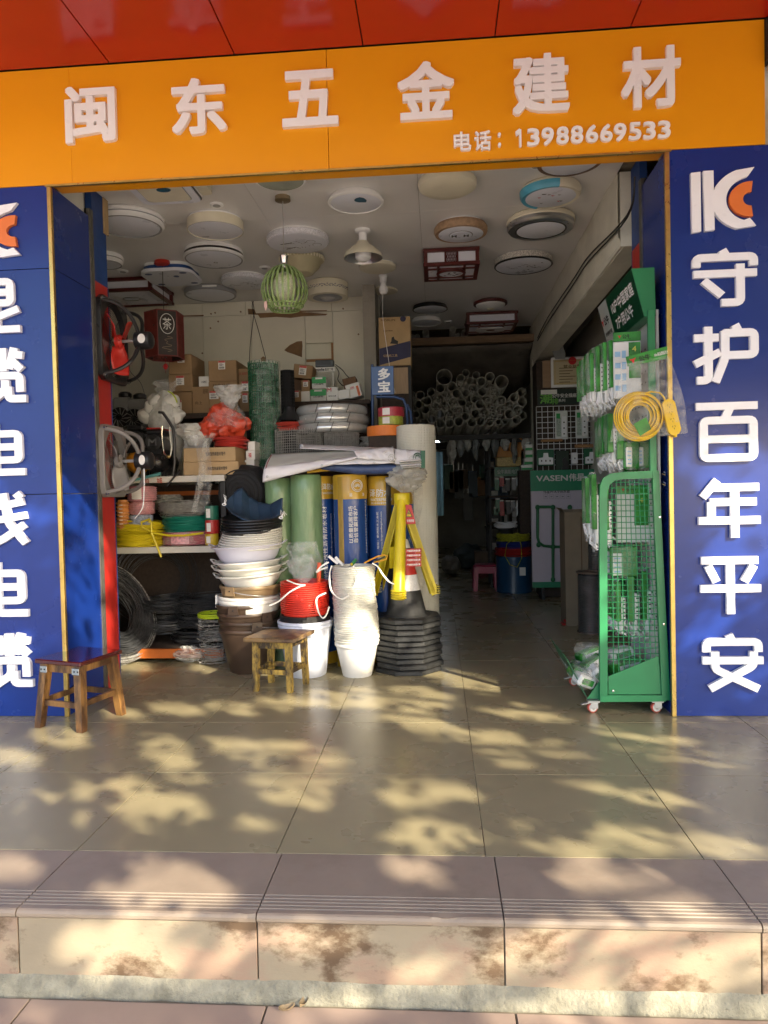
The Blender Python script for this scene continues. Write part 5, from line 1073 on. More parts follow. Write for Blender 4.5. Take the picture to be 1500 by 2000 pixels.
for k in range(5):
    c = bs_+V((.008+.003*k, .02, zt0+.016*k-.03)); t = thing('rubber_tub', ['lowest black rubber tub on the cream basins', 'second black rubber tub from the bottom of its pile', 'middle black rubber tub of its pile', 'fourth black rubber tub, just under the open blue-black one', 'topmost thin black rubber tub rim around the blue-black sheet'][k], 'tub', c, 'black rubber tubs')
    H = .10+.006*k; MB().lathe([(1e-6, 0), (.12, 0), (.18, .03), (.215, .07), (.236, H), (.243, H+.005), (.24, H+.012), (.23, H+.008), (.205, .07), (.12, .014), (1e-6, .012)], (0, 0, 0), 44, wob=.05, seed=k*1.7).xf(Matrix.Translation(c) @ Matrix.Rotation(.12, 4, 'X')).build('body', RUB, t, ang=50)
t = thing('rubber_sheet_tub', 'open blue-black rubber tub with a dipped rim leaning on top of the pile', 'tub', bs_+V((0, 0, zt0+.1)), 'black rubber tubs'); m = MB()
def lerp_px(L, i): k = min(int(i*(len(L)-1)), len(L)-2); f = i*(len(L)-1)-k; f = f*f*(3-2*f) if len(L) > 5 else f; return L[k][0]*(1-f)+L[k+1][0]*f, L[k][1]*(1-f)+L[k+1][1]*f
FR = [(441, 990), (452, 1003), (470, 1014), (492, 1021), (515, 1020), (535, 1014), (551, 1003)]; BR = [(443, 977), (455, 966), (472, 953), (485, 970), (505, 982), (530, 986), (553, 973)]
def rs_(i, j):
    a_, b_ = lerp_px(FR, i), lerp_px(BR, i); p, q2 = PY(*a_, Yb-.03-.17*math.sin(pi*i)), PY(*b_, Yb+.0+.16*math.sin(pi*i)); o_ = p*(1-j)+q2*j; return o_+V((0, 0, -.07*math.sin(pi*j)*math.sin(pi*i)+.004*noise.noise(V((i*7, j*4, 1)))))
m.grid(rs_, 36, 14); o = m.build('shell', BRU, t); o.modifiers.new('s', 'SOLIDIFY').thickness = -.012
for (x, y) in [(438, 985), (549, 1011)]:
    p = PY(x, y, Yb-.12); MB().tube([p+V((.014*math.cos(q*pi/5), -.004, .008*math.sin(q*pi/5))) for q in range(10)], .004, 5, closed=True).build('rope_tie', WHITE, t)
    for q in range(4): MB().tube([p, p+V((rnd.uniform(-.01, .03), -.006, .03+.01*q)), p+V((rnd.uniform(-.02, .05) if x > 500 else rnd.uniform(-.02, .02), -.01, .045+.01*q if x < 500 else .01*q))], .0025, 4).build('rope_end', WHITE, t)
# black ball of cloth (padded roll) behind
t = thing('padded_roll', 'dark quilted padding roll between the shelf and the green wrapped rolls', 'roll', PY(470, 1080, 1.45)+V((0, 0, 0))); p = PY(473, 962, 1.55); m = MB(); PAD = mat('black quilted cloth', (.016, .016, .017), .8, bump=.5, bs=9)
m.lathe([(1e-6, -.03), (.06, -.045), (.13, -.05), (.2, -.03), (.225, .03), (.225, .16), (.2, .22)], (p.x, p.y, p.z), 40, ax=(.12, 1, .1), wob=.12).build('roll', PAD, t)
for q in range(5): r_ = .05+.035*q; u, v = ortho((.12, 1, .1)); MB().tube([p+u*r_*math.cos(a_)+v*r_*math.sin(a_)+V((0, -.052+.006*q*0, 0)) for a_ in [z*pi/14 for z in range(28)]], .006, 5, closed=True).build('stitched_fold', PAD, t)
b0 = thing('support_crate', 'plain dark crate under the padded roll behind the bucket stack', 'crate', (p.x, 1.72, 0)); MB().box(p.x-.2, p.x+.2, 1.56, 1.9, .002, p.z-.235, .005).build('body', DKW, b0, smooth=False)
# red, black and white buckets
cw = PZ(592, 1326)+V((0, .15, 0)); cw.z = 0; Yw = cw.y; hz_ = zc(1216, 592, Yw)
GRB = 'buckets of the red stack'
bucket('bucket', cw, .152, .200, hz_, LPL, 'cool white bucket at the bottom of the red bucket stack', GRB, lugs=2, lugang=-1.35, lip=.01)
bucket('bucket', cw+V((0, 0, .028)), .152, .203, hz_, LPL, 'second cool white bucket nested at the bottom of the red bucket stack', GRB, lip=.01)
BKP = mat('black bucket plastic', (.013, .013, .014), .35)
for k in range(4):
    c = cw+V((.0, 0, zc(1212-k*4.6, 592, Yw)-.22)); bucket('bucket', c, .13, .180, .22, BKP, 'black bucket nested between the red and the cool white buckets', GRB, lip=.012, lugs=2, lugang=-1.6+.15*k)
RPL = mat('red bucket plastic', (.62, .035, .018), .32, var=.06)
for k in range(16):
    c = cw+V((.001*math.sin(k), 0, zc(1192-k*3.85, 592, Yw)-.2)); t = bucket('bucket', c, .12, .166+.0006*(k % 3), .2, RPL, 'thin red bucket nested in the red stack under a clear bag', GRB, lip=.019, lugs=0, tilt=(0, .012*math.sin(k*1.3)))
    if k in (2, 5, 8, 10): d_ = k*.1; MB().lathe([(.012, 0), (.012, .01), (.004, .012)], c+V((.17*math.cos(-.7-d_), .17*math.sin(-.7-d_), .18)), 10, ax=(math.cos(-.7-d_), math.sin(-.7-d_), 0)).build('rivet', RPL, t)
ztr = zc(1131, 592, Yw)
t = thing('plastic_bag', 'tall crumpled clear bag standing in the red buckets', 'bag', cw+V((0, 0, ztr))); bag(MB(), (556, 1060, 622, 1140), Yw-.1, .2, 41, .32, .75, 2.2).build('film', FILMC, t); bag(MB(), (560, 1085, 618, 1142), Yw-.08, .16, 44, .35, .6, 2.8).build('inner_film', FILMC, t)
t = thing('handle_tool', 'tool with an upright red handle standing in the red buckets', 'tool', PY(624, 1132, Yw-.05)); MB().tube([PY(623, 1146, Yw-.04), PY(623, 1128, Yw-.04), PY(623, 1112, Yw-.04), PY(624, 1099, Yw-.04)], [.008, .017, .018, .015], 10).build('handle', mat('orange-red grip', (.72, .10, .03), .4), t); MB().cyl(PY(623, 1170, Yw-.04), PY(623, 1144, Yw-.04), .008, n=8).build('shank', STEEL, t)
STR = mat('white plastic strap', (.78, .77, .72), .4, var=.05)
def strap(pts, Y, lab, wd=.007, nm='plastic_strap'):
    P = [PY(x, y, Y-.0*i) for i, (x, y) in enumerate(pts)]; out = []
    for i in range(len(P)-1):
        a, b, c, d = P[max(0, i-1)], P[i], P[i+1], P[min(len(P)-1, i+2)]
        for t in range(6): t /= 6; out.append(.5*((2*b)+(c-a)*t+(2*a-5*b+4*c-d)*t*t+(3*b-a-3*c+d)*t**3))
    out.append(P[-1]); m = MB(); vs = []
    for i, p in enumerate(out):
        d_ = (out[min(i+1, len(out)-1)]-out[max(0, i-1)]).normalized(); s_ = d_.cross(V((math.sin(i*.35)*.7, 1, .2))).normalized(); vs += [p-s_*wd/1.2+V((0, .001, 0)), p+s_*wd/1.2+V((0, .001, 0)), p+s_*wd/1.2-V((0, .001, 0)), p-s_*wd/1.2-V((0, .001, 0))]
    m.add(vs, [(i*4+a, i*4+(a+1) % 4, i*4+4+(a+1) % 4, i*4+4+a) for i in range(len(out)-1) for a in range(4)])
    return tag(m.build(nm, STR), lab, 'strap', 'white plastic straps on the buckets')
strap([(560, 1133), (580, 1141), (596, 1143), (585, 1146), (565, 1157), (545, 1174), (526, 1183)], Yw-.19, 'long white strap pulled across from the red buckets to the brown buckets')
strap([(637, 1158), (622, 1165), (618, 1175), (622, 1195), (630, 1207), (638, 1200), (643, 1185)], Yw-.19, 'looped white strap hanging down the black bucket rims')
strap([(642, 1098), (628, 1106), (618, 1118), (628, 1112), (640, 1108)], Yw-.17, 'short white strap looped beside the red handle')
# tall stack of thin white buckets
cs = PZ(695, 1325)+V((0, .112, 0)); cs.z = 0; Ys = cs.y; ZT_ = zc(1104, 690, Ys); zr0 = zc(1252, 692, Ys)
GW = 'white buckets of the tall thin stack'
MILKP = mat('translucent white plastic', (.70, .70, .68), .3, var=.02, vs=4)
bucket('bucket', cs, .112, .158, zr0, MILKP, 'smooth white bucket at the very bottom of the tall thin stack', GW, lip=.010)
N = 44; Hn = zr0; src = None
for k in range(1, N+1):
    u_ = k/N; z = zr0+(ZT_-zr0)*u_-Hn; dx = -.012*u_+.006*math.sin(u_*7); sc_ = 1-.035*u_+.012*math.sin(u_*6.5)
    c = cs+V((dx, .01*math.sin(u_*4), z))
    if src is None:
        src = MB().lathe([(.118, .02), (.156, Hn-.03), (.158, Hn-.012), (.170, Hn-.0095), (.171, Hn-.006), (.166, Hn-.0045), (.159, Hn), (.156, Hn), (.154, Hn-.02), (.115, .022)], c, 44).build('bucket', CPL, org=c, ang=50); o = src
    else: o = src.copy(); col.objects.link(o); o.location = c
    o.scale = (sc_, sc_, 1); o.rotation_euler = (rnd.uniform(-.012, .012), rnd.uniform(-.012, .012), k)
    tag(o, 'thin cream-white bucket nested in the tall stack beside the cone bases', 'bucket', GW)
t = thing('plastic_bag', 'torn cloudy plastic wrap clinging to the tall white bucket stack', 'bag', cs+V((0, 0, .5)))
m = MB(); m.grid(lambda i, j: cs+V((.174*math.cos(-2.9+2.6*i)*(1+.02*noise.noise(V((i*6, j*6, 0)))), .174*math.sin(-2.9+2.6*i)*(1+.02*noise.noise(V((i*6, j*6, 4)))), zr0+.03+.08*i*(1-j)+j*(.30-.1*i+.05*noise.noise(V((i*5, 1, 0)))))), 36, 14); m.build('film', mat('thin milky wrap', (.75, .74, .68), .2, var=.05, bump=.7, bs=20, alpha=.2), t)
m = MB(); m.grid(lambda i, j: cs+V((.172*math.cos(-2.95+1.5*i)*(1+.02*noise.noise(V((i*6, j*6, 8)))), .172*math.sin(-2.95+1.5*i)*(1+.02*noise.noise(V((i*6, j*6, 9)))), ZT_-.28+.1*abs(i-.5)+j*(.2-.12*i)))
, 26, 10); m.build('film', MATS['thin milky wrap'], t)
strap([(648, 1105), (644, 1120), (645, 1145), (652, 1160), (668, 1170), (682, 1162)], Ys-.2, 'white strap trailing down the upper rims of the tall stack')
strap([(727, 1100), (738, 1107), (748, 1122), (760, 1136), (770, 1141)], Ys-.18, 'white strap reaching from the tall stack to the yellow stand')
strap([(690, 1105), (697, 1118), (700, 1128), (694, 1140)], Ys-.2, 'short strap drooping over the front rim of the tall stack')
# tools inside the top bucket
t = thing('scissors', 'orange-handled scissors resting on the rim of the tall white stack', 'scissors', PY(725, 1103, Ys-.06)); MB().tube([PY(x, y, Ys-.06) for x, y in [(711, 1100), (722, 1094), (735, 1088), (748, 1084), (757, 1086), (754, 1092), (742, 1096), (730, 1098)]], .0065, 6).build('handle', mat('orange grip', (.68, .33, .03), .4), t); MB().bar(PY(714, 1100, Ys-.06), PY(694, 1108, Ys-.04), .012, .003).build('blade', STEEL, t, smooth=False)
MB().tube([PY(x, y, Ys-.062) for x, y in [(730, 1096), (742, 1092), (752, 1087)]], .007, 6).build('grip', mat('dark grip', (.05, .05, .045), .5), t)
t = thing('trowel', 'small tool with a green and yellow grip in the tall white stack', 'tool', PY(690, 1103, Ys)); MB().tube([PY(x, y, Ys-.04) for x, y in [(686, 1104), (691, 1098), (696, 1092)]], [.012, .014, .012], 8).build('handle', mat('green grip', (.03, .20, .05), .4), t); MB().ball(PY(687, 1102, Ys-.045), .012, n=8, m=6).build('collar', YLW, t); MB().cyl(PY(688, 1104, Ys-.03), PY(672, 1112, Ys), .006, n=6).build('shank', STEEL, t)
t = thing('wrench', 'steel pliers with white sleeves lying across the tall white stack', 'tool', PY(660, 1100, Ys)); 
for pts in ([(642, 1086), (650, 1093), (660, 1101)], [(655, 1088), (662, 1096), (670, 1104)]): MB().tube([PY(x, y, Ys-.05) for x, y in pts], .011, 8).build('handle', LWHITE, t)
MB().ball(PY(668, 1102, Ys-.05), .02, .01, .012, 10, 6).build('jaw', STEEL, t)
# traffic cones -------------------------------------------------------
cc_ = PZ(795, 1320)+V((0, .235, 0)); cc_.z = 0; Yc = cc_.y; zb1 = PY(795, 1198, Yc).z; NC = 10; lay = zb1/NC
GC = 'stacked traffic cones'; CRB = mat('scuffed black rubber', (.02, .021, .022), .55, var=.5, vs=9, dirt=.3, dcol=(.09, .09, .088), ds=10, bump=.3, bs=25)
def octo(R, k=.40): return [(R*a, R*b) for a, b in ((1, -k), (1, k), (k, 1), (-k, 1), (-1, k), (-1, -k), (-k, -1), (k, -1))]
for k in range(NC):
    Rk = .252+.006*math.sin(k*2.3); dx = [.0, .01, -.004, .006, .008, -.006, .004, -.004, .002, -.006][k]; c = cc_+V((dx, 0, k*lay)); rot = Matrix.Rotation(rnd.uniform(-.07, .07)+.12, 2); top = k == NC-1
    t = thing('traffic_cone', ['black rubber traffic cone base at the bottom of the stack', 'uppermost traffic cone with red and white bands, capped by the yellow stands'][1 if top else 0] if k in (0, NC-1) else 'black octagonal traffic cone base within the stack', 'traffic cone', c, GC)
    pts = [tuple(rot @ V(p)) for p in octo(Rk)]; m = MB(); vs = []
    for z, s_ in ((.001, .985), (lay*.14, 1.0), (lay*.70, 1.0), (lay*.86, .95)): vs += [c+V((a*s_, b*s_, z+.003*noise.noise(V((a*9, b*9, k))))) for a, b in pts]
    m.add(vs, [(i*8+a, i*8+(a+1) % 8, i*8+8+(a+1) % 8, i*8+8+a) for i in range(3) for a in range(8)]+[tuple(range(7, -1, -1)), tuple(range(24, 32))]).build('base', CRB, t, smooth=False)
    MB().lathe([(.19, lay*.8), (.19, lay*.99)], c, 28).build('collar', CRB, t)
    if top:
        zt_ = PY(795, 1053, Yc).z-c.z; z0 = lay*.9; rb, rt = .158, .028
        def R_(z): return rb+(rt-rb)*(z-z0)/(zt_-z0)
        z1, z2, z3, z4 = [PY(795, y, Yc).z-c.z for y in (1150, 1121, 1094, 1070)]
        MB().lathe([(.2, lay*.76), (.19, z0), (R_(z0), z0+.01), (R_(z1), z1)], c, 40).build('cone_body', CRB, t, ang=60)
        MB().lathe([(R_(z1)+.003, z1-.004), (R_(z2)+.003, z2)], c, 40).build('reflective_band', mat('white reflective sheet', (.70, .70, .70), .3, var=.15, vs=60, bump=.3, bs=110), t); MB().lathe([(R_(z2)+.001, z2-.001), (R_(z3), z3)], c, 40).build('red_band', mat('cone red', (.5, .03, .025), .4), t)
        MB().lathe([(R_(z3)+.001, z3-.001), (R_(z4), z4)], c, 40).build('upper_band', RUB, t); MB().lathe([(R_(z4), z4-.001), (rt, zt_-.01), (rt*.8, zt_), (1e-6, zt_+.001)], c, 24).build('tip', WPL, t)
# yellow bracket stands over the cone
YEL = mat('yellow stand plastic', (.66, .52, .012), .38, var=.08, vs=5, dirt=.1, dcol=(.3, .22, .03)); GY = 'yellow warning stands'
zf = PY(785, 1156, Yc-.22).z; zap = PY(785, 976, Yc).z; capz = PY(785, 963, Yc).z
REDS = mat('red warning sticker', (.48, .02, .015), .4, var=.05)
def stand(k):
    c = V((cc_.x-.02, Yc, zf-.018*k)); t = thing('yellow_stand', ['topmost yellow plastic warning stand with a red danger sticker over the cone', 'second yellow warning stand nested under the topmost one', 'third yellow warning stand nested in the pile', 'lowest yellow warning stand of the nested pile'][k], 'stand', c, GY)
    ap = V((c.x, c.y, zap-.018*k))
    for j, a_ in enumerate((math.radians(-97), math.radians(12), math.radians(158))):
        d_ = V((math.cos(a_), math.sin(a_), 0)); s_ = V((-d_.y, d_.x, 0)); p1 = c+d_*(.245); p0 = ap+d_*.028; q = p1-p0; n_ = q.cross(s_).normalized(); n_ = n_ if n_.dot(d_) > 0 else -n_
        if j == 0:
            m = MB(); m.tube([p0, p0*.5+p1*.5, p1], [.036, .043, .046], 16, cap=True); m.build('leg', YEL, t, ang=50); MB().lathe([(.058, -.004), (.06, 0), (.058, .004), (.04, .004)], p1+V((0, 0, .012)), 24).build('foot_flange', YEL, t)
        else:      # channel leg with side flanges
            m = MB(); m.prism([(-.03, 0), (.03, 0), (.055, 1), (-.055, 1)], p0, s_, q, n_, .006); m.build('leg', YEL, t, smooth=False)
            for s2 in (-1, 1): m = MB(); m.obox((p0+p1)/2+s_*s2*.043-n_*.014, q*.5, s_*.003, n_*.02, .001); m.build('leg_flange', YEL, t, smooth=False)
            MB().prism([(-.065, -.02), (.065, -.02), (.065, .03), (-.065, .03)], p1+V((0, 0, .008)), s_, d_, (0, 0, 1), .004).build('foot_flange', YEL, t, smooth=False)
    if k == 0: MB().lathe([(.05, -.05), (.054, -.045), (.062, -.04), (.064, .0), (.064, .038), (.06, .045), (1e-6, .046)], V((c.x, c.y, zap+.005)), 32).build('cap', YEL, t)
    # cross plate with red warning strip
    a, b, z0, z1 = rect(791, 1072+9*k, 824, 1079+9*k, Yc-.1); d_ = V((.42, -.9, 0)).normalized(); U_ = V((.93, .36, 0)).normalized()
    pc_ = V(((a+b)/2, Yc-.105, (z0+z1)/2)); MB().obox(pc_, U_*(b-a)/2, U_.cross(V((0, 0, 1)))*.003, (0, 0, .016), .001).build('warning_strip', REDS, t, smooth=False)
    text('严禁挪用电缆支架', pc_+U_.cross(V((0, 0, 1)))*.0035, (b-a)*.85, .016, U=U_, d=.0006, bold=.02, mt=INKW, parent=t)
    MB().obox(pc_+V((-.13, .05, 0)), U_*.06, U_.cross(V((0, 0, 1)))*.003, (0, 0, .03), .001).build('cross_plate', YEL, t, smooth=False)
    if k == 0:
        a_ = math.radians(12); dR = V((math.cos(a_), math.sin(a_), 0)); P = [PY(x, y, Yc-.055) for x, y in [(788, 986), (803, 986), (812, 1023), (794, 1024)]]
        m = MB(); m.add([p for p in P]+[p+V((0, .004, 0)) for p in P], [(3, 2, 1, 0), (4, 5, 6, 7)]+[(i, (i+1) % 4, (i+1) % 4+4, i+4) for i in range(4)]); m.build('danger_sticker', REDS, t, smooth=False)
        tr = [PY(x, y, Yc-.0555) for x, y in [(798, 993), (806, 1010), (793, 1010)]]; MB().add(tr, [(0, 2, 1)]).build('warning_triangle', INK, t, smooth=False); tr = [PY(x, y, Yc-.0562) for x, y in [(798, 996.5), (803.5, 1008.5), (794.5, 1008.5)]]; MB().add(tr, [(0, 2, 1)]).build('warning_triangle', YEL, t, smooth=False)
        bo = [PY(x, y, Yc-.0568) for x, y in [(798, 999), (796.4, 1003.5), (798.6, 1003.5), (797.6, 1007.5), (801, 1002.4), (799, 1002.2)]]; MB().add(bo, [(0, 1, 2, 3, 4, 5)]).build('lightning_bolt', INK, t, smooth=False)
        p = PY(801.5, 1017, Yc-.0558); text('有电危险', p, .056, .022, d=.0006, bold=.02, mt=INKW, parent=t)
for k in range(4): stand(k)
# wrapped rolls ------------------------------------------------------
def cyl_text(s, c, R, z, a0, wd, ht, mt, t, vertical=False, bold=.012):
    """lettering wrapped on an upright cylinder; a0 = angle of its centre; vertical turns it 90 degrees"""
    vs, fs, lo, hi = glyph(s, 0, 1.0); sx, sy = wd/(hi.x-lo.x), ht/(hi.y-lo.y); m = MB()
    for i, (ox, oy) in enumerate([(-bold, 0), (bold, 0), (0, bold)]):
        P = []
        for v in vs:
            u_, w_ = (v.x+ox-(lo.x+hi.x)/2)*sx, (v.y+oy-(lo.y+hi.y)/2)*sy
            if vertical: u_, w_ = -w_, u_
            a_ = a0+u_/R; P.append(c+V(((R+.0012+.0003*i)*math.cos(a_), (R+.0012+.0003*i)*math.sin(a_), z+w_)))
        m.add(P, fs)
    return m.build('lettering', mt, t, smooth=False)
MUST = mat('mustard printed wrap', (.45, .27, .025), .22, var=.14, vs=6, bump=.6, bs=11, stretch=(1, 1, .4)); BLP = mat('blue printed wrap', (.012, .055, .22), .22, var=.16, vs=6, bump=.6, bs=11, stretch=(1, 1, .4)); LGN = mat('pale green film wrap', (.17, .28, .14), .2, var=.22, vs=6, bump=1, bs=13, stretch=(1, 1, .3))
GRO = 'membrane rolls standing on the floor'
PW = mat('print white', (.62, .62, .60), .5, var=.05)
def mroll(x, wpx, yt, Yf, lab, kind, prints=True, band=975):
    R = wpx*mpp(Yf)/2; p = PY(x, yt, Yf+R); c = V((p.x, Yf+R, 0)); H = p.z; t = thing('membrane_roll', lab, 'roll', c, GRO); zb = PY(x, band, Yf).z
    if kind == 'green':
        MB().lathe([(R*.97, .002), (R, .02)]+[(R*(1+.012*noise.noise(V((z*.9, x*.1, 0)))), H*z/12) for z in range(1, 12)]+[(R, H-.02), (R*.9, H-.003), (R*.4, H), (R*.35, H-.03)], c, 40, wob=.03, seed=x).build('wrap', LGN, t); MB().lathe([(R*.34, H-.2), (R*.34, H-.01)], c, 20).build('core', CARD, t); return t
    zm = .10
    MB().lathe([(R*.97, .002), (R, .015), (R, zm)], c, 44).build('lower_band', MUST, t); MB().lathe([(R, zm+.0005), (R, zb)], c, 44, wob=.01).build('blue_wrap', BLP, t); MB().lathe([(R+.0005, zb+.0005), (R+.0005, H-.015), (R*.95, H-.002), (R*.5, H), (R*.3, H-.03)], c, 44).build('upper_band', MUST, t)
    return t, c, R, H, zb
r1 = mroll(545, 58, 934, 1.32, 'pale green wrapped roll partly behind the rubber tubs', 'green'); r2 = mroll(597, 64, 927, 1.24, 'wide pale green film-wrapped roll next to the printed rolls', 'green')
t, c, R, H, zb = mroll(622, 62, 930, 1.36, 'blue and mustard printed roll tucked behind the green roll', 'p')
aF = -pi/2+.2
cyl_text('佳泽防水', c, R, zb+.10, aF+.5, .16, .05, PW, t); cyl_text('JIAZE WATERPROOF', c, R, zb+.045, aF+.5, .17, .022, PW, t)
cyl_text('弹性体改性沥青防水卷材', c, R, zb-.36, aF+.30, .6, .035, PW, t, True); cyl_text('www.fangyuanfangshui.com', c, R, zb-.3, aF+.78, .36, .018, PW, t, True)
t, c, R, H, zb = mroll(683, 69, 927, 1.22, 'front printed roll with a round emblem on mustard and a blue lower part', 'p')
cyl_text('以质量拓展市场', c, R, zb-.2, aF-.08, .29, .034, PW, t, True); cyl_text('靠信誉赢得客户', c, R, zb-.2, aF+.20, .29, .034, PW, t, True); cyl_text('国家标准弹性体改性沥青防水卷材推荐产品', c, R, zb-.22, aF+.95, .42, .012, PW, t, True)
cyl_text('洁', c, R, zb+.035, aF-.05, .024, .028, PW, t); cyl_text('净', c, R, zb+.035, aF+.75, .024, .028, PW, t)
for r_, w_, mt in ((.046, .003, PW), (.035, .0022, PW)):
    m = MB(); m.tube([c+V(((R+.002)*math.cos(aF+.35+r_*math.cos(q*pi/18)/R), (R+.002)*math.sin(aF+.35+r_*math.cos(q*pi/18)/R), zb+.105+r_*math.sin(q*pi/18))) for q in range(36)], w_, 5, closed=True); m.build('emblem_ring', mt, t)
m = MB()
for q in range(9): a_ = q*pi/8; m.tube([c+V(((R+.002)*math.cos(aF+.35+r_*math.cos(a_)/R), (R+.002)*math.sin(aF+.35+r_*math.cos(a_)/R), zb+.097+r_*.9*math.sin(a_)*1.0)) for r_ in (.006, .027)], .0022, 4)
m.build('emblem', PW, t)
m = MB(); m.grid(lambda i, j: c+V(((R+.004+.004*noise.noise(V((j*9, i*5, 0))))*math.cos(aF-.85+.35*i), (R+.004+.004*noise.noise(V((j*9, i*5, 0))))*math.sin(aF-.85+.35*i), .1+j*(H-.12))), 8, 40); m.build('film_fold', mat('yellow film fold', (.45, .30, .04), .2, var=.2, bump=.5, bs=12, alpha=.75, stretch=(1, 1, .3)), t)
t, c, R, H, zb = mroll(748, 66, 930, 1.34, 'printed roll with large white lettering beside the black strip', 'p', band=987)
cyl_text('泽防水', c, R, zb+.10, aF-.35, .19, .062, PW, t); cyl_text('WATERPROOF', c, R, zb+.045, aF-.3, .19, .022, PW, t); cyl_text('防水材料供应', c, R, zb+.018, aF-.3, .17, .016, PW, t); cyl_text('www.fangyuanfangshui.com', c, R, zb-.2, aF-.28, .3, .016, PW, t, True); cyl_text('材料有限公司', c, R, zb-.55, aF-.45, .3, .03, PW, t, True); cyl_text('地址：新洲防水工业区', c, R, zb-.2, aF-.52, .3, .016, PW, t, True)
MB().grid(lambda i, j: c+V(((R+.006)*math.cos(aF+.02+.3*i), (R+.006)*math.sin(aF+.02+.3*i), .02+j*(H-.03))), 5, 2).build('black_strip', RUB, t)
t, c, R, H, zb = mroll(778, 60, 938, 1.46, 'printed roll hidden behind the yellow stands', 'p', band=985)
# white banner tarpaulin lying over the rolls ---------------------------
TARP = mat('white banner cloth', (.70, .69, .71), .42, var=.05, vs=4, bump=.25, bs=10); TGR = mat('green banner edge', (.015, .10, .05), .5); GRYT = mat('grey banner back', (.50, .50, .46), .45, var=.08, vs=4, bump=.2, bs=9)
tp = thing('folded_banner', 'folded white banner sheet with eyelets lying across the standing rolls', 'banner', PY(680, 928, 1.35))
def sheet(corn, Y0, Y1, mt, nm, nu=30, nv=9, sag=.0, wav=.008, seed=0, th=.004):
    """bilinear sheet between four photo points (tl, tr, br, bl); top edge at depth Y1, bottom edge at Y0"""
    def fn(i, j):
        x = (corn[0][0]*(1-i)+corn[1][0]*i)*(1-j)+(corn[3][0]*(1-i)+corn[2][0]*i)*j; y = (corn[0][1]*(1-i)+corn[1][1]*i)*(1-j)+(corn[3][1]*(1-i)+corn[2][1]*i)*j
        Y = Y1*(1-j)+Y0*j; p = PY(x, y+sag*math.sin(pi*i), Y); e = wav*noise.noise(V((i*6, j*3, seed))); return p+V((0, -e*2-.02*math.sin(pi*j), e*.6))
    o = MB().grid(fn, nu, nv).build(nm, mt, tp); o.modifiers.new('s', 'SOLIDIFY').thickness = th; return o
sheet([(586, 868), (770, 876), (772, 884), (586, 876)], 1.30, 1.5, TARP, 'back_fold', seed=1)
sheet([(530, 887), (742, 876), (700, 893), (516, 915)], 1.17, 1.40, GRYT, 'upper_face', seed=2)
sheet([(517, 913), (705, 891), (690, 897), (513, 942)], 1.155, 1.175, TARP, 'front_flap', seed=3, wav=.005)
sheet([(640, 896), (760, 878), (775, 905), (640, 908)], 1.16, 1.25, TARP, 'middle_fold', seed=4)
sheet([(690, 880), (768, 873), (772, 900), (700, 896)], 1.14, 1.2, TARP, 'middle_fold', seed=5)
sheet([(770, 877), (822, 880), (826, 912), (772, 906)], 1.15, 1.2, TARP, 'end_fold', nu=10, seed=6)
for q, (cx, cy, r0, mt) in enumerate([(757, 889, 14, TARP), (765, 894, 10, GRYT), (806, 900, 16, TARP), (816, 893, 13, TGR)]):
    pts = []
    for k in range(40): a_ = k*.33; r_ = r0*(1-k/52); pts.append(PY(cx+r_*math.cos(a_)*.9, cy+r_*math.sin(a_)*.95, 1.13))
    m = MB(); m.add([p for p in pts]+[p+V((0, .22, 0)) for p in pts], [(k, k+1, 40+k+1, 40+k) for k in range(39)]); o = m.build('rolled_end', mt, tp); o.modifiers.new('s', 'SOLIDIFY').thickness = .004
for q in range(4): sheet([(778+2*q, 899+4.2*q), (822, 896+4.6*q), (823, 899+4.6*q), (779+2*q, 902.5+4.2*q)], 1.12+.004*q, 1.16, [TARP, GRYT][q % 2], 'stacked_fold', nu=9, nv=4, seed=10+q, wav=.003)
m = MB().tube([PY(826, y, 1.135) for y in (880, 890, 902, 914)], .008, 6, flat=2.5); m.build('green_edge', TGR, tp)
for x, y in [(522, 931), (629, 909), (731, 903), (590, 871)]: MB().lathe([(.004, 0), (.009, .001), (.010, .003), (.006, .004), (.004, .002)], PY(x, y, 1.128 if x != 590 else 1.26), 14, ax=(0, -1, 0)).build('eyelet', STEEL, tp)
m = MB().tube([PY(x, y, 1.16) for x, y in [(514, 942), (516, 925), (522, 905), (530, 888)]], .004, 5); m.build('hem_line', mat('maroon hem', (.2, .05, .05), .6), tp)
t = thing('tarpaulin_roll', 'rolled dark blue tarpaulin in film under the white banner', 'tarpaulin', PY(710, 925, 1.3)); MB().tube([PY(x, y, 1.24) for x, y in [(628, 913), (660, 913), (700, 917), (745, 916), (785, 914)]], [.02, .035, .042, .042, .035], 14).build('roll', mat('blue tarpaulin', (.035, .06, .15), .4, var=.3, vs=14, bump=.5, bs=25), t)
MB().tube([PY(x, y, 1.24) for x, y in [(600, 922), (630, 918), (665, 916), (685, 919)]], .012, 8).build('yellow_cord', MUST, t)
t = thing('film_drape', 'grey crumpled film hanging over the rolls beside the yellow stand cap', 'plastic sheet', PY(800, 960, 1.2)); bag(MB(), (752, 902, 834, 962), 1.16, .14, 61, .45, .5, 2.0).build('film', mat('grey smoky film', (.42, .41, .36), .2, var=.15, bump=.7, bs=12, alpha=.55), t)
MB().grid(lambda i, j: PY(800+22*i+5*math.sin(j*6), 935+190*j*(1-.3*i), 1.45+.02*noise.noise(V((i*4, j*6, 2)))), 8, 20).build('tail', FILM, t)
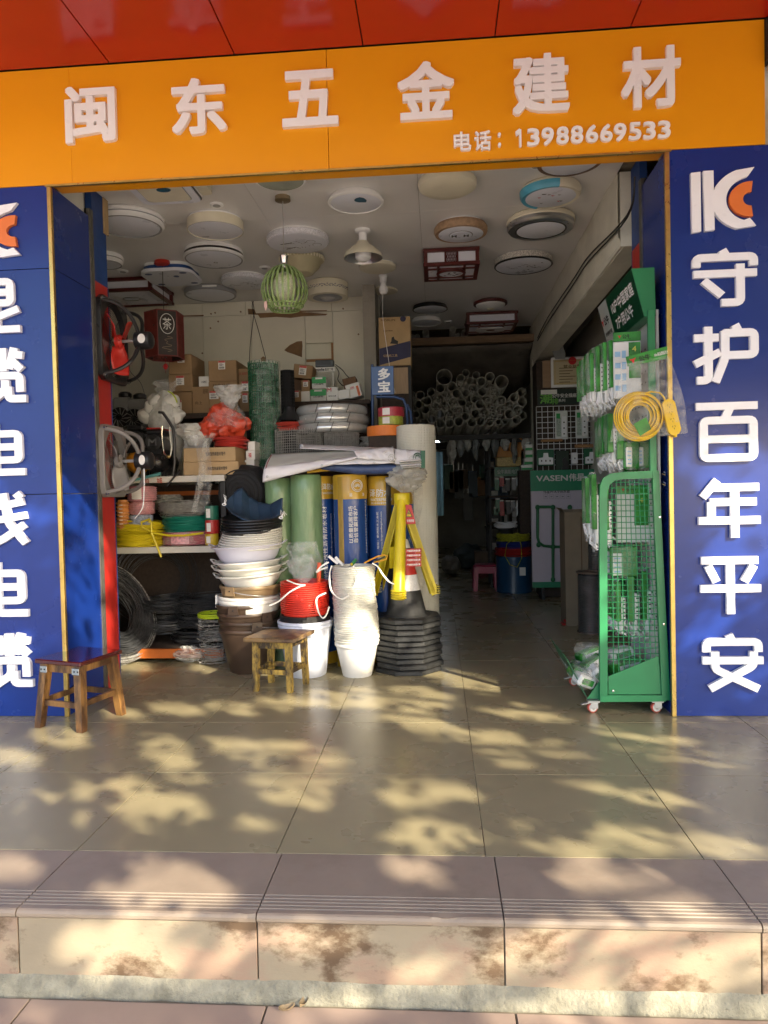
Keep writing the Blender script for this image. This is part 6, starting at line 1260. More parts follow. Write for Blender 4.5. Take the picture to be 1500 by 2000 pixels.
# foam roll ------------------------------------------------------------
Yr = 1.62; R = 38.5*mpp(Yr+.1)
p = PY(812, 833, Yr+R); c = V((p.x, Yr+R, 0)); H = p.z; t = thing('foam_roll', 'tall white dimpled foam roll standing behind the yellow stands', 'roll', c)
FOAM = mat('white foam net', (.66, .64, .53), .6, var=.05)
n_ = FOAM.node_tree.nodes; l_ = FOAM.node_tree.links; ch = n_.new('ShaderNodeTexVoronoi'); ch.inputs['Scale'].default_value = 75; ch.inputs['Randomness'].default_value = .15; bp = n_.new('ShaderNodeBump'); bp.inputs['Strength'].default_value = .7; bp.inputs['Distance'].default_value = .006
tcn = n_.new('ShaderNodeTexCoord'); l_.new(tcn.outputs['Object'], ch.inputs['Vector']); l_.new(ch.outputs['Distance'], bp.inputs['Height']); l_.new(bp.outputs[0], n_['Principled BSDF'].inputs['Normal'])
MB().lathe([(R*.99, .002), (R, .02), (R, H-.01), (R*.98, H), (R*.5, H-.004), (R*.45, H-.05)], c, 56, wob=.012).build('outer_layer', FOAM, t)
for k in range(5): r_ = R*(.55+.08*k); MB().tube([c+V((r_*math.cos(q*pi/20), r_*math.sin(q*pi/20), H+.001)) for q in range(40)], .006, 5, closed=True).build('layer_edge', FOAM, t)
# mesh rolls -----------------------------------------------------------
def mesh_roll(x, wpx, yt, Yf, lab, mt, zbase=0, nv=40, dz=.03, r=.0016, lean=(0, 0), layers=2, nm='mesh_roll'):
    R = wpx*mpp(Yf)/2; p = PY(x, yt, Yf+R); c = V((p.x, Yf+R, zbase)); H = p.z-zbase; t = thing(nm, lab, 'mesh roll', c, 'wire mesh rolls'); m = MB()
    for L in range(layers):
        rr = R*(1-.09*L)
        for k in range(nv): a_ = 2*pi*(k+.4*L)/nv; q = V((rr*math.cos(a_), rr*math.sin(a_), 0)); m.tube([c+q, c+q+V((lean[0]*H, lean[1]*H, H-.012*L))], r, 4, cap=False)
        z = .006
        while z < H: m.tube([c+V((rr*math.cos(q*pi/14)+lean[0]*z, rr*math.sin(q*pi/14)+lean[1]*z, z)) for q in range(28)], r, 4, closed=True); z += dz
    struct(m.build('mesh', mt, t), 'stuff'); return t, c, R, H
PVCG = mat('green plastic coated wire', (.015, .12, .05), .3, var=.2)
t, c, R, H = mesh_roll(519, 60, 708, 1.9, 'green plastic-coated welded mesh roll standing upright and wrapped in film', PVCG, nv=20, dz=.05, r=.0035, layers=3, lean=(-.01, 0))
MB().lathe([(R*.72, .01), (R*.72, H-.02)], c, 20).build('inner_layers', mat('dense green mesh', (.008, .05, .022), .5, var=.6, vs=70), t); MB().lathe([(R*1.03, .3), (R*1.03, H+.005), (R*.7, H+.01)], c+V((-.01, 0, 0)), 28, wob=.03).build('film', mat('shiny mesh film', (.6, .7, .62), .08, var=.05, bump=.8, bs=30, alpha=.14), t)
zs_ = PY(585, 905, 1.75).z*.0+.02
st = thing('mesh_stack_crate', 'dark crate holding up the wire mesh rolls and metal rings', 'crate', (-.95, 2.1, 0)); x0_, x1_ = PY(534, 880, 1.8).x, PY(765, 880, 1.8).x; zcr = PY(650, 905, 1.8).z; MB().box(x0_, x1_, 1.72, 2.5, .002, zcr, .006).build('body', DKW, st, smooth=False)
mesh_roll(584, 97, 840, 1.76, 'squat galvanised mesh roll under the metal rings', GYW, zcr, 60, .022, .002)
mesh_roll(667, 70, 846, 1.8, 'fine galvanised mesh roll in the middle under the metal rings', GYW, zcr, 60, .012, .0014)
a, b, z0, z1 = rect(700, 852, 758, 874, 1.8); coil_thing('wire_coil', ((a+b)/2, 1.95, (z0+z1)/2), (b-a)*.4, .0016, 60, z1-z0, .08, GYW, 'loose springy wire coil beside the fine mesh roll', 'wire coil', None, 77)
t, c, R, H = mesh_roll(561, 26, 724, 2.0, 'dark crinkled plastic net roll behind the green mesh roll', BLACK, 0, 24, .03, .003); MB().lathe([(R*.9, .01), (R*.9, H)], c, 18, wob=.1).build('inner_layers', mat('crinkled black net', (.015, .015, .015), .7, var=.7, vs=60, bump=1, bs=60), t)
# shiny metal rings stacked
p = PY(651, 843, 2.2); Rr = 72*mpp(2.2); zb = PY(651, 846, 1.84).z; GR = 'shiny sheet metal rings'; SHT = mat('shiny sheet metal', (.60, .61, .59), .24, .5, var=.2, vs=5, bump=.15, bs=9)
for k in range(3):
    h = .085; z = zcr+.31+k*.078; z = PY(651, 843, 1.85).z+k*.083; t = thing('metal_ring', ['lowest sheet metal ring coil with a drooping lower edge', 'middle sheet metal ring coil tied with wire', 'topmost sheet metal ring coil tied with wire'][k], 'metal coil', (p.x, 1.86+Rr, z), GR); c = V((p.x, 1.84+Rr*.95, z)); s_ = (.98, 1.0, .97)[k]*Rr
    MB().lathe([(s_*.72, .004), (s_*.9, .0), (s_*.985, .018), (s_, h*.45), (s_*.985, h*.8), (s_*.93, h*.97), (s_*.75, h*.9), (s_*.72, .004)], c, 56, wob=.02, seed=k*3).build('ring', SHT, t, ang=50)
    for a_ in (-1.5, -1.05, -1.9): MB().tube([c+V((s_*1.015*math.cos(a_+.1*q/4), s_*1.015*math.sin(a_+.1*q/4), h*q/4)) for q in range(5)], .0025, 4).build('tie_wire', BLACK, t)
# orange webbing, tape spools
a, b, z0, z1 = rect(713, 830, 792, 850, 1.75); t = thing('webbing_roll', 'bright orange webbing roll lying beside the metal rings', 'webbing', ((a+b)/2, 1.95, z0)); R = (b-a)/2; MB().lathe([(R*.3, 0), (R, 0), (R, z1-z0), (R*.3, z1-z0), (R*.28, 0)], ((a+b)/2, 1.75+R, z0), 44).build('roll', mat('orange webbing', (.75, .20, .03), .55, var=.12, vs=60, stretch=(1, 1, 6)), t)
ct = thing('tape_crate', 'dark crate behind the foam roll supporting the webbing and tape rolls', 'crate', ((a+b)/2, 1.95, 0)); MB().box((a+b)/2-.15, (a+b)/2+.17, 1.79, 2.12, .002, z0-.001, .004).build('body', DKW, ct, smooth=False)
for k, (px, mt, lab) in enumerate([((737, 812, 786, 829), mat('yellow green tape', (.34, .38, .05), .4, var=.4, vs=30), 'yellow-green tape reel on the orange webbing'), ((736, 794, 788, 812), mat('red tape reel', (.38, .03, .05), .35, var=.3, vs=30), 'red tape reel on the yellow-green reel')]):
    a, b, z0, z1 = rect(*px, 1.8); R = (b-a)/2; t = thing('tape_reel', lab, 'tape', ((a+b)/2, 1.8+R, z0), 'tape reels'); MB().lathe([(R*.4, 0), (R, 0), (R*1.01, .01), (R*1.01, z1-z0-.01), (R, z1-z0-.001), (R*.4, z1-z0-.001)], ((a+b)/2, 1.8+R, z0), 32).build('reel', mt, t); MB().grid(lambda i, j: V(((a+b)/2+R*1.02*math.cos(-2.2+.6*i), 1.8+R+R*1.02*math.sin(-2.2+.6*i), z0+.01+j*(z1-z0-.02))), 6, 2).build('label', PAPER, t)
# black shoe-like hose and red ring
a, b, z0, z1 = rect(531, 824, 586, 840, 1.95); coil_thing('hose_coil', ((a+b)/2, 2.05, (z0+z1)/2), (b-a)*.4, .008, 9, z1-z0, .04, mat('red hose', (.5, .06, .04), .4), 'red hose ring under the black funnel beside the metal rings', 'hose', None, 9)
p = PY(566, 822, 2.0); t = thing('black_funnel', 'black rubber funnel on the red hose ring', 'funnel', p); MB().lathe([(.11, 0), (.1, .02), (.05, .08), (.045, .12), (.04, .12)], p, 24).build('body', RUB, t)
# blue hand truck with sign ------------------------------------------
HB = mat('blue painted tube', (.02, .06, .17), .35, var=.12); ht = thing('hand_truck', 'blue tubular hand truck with a blue lettered plate standing behind the foam roll', 'hand truck', (PY(760, 800, 2.25).x, 2.3, 0)); Yh = 2.22
a, b, z0, z1 = rect(725, 715, 769, 771, Yh); MB().box(a, b, Yh, Yh+.012, z0, z1, .003).build('plate', mat('blue sign plate', (.015, .07, .22), .35), ht, smooth=False)
for ch, (y0, y1) in (('多', (719, 742)), ('宝', (744, 766))): aa, bb, q0, q1 = rect(738, y0, 762, y1, Yh); text(ch, ((aa+bb)/2, Yh, (q0+q1)/2), bb-aa, q1-q0, d=.002, bold=.03, mt=INKW, parent=ht)
zlow = .12
MB().tube([PY(727, 712, Yh+.03), PY(728, 830, Yh+.03), V((PY(728, 830, Yh+.03).x, Yh+.03, zlow))], .014, 10).build('tube', HB, ht)
q = [PY(x, y, Yh+.03) for x, y in [(735, 775), (770, 775), (788, 780), (794, 795), (796, 830)]]; MB().tube(q+[V((q[-1].x, Yh+.03, zlow))], .013, 10).build('tube', HB, ht); MB().tube([PY(x, y, Yh+.15) for x, y in [(795, 790), (802, 805), (804, 830)]]+[V((PY(804, 830, Yh+.15).x, Yh+.15, zlow))], .012, 10).build('tube', HB, ht)
MB().box(q[0].x-.03, q[-1].x+.03, Yh-.12, Yh+.05, .02, .035).build('toe_plate', HB, ht, smooth=False)
for x in (q[0].x, q[-1].x): MB().lathe([(.03, -.02), (.1, -.02), (.105, 0), (.1, .02), (.03, .02)], (x, Yh+.12, .106), 24, ax=(1, 0, 0)).build('wheel', RUB, ht)
# tall carton, board and small boxes on the back counter -----------------
Yk = 2.75; zk = PY(640, 783, Yk).z; kt = thing('back_counter', 'dark counter behind the metal rings carrying the small boxes', 'counter', (-.9, 3.1, 0)); kx0, kx1 = PY(565, 783, Yk).x, PY(722, 783, Yk).x
MB().box(kx0, kx1, Yk-.02, 3.5, zk-.04, zk-.001).build('top', DKW, kt, smooth=False); MB().box(kx0+.03, kx1-.03, Yk+.02, 3.45, .002, zk-.041).build('cabinet', DKW, kt, smooth=False)
GK = 'small boxes on the back counter'; GNB = mat('white and green box print', (.60, .60, .56), .6, var=.04)
carton((573, 762, 587, 783), Yk, .2, 'small brown carton with a sticker at the bottom beside the dark net', stick=[(.1, .05, .75, .6)], bot=zk, group=GK); carton((588, 764, 605, 783), Yk, .2, 'plain white small box at the bottom of the counter pile', PAPER, bot=zk, group=GK)
carton((588, 742, 605, 764), Yk, .2, 'small brown carton with a sticker stacked on a white box', stick=[(.25, .05, .8, .6)], group=GK); carton((571, 737, 604, 764), Yk+.22, .18, 'dark brown open carton behind the small stacked ones', mat('old cardboard', (.16, .09, .05), .85), group=GK)
carton((571, 712, 608, 739), Yk+.04, .22, 'tilted brown carton with a red-headed sticker on top of the pile', stick=[(.3, .1, .68, .75)], tilt=.14, group=GK)
for px, lab in [((606, 760, 637, 783), 'white and green printed box lower of two'), ((609, 736, 637, 759), 'white and green printed box upper of two')]:
    t, M, w2, h = carton(px, Yk, .2, lab, GNB, prints=[('LED照明', .5, .62, .6, .16, INK)], bot=zk if '783' in str(px) else None, group=GK); MB().box(-w2*.99, w2*.99, -.0008, 0, h*.45, h*.98).xf(M).build('green_panel', INKG, t, smooth=False); MB().box(-w2*.5, w2*.5, -.0016, -.0006, h*.8, h*.95).xf(M).build('panel_label', PAPER, t, smooth=False)
carton((638, 756, 660, 783), Yk, .2, 'white box with a red letter beside the green printed boxes', PAPER, prints=[('M', .25, .2, .35, .25, INKR), ('电动工具', .5, .65, .7, .1, INK)], bot=zk, group=GK)
carton((661, 761, 684, 783), Yk-.01, .18, 'plain white tilted box in film', PAPER, tilt=-.12, bot=zk+.012, group=GK)
t, M, w2, h = carton((680, 748, 708, 781), Yk+.02, .2, 'tilted white box with an orange stripe at the counter end', PAPER, tilt=-.25, bot=zk+.03, prints=[('切割机', .45, .3, .3, .2, INKR)], group=GK); MB().box(w2*.45, w2*.8, -.001, 0, h*.02, h*.75).xf(M).build('orange_stripe', mat('orange print', (.6, .12, .02), .5), t, smooth=False)
carton((672, 737, 698, 757), Yk+.24, .2, 'open dark brown carton tilted behind the striped box', MATS['old cardboard'], tilt=-.2, group=GK)
a, b, z0, z1 = rect(611, 717, 655, 726, Yk+.3); t = thing('brand_plate', 'white lettered shelf plate below the dark box by the wall hole', 'sign', ((a+b)/2, Yk+.3, z0)); MB().box(a, b, Yk+.3, Yk+.32, z0, z1, .002).build('plate', PAPER, t, smooth=False); text('roda', ((a*.68+b*.32), Yk+.3, (z0+z1)/2), (b-a)*.4, (z1-z0)*.6, d=.001, bold=.03, mt=INK, parent=t); text('金田工程', ((a*.28+b*.72), Yk+.3, (z0+z1)/2), (b-a)*.38, (z1-z0)*.6, d=.001, bold=.02, mt=INK, parent=t)
for x in (a+.02, b-.04): MB().box(x, x+.02, Yk+.322, Yk+.345, zk, z1).build('support', SHW, t, smooth=False)
a, b, z0_, z1_ = rect(616, 703, 652, 717, Yk+.3); t = thing('meter_box', 'dark plastic meter box on the lettered plate under the wall hole', 'meter', ((a+b)/2, Yk+.4, z1)); MB().box(a, b, Yk+.29, Yk+.36, z1+.001, z1_, .008).build('case', mat('dark grey plastic', (.04, .045, .05), .35), t, smooth=False); MB().box(a+.01, b-.03, Yk+.288, Yk+.2905, z1+.02, z1_-.012).build('window', BLACK, t, smooth=False)
for k, pts in enumerate([[(655, 715), (662, 728), (660, 742), (668, 752), (676, 756)], [(655, 712), (668, 722), (676, 732), (682, 738)]]): wire([PY(x, y, Yk+.28) for x, y in pts], ['black lead curling down from the dark meter box', 'upper black lead looping right of the dark meter box'][k], .005)
Yt = 3.0; a, b, z0, z1 = rect(768, 714, 799, 769, Yt); t = thing('wooden_board', 'pale wooden board in a dark frame under the tall carton', 'board', ((a+b)/2, Yt, 0)); MB().box(a-.12, b+.02, Yt+.02, Yt+.5, .002, z1, .004).build('cabinet', DKW, t, smooth=False); MB().box(a, b-.01, Yt, Yt+.018, z0, z1-.02).build('panel', mat('pale plywood', (.34, .23, .13), .6, var=.15, vs=5, stretch=(8, 1, 1)), t, smooth=False); MB().box(b-.008, b+.02, Yt-.002, Yt+.018, z0-.4, z1-.004).build('frame', DARK, t, smooth=False)
t, M, w2, h = carton((740, 619, 802, 711), Yt, .3, 'tall tan carton with a dark blue printed band on the cabinet', CARD2, prints=[('MORLIN', .3, .06, .45, .045, MATS['brown ink']), ('电动切割机', .3, .28, .3, .03, MATS['brown ink']), ('切割机工具', .35, .79, .45, .055, CARD2)], bot=z1+.001, group='cartons')
MB().prism([(-w2*.99, h*.02), (w2*.99, h*.17), (w2*.99, h*.5), (-w2*.99, h*.36)], (0, 0, 0), (1, 0, 0), (0, 0, 1), (0, -1, 0), .0006).xf(M).build('blue_band', mat('dark blue print', (.03, .03, .075), .7), t, smooth=False); MB().prism([(w2*.55+.03*math.cos(q*pi/8), h*.955+.03*math.sin(q*pi/8)) for q in range(16)], (0, 0, 0), (1, 0, 0), (0, 0, 1), (0, -1, 0), .0008).xf(M).build('badge', MATS['dark blue print'], t, smooth=False)
MB().prism([(-.05, h*.46), (.03, h*.44), (.035, h*.5), (.0, h*.54), (-.01, h*.6), (-.03, h*.58), (-.035, h*.5)], (0, 0, 0), (1, 0, 0), (0, 0, 1), (0, -1, 0), .0012).xf(M).build('tool_print', INK, t, smooth=False)
# ------------------------------------------------------------------ right side: green display rack
RG = mat('green powder coat', (.018, .20, .075), .35, var=.07, vs=4, dirt=.1, dcol=(.03, .12, .06)); RGD = mat('dark green print', (.010, .105, .045), .35, var=.06); PKG = mat('green pack card', (.03, .22, .03), .3, var=.5, vs=9); PKW2 = mat('white pack', (.68, .70, .68), .35, var=.06, vs=9); PKB = mat('pale blue socket print', (.28, .48, .68), .4)
rk = thing('display_rack', 'green mesh-sided display rack on red casters hung with packaged sockets', 'display rack', (1.15, .4, 0)); YN, YFAR = .05, .78
def side(Yq):
    pts = [(1172, 1362), (1171, 980), (1172, 950), (1178, 934), (1192, 925), (1215, 922), (1281, 919)]
    P = [PY(x, y, YN) for x, y in pts]; P = [V((p.x, Yq, p.z)) for p in P]; w2 = .021
    out = []; 
    m = MB(); m.prism([(p.x, p.z) for p in P]+[(p.x, p.z) for p in [PY(x, y, YN) for x, y in [(1282, 934), (1218, 936), (1200, 939), (1191, 947), (1186, 962), (1186, 985), (1187, 1362)]]], (0, Yq+.03, 0), (1, 0, 0), (0, 0, 1), (0, -1, 0), .03); m.build('side_frame', RG, rk, smooth=False)
    a, b, c_, d = PY(1281, 919, YN), PY(1303, 1366, YN), PY(1288, 1366, YN), PY(1268, 925, YN)
    m = MB(); m.prism([(p.x, p.z) for p in (PY(1274, 919, YN), PY(1287, 919, YN), PY(1309, 1368, YN), PY(1293, 1368, YN))], (0, Yq+.032, 0), (1, 0, 0), (0, 0, 1), (0, -1, 0), .034); m.build('side_frame', RG, rk, smooth=False)
    m = MB(); m.prism([(p.x, p.z) for p in (PY(1172, 1358, YN), PY(1300, 1358, YN), PY(1300, 1370, YN), PY(1172, 1371, YN))], (0, Yq+.0335, 0), (1, 0, 0), (0, 0, 1), (0, -1, 0), .036); m.build('bottom_rail', RG, rk, smooth=False)
    m = MB(); m.prism([(p.x, p.z) for p in (PY(1189, 1322, YN), PY(1287, 1282, YN), PY(1294, 1357, YN), PY(1189, 1357, YN))], (0, Yq+.018, 0), (1, 0, 0), (0, 0, 1), (0, -1, 0), .008); m.build('lower_panel', RG, rk, smooth=False)
    m = MB(); x = 0                                              # welded mesh infill
    for k in range(1, 10):
        u_ = k/10; a, b = PY(1187+u_*88, 936, YN), PY(1189+u_*104, 1282 if u_ > .9 else 1320-u_*38, YN); m.tube([V((a.x, Yq+.014, a.z)), V((b.x, Yq+.014, b.z))], .0028, 5)
    for k in range(34):
        y = 942+k*11.2; xr = 1276+(y-936)*.048; a, b = PY(1187, y, YN), PY(xr, y, YN)
        if y < 1300: m.tube([V((a.x, Yq+.018, a.z)), V((b.x, Yq+.018, b.z))], .0028, 5)
    struct(m.build('mesh_infill', RG, rk), 'stuff')
    for x, y in [(1277, 1010), (1296, 1219), (1197, 1349)]: p = PY(x+11 if x < 1290 and y < 1100 else x, y, YN); MB().lathe([(.008, 0), (.007, .004), (1e-6, .005)], V((p.x, Yq-.004 if Yq < .3 else Yq+.03, p.z)), 10, ax=(0, -1, 0)).build('bolt', CHROME, rk)
side(YN)
# bottom tray and its sloping front
pb = [PY(x, y, YN) for x, y in [(1150, 1368), (1306, 1370), (1306, 1356), (1175, 1356)]]
xa, xb, zb = pb[0].x, pb[1].x, PY(1230, 1369, YN).z
MB().box(xa+.06, xb, YN+.04, YFAR, zb, zb+.02).build('bottom_plate', RG, rk, smooth=False)
tf0, tf1 = PY(1148, 1366, YN), PY(1110, 1292, YN)
m = MB(); m.prism([(tf0.x, tf0.z), (tf0.x+.006, tf0.z), (tf1.x+.006, tf1.z+.0), (tf1.x, tf1.z)], (0, YFAR, 0), (1, 0, 0), (0, 0, 1), (0, -1, 0), YFAR-YN-.05); m.build('tray_front', RGD, rk, smooth=False)
m = MB(); q_ = [PY(x, y, YN) for x, y in [(1149, 1368), (1176, 1368), (1176, 1330)]]; m.prism([(p.x, p.z) for p in q_], (0, YN+.045, 0), (1, 0, 0), (0, 0, 1), (0, -1, 0), .008); m.build('tray_side', RG, rk, smooth=False)
text('安全插座', (tf0+tf1)/2+V((-.004, .38, 0)), .35, .07, U=(0, -1, 0), W=(tf1-tf0).normalized(), d=.002, bold=.02, mt=INKW, parent=rk)
# back board (perforated), facing the shop
xbk = PY(1287, 920, YN).x-.0; MB().box(xbk+.005, xbk+.02, YN+.035, YFAR-.002, zb+.02, 2.45).build('back_board', mat('light grey pegboard', (.55, .57, .55), .45), rk, smooth=False)
m = MB()
for z in range(26):
    for y in range(8): m.box(xbk+.0035, xbk+.0045, YN+.1+y*.08, YN+.12+y*.08, .5+z*.07, .51+z*.07)
struct(m.build('peg_slots', INK, rk, smooth=False), 'stuff')
for Yq in (YN+.0, YFAR-.03): a = PY(1268, 760, YN).x; MB().box(a, a+.04, Yq+.001, Yq+.029, PY(1280, 920, YN).z, 2.44, .002).build('upper_post', RG, rk, smooth=False)
# header box
h = [PY(x, y, YN+.02) for x, y in [(1233.5, 524.5), (1278, 522), (1281, 617), (1259, 618.5)]]
yfar = PX(1168, 615, h[0].x).y; yfar = min(max(yfar, .7), 1.1)
m = MB(); m.prism([(p.x, p.z) for p in h], (0, yfar, 0), (1, 0, 0), (0, 0, 1), (0, -1, 0), yfar-YN-.02); m.build('header_box', RG, rk, smooth=False)
nrm = V((-(h[0].z-h[3].z), 0, -(h[3].x-h[0].x))).normalized(); Wv = (h[0]-h[3]).normalized(); Lh = (h[0]-h[3]).length; Uv = V((0, -1, 0)); nn = Uv.cross(Wv)
mid = (h[0]+h[3])/2; fz = lambda y, v, d=.0: V((mid.x, y, mid.z))+Wv*v+nn*d
def hp(y0, y1, v0, v1, d, mt, nm): m = MB(); P = [fz(y0, v0), fz(y1, v0), fz(y1, v1), fz(y0, v1)]; m.add([p+nn*d for p in P]+P, [(0, 1, 2, 3), (3, 2, 1, 0), (0, 4, 5, 1), (1, 5, 6, 2), (2, 6, 7, 3), (3, 7, 4, 0)]); m.build(nm, mt, rk, smooth=False)
ysp = yfar-(yfar-YN)*.26
hp(YN+.022, ysp, -Lh*.49, Lh*.49, .003, RGD, 'header_print'); hp(ysp, yfar-.002, -Lh*.49, Lh*.49, .003, PKW2, 'header_logo_panel')
yc2 = (YN+ysp)/2; text('10户中国家庭', fz(yc2, Lh*.17, .0035), (ysp-YN)*.78, Lh*.28, U=Uv, W=Wv, d=.001, bold=.02, mt=INKW, parent=rk); text('7户用公牛', fz(yc2+.04, -Lh*.2, .0035), (ysp-YN)*.6, Lh*.28, U=Uv, W=Wv, d=.001, bold=.02, mt=INKW, parent=rk)
ym = (ysp+yfar)/2; text('公牛', fz(ym-.015, .02, .0035), (yfar-ysp)*.55, Lh*.2, U=Uv, W=Wv, d=.001, bold=.03, mt=INK, parent=rk); text('安全用电专家', fz(ym, -Lh*.22, .0035), (yfar-ysp)*.75, Lh*.1, U=Uv, W=Wv, d=.001, bold=.01, mt=INK, parent=rk)
def bull(c, s, U, W, t):
    U, W = V(U), V(W); N = U.cross(W); MB().prism([(a*s, b*s) for a, b in [(0, -.5), (.2, -.15), (.22, .1), (.45, .12), (.5, .5), (.35, .3), (-.35, .3), (-.5, .5), (-.45, .12), (-.22, .1), (-.2, -.15)]], c, U, W, N, .0012).build('bull_mark', INKR, t, smooth=False)
bull(fz(yfar-.03, .02, .0032), .05, Uv, Wv, rk)
# casters
for x, y, Yq in [(1157, 1385, YN+.03), (1281, 1384, YN+.03), (1157, 1385, YFAR-.08), (1281, 1384, YFAR-.08)]:
    p = PY(x, y, YN+.03); r_ = .032; p = V((p.x, Yq, r_)); t = MB().lathe([(.012, -.014), (.024, -.014), (.026, -.01), (.026, .01), (.024, .014), (.012, .014)], p, 20, ax=(.25, -1, 0)).build('caster_core', WPL, rk)
    w_ = MB().lathe([(.026, -.012), (.031, -.011), (r_, -.006), (r_, .006), (.031, .011), (.026, .012)], p, 24, ax=(.25, -1, 0)).build('caster_tyre', mat('red caster tyre', (.55, .10, .07), .4), t)
    MB().box(p.x-.012, p.x+.03, Yq-.024, Yq-.019, .03, zb-.012).build('caster_fork', STEEL, rk, smooth=False); MB().box(p.x-.012, p.x+.03, Yq+.019, Yq+.024, .03, zb-.012).build('caster_fork', STEEL, rk, smooth=False); MB().box(p.x-.03, p.x+.04, Yq-.03, Yq+.03, zb-.012, zb-.001).build('caster_plate', STEEL, rk, smooth=False)
    if x < 1200: MB().obox((p.x-.04, Yq, zb-.022), (.028, 0, .006), (0, .015, 0), (0, 0, .004), .002).build('brake_lever', STEEL, rk, smooth=False)
for y in (925, 945, 1290, 1307):
    p = PY(1293 if y < 1000 else 1310, y, YN); MB().tube([p+V((.01, 0, .012)), p+V((.02, 0, .002)), p+V((0, 0, 0)), p+V((.02, 0, -.008))], .004, 6).build('side_hook', CHROME, rk)
# socket packs: hang along hooks (edge on) or face the camera
GP = 'socket packs on the green rack'
def pack(px, Y, lab, yaw=.0, kind='strip', thick=.028, parts=True, bendx=0, seed=0):
    a, b, z0, z1 = rect(*px, Y); c = V(((a+b)/2, Y, z0)); w2, H = (b-a)/2, z1-z0; t = thing('socket_pack', lab, 'socket pack', c, GP); M = Matrix.Translation(c) @ Matrix.Rotation(yaw, 4, 'Z'); r2 = random.Random(seed)
    if kind == 'edge':           # seen along the hook: card in depth
        D = .055; MB().box(-thick/2, thick/2, -D, D, H*.12, H*.72, .006).xf(M).build('socket_bar', PKW2, t, smooth=False); MB().box(-w2*.96, -w2*.1, -D*1.15, D*1.15, H*.30, H*.97, .003).xf(M).build('card', PKG, t, smooth=False)
        MB().box(-w2*.1, w2*.55, -D*1.17, -D*1.12, H*.34, H*.7).xf(M).build('printed_edge', PKW2, t, smooth=False)
        m = MB()
        for k in range(5): m.box(w2*.1, w2*.5, -D*1.185, -D*1.17, H*(.38+.065*k), H*(.40+.065*k))
        struct(m.xf(M).build('edge_print', INK, t, smooth=False), 'stuff'); bag(MB(), px, Y-D*1.3, D*2.6, seed+.5, .22, .55, 2.4, 22, 18).build('film', FILM, t)
        for k in range(3): MB().tube([M @ V((r2.uniform(-w2, w2)*.8, -D*.7+.03*k, H*.02+.05*math.sin(q)+.06)) + M.to_3x3() @ V((.018*math.cos(q*1.4), .0, .018*math.sin(q*1.4))) for q in range(7)], .005, 5).build('cord', LWHITE, t)
    elif kind == 'white':
        MB().box(-w2, w2, 0, thick, 0, H*.86, .006).xf(M).build('blister', PKW2, t, smooth=False); MB().box(-w2, w2, -.001, thick*.4, H*.862, H, .002).xf(M).build('card', PKG, t, smooth=False); bull(M @ V((-w2*.55, -.002, H*.93)), .02, (1, 0, 0), (0, 0, 1), t); text('公牛', M @ V((-w2*.05, -.001, H*.93)), w2*.6, H*.07, d=.0012, bold=.02, mt=INK, parent=t)
        for k in range(0 if 'mesh' in lab else 4): MB().box(-w2*.9, -w2*.5, -.002, 0, H*(.12+.17*k), H*(.2+.17*k), .001).xf(M).build('socket_print', PKB, t, smooth=False); MB().box(-w2*.4, -w2*.1, -.002, 0, H*(.1+.17*k), H*(.21+.17*k), .001).xf(M).build('socket_print', PKB, t, smooth=False)
        MB().box(w2*.1, w2*.95, -.0015, 0, H*.3, H*.84).xf(M).build('side_card', PKG, t, smooth=False); text('4', M @ V((w2*.5, -.0018, H*.74)), w2*.3, H*.08, d=.001, bold=.01, mt=mat('yellow print', (.6, .6, .1), .5), parent=t)
    elif kind == 'green':
        MB().box(-w2, w2, 0, thick, H*.05, H, .008).xf(M).build('card', PKG, t, smooth=False); MB().box(-w2*.9, -w2*.1, -.012, 0, H*.1, H*.8, .006).xf(M).build('socket_bar', PKW2, t, smooth=False); bag(MB(), px, Y-.03, .07, seed+.2, .15, .7, 2.5, 22, 16).build('film', FILM, t)
        for k in range(4): MB().box(-w2*.75, -w2*.3, -.0135, -.0118, H*(.2+.14*k), H*(.25+.14*k)).xf(M).build('socket_print', PKB, t, smooth=False)
    return t
for k, (px, Y) in enumerate([((1146, 690, 1164, 800), .32), ((1158, 676, 1176, 806), .30), ((1172, 668, 1188, 806), .28), ((1184, 664, 1200, 800), .26)]): pack(px, Y, ['outermost socket strip pack on the upper hook near its tip', 'second socket strip pack from the upper hook tip', 'third socket strip pack from the upper hook tip', 'socket strip pack on the upper hook nearest the grey board'][k], kind='edge', seed=k, yaw=.12)
pack((1199, 648, 1252, 778), .16, 'white socket blister with pale blue outlets hanging under the header', kind='white', yaw=-.1)
pack((1182, 806, 1208, 918), .25, 'narrow socket strip pack hanging above the mesh frame', kind='edge', seed=11); pack((1200, 840, 1232, 922), .22, 'green and white socket pack beside the narrow strip pack', kind='edge', seed=12); pack((1218, 862, 1252, 918), .16, 'socket pack with blue outlets partly under the yellow cord', kind='green', seed=13, yaw=.3); pack((1240, 862, 1276, 916), .2, 'green printed socket pack against the back post', kind='green', seed=14)
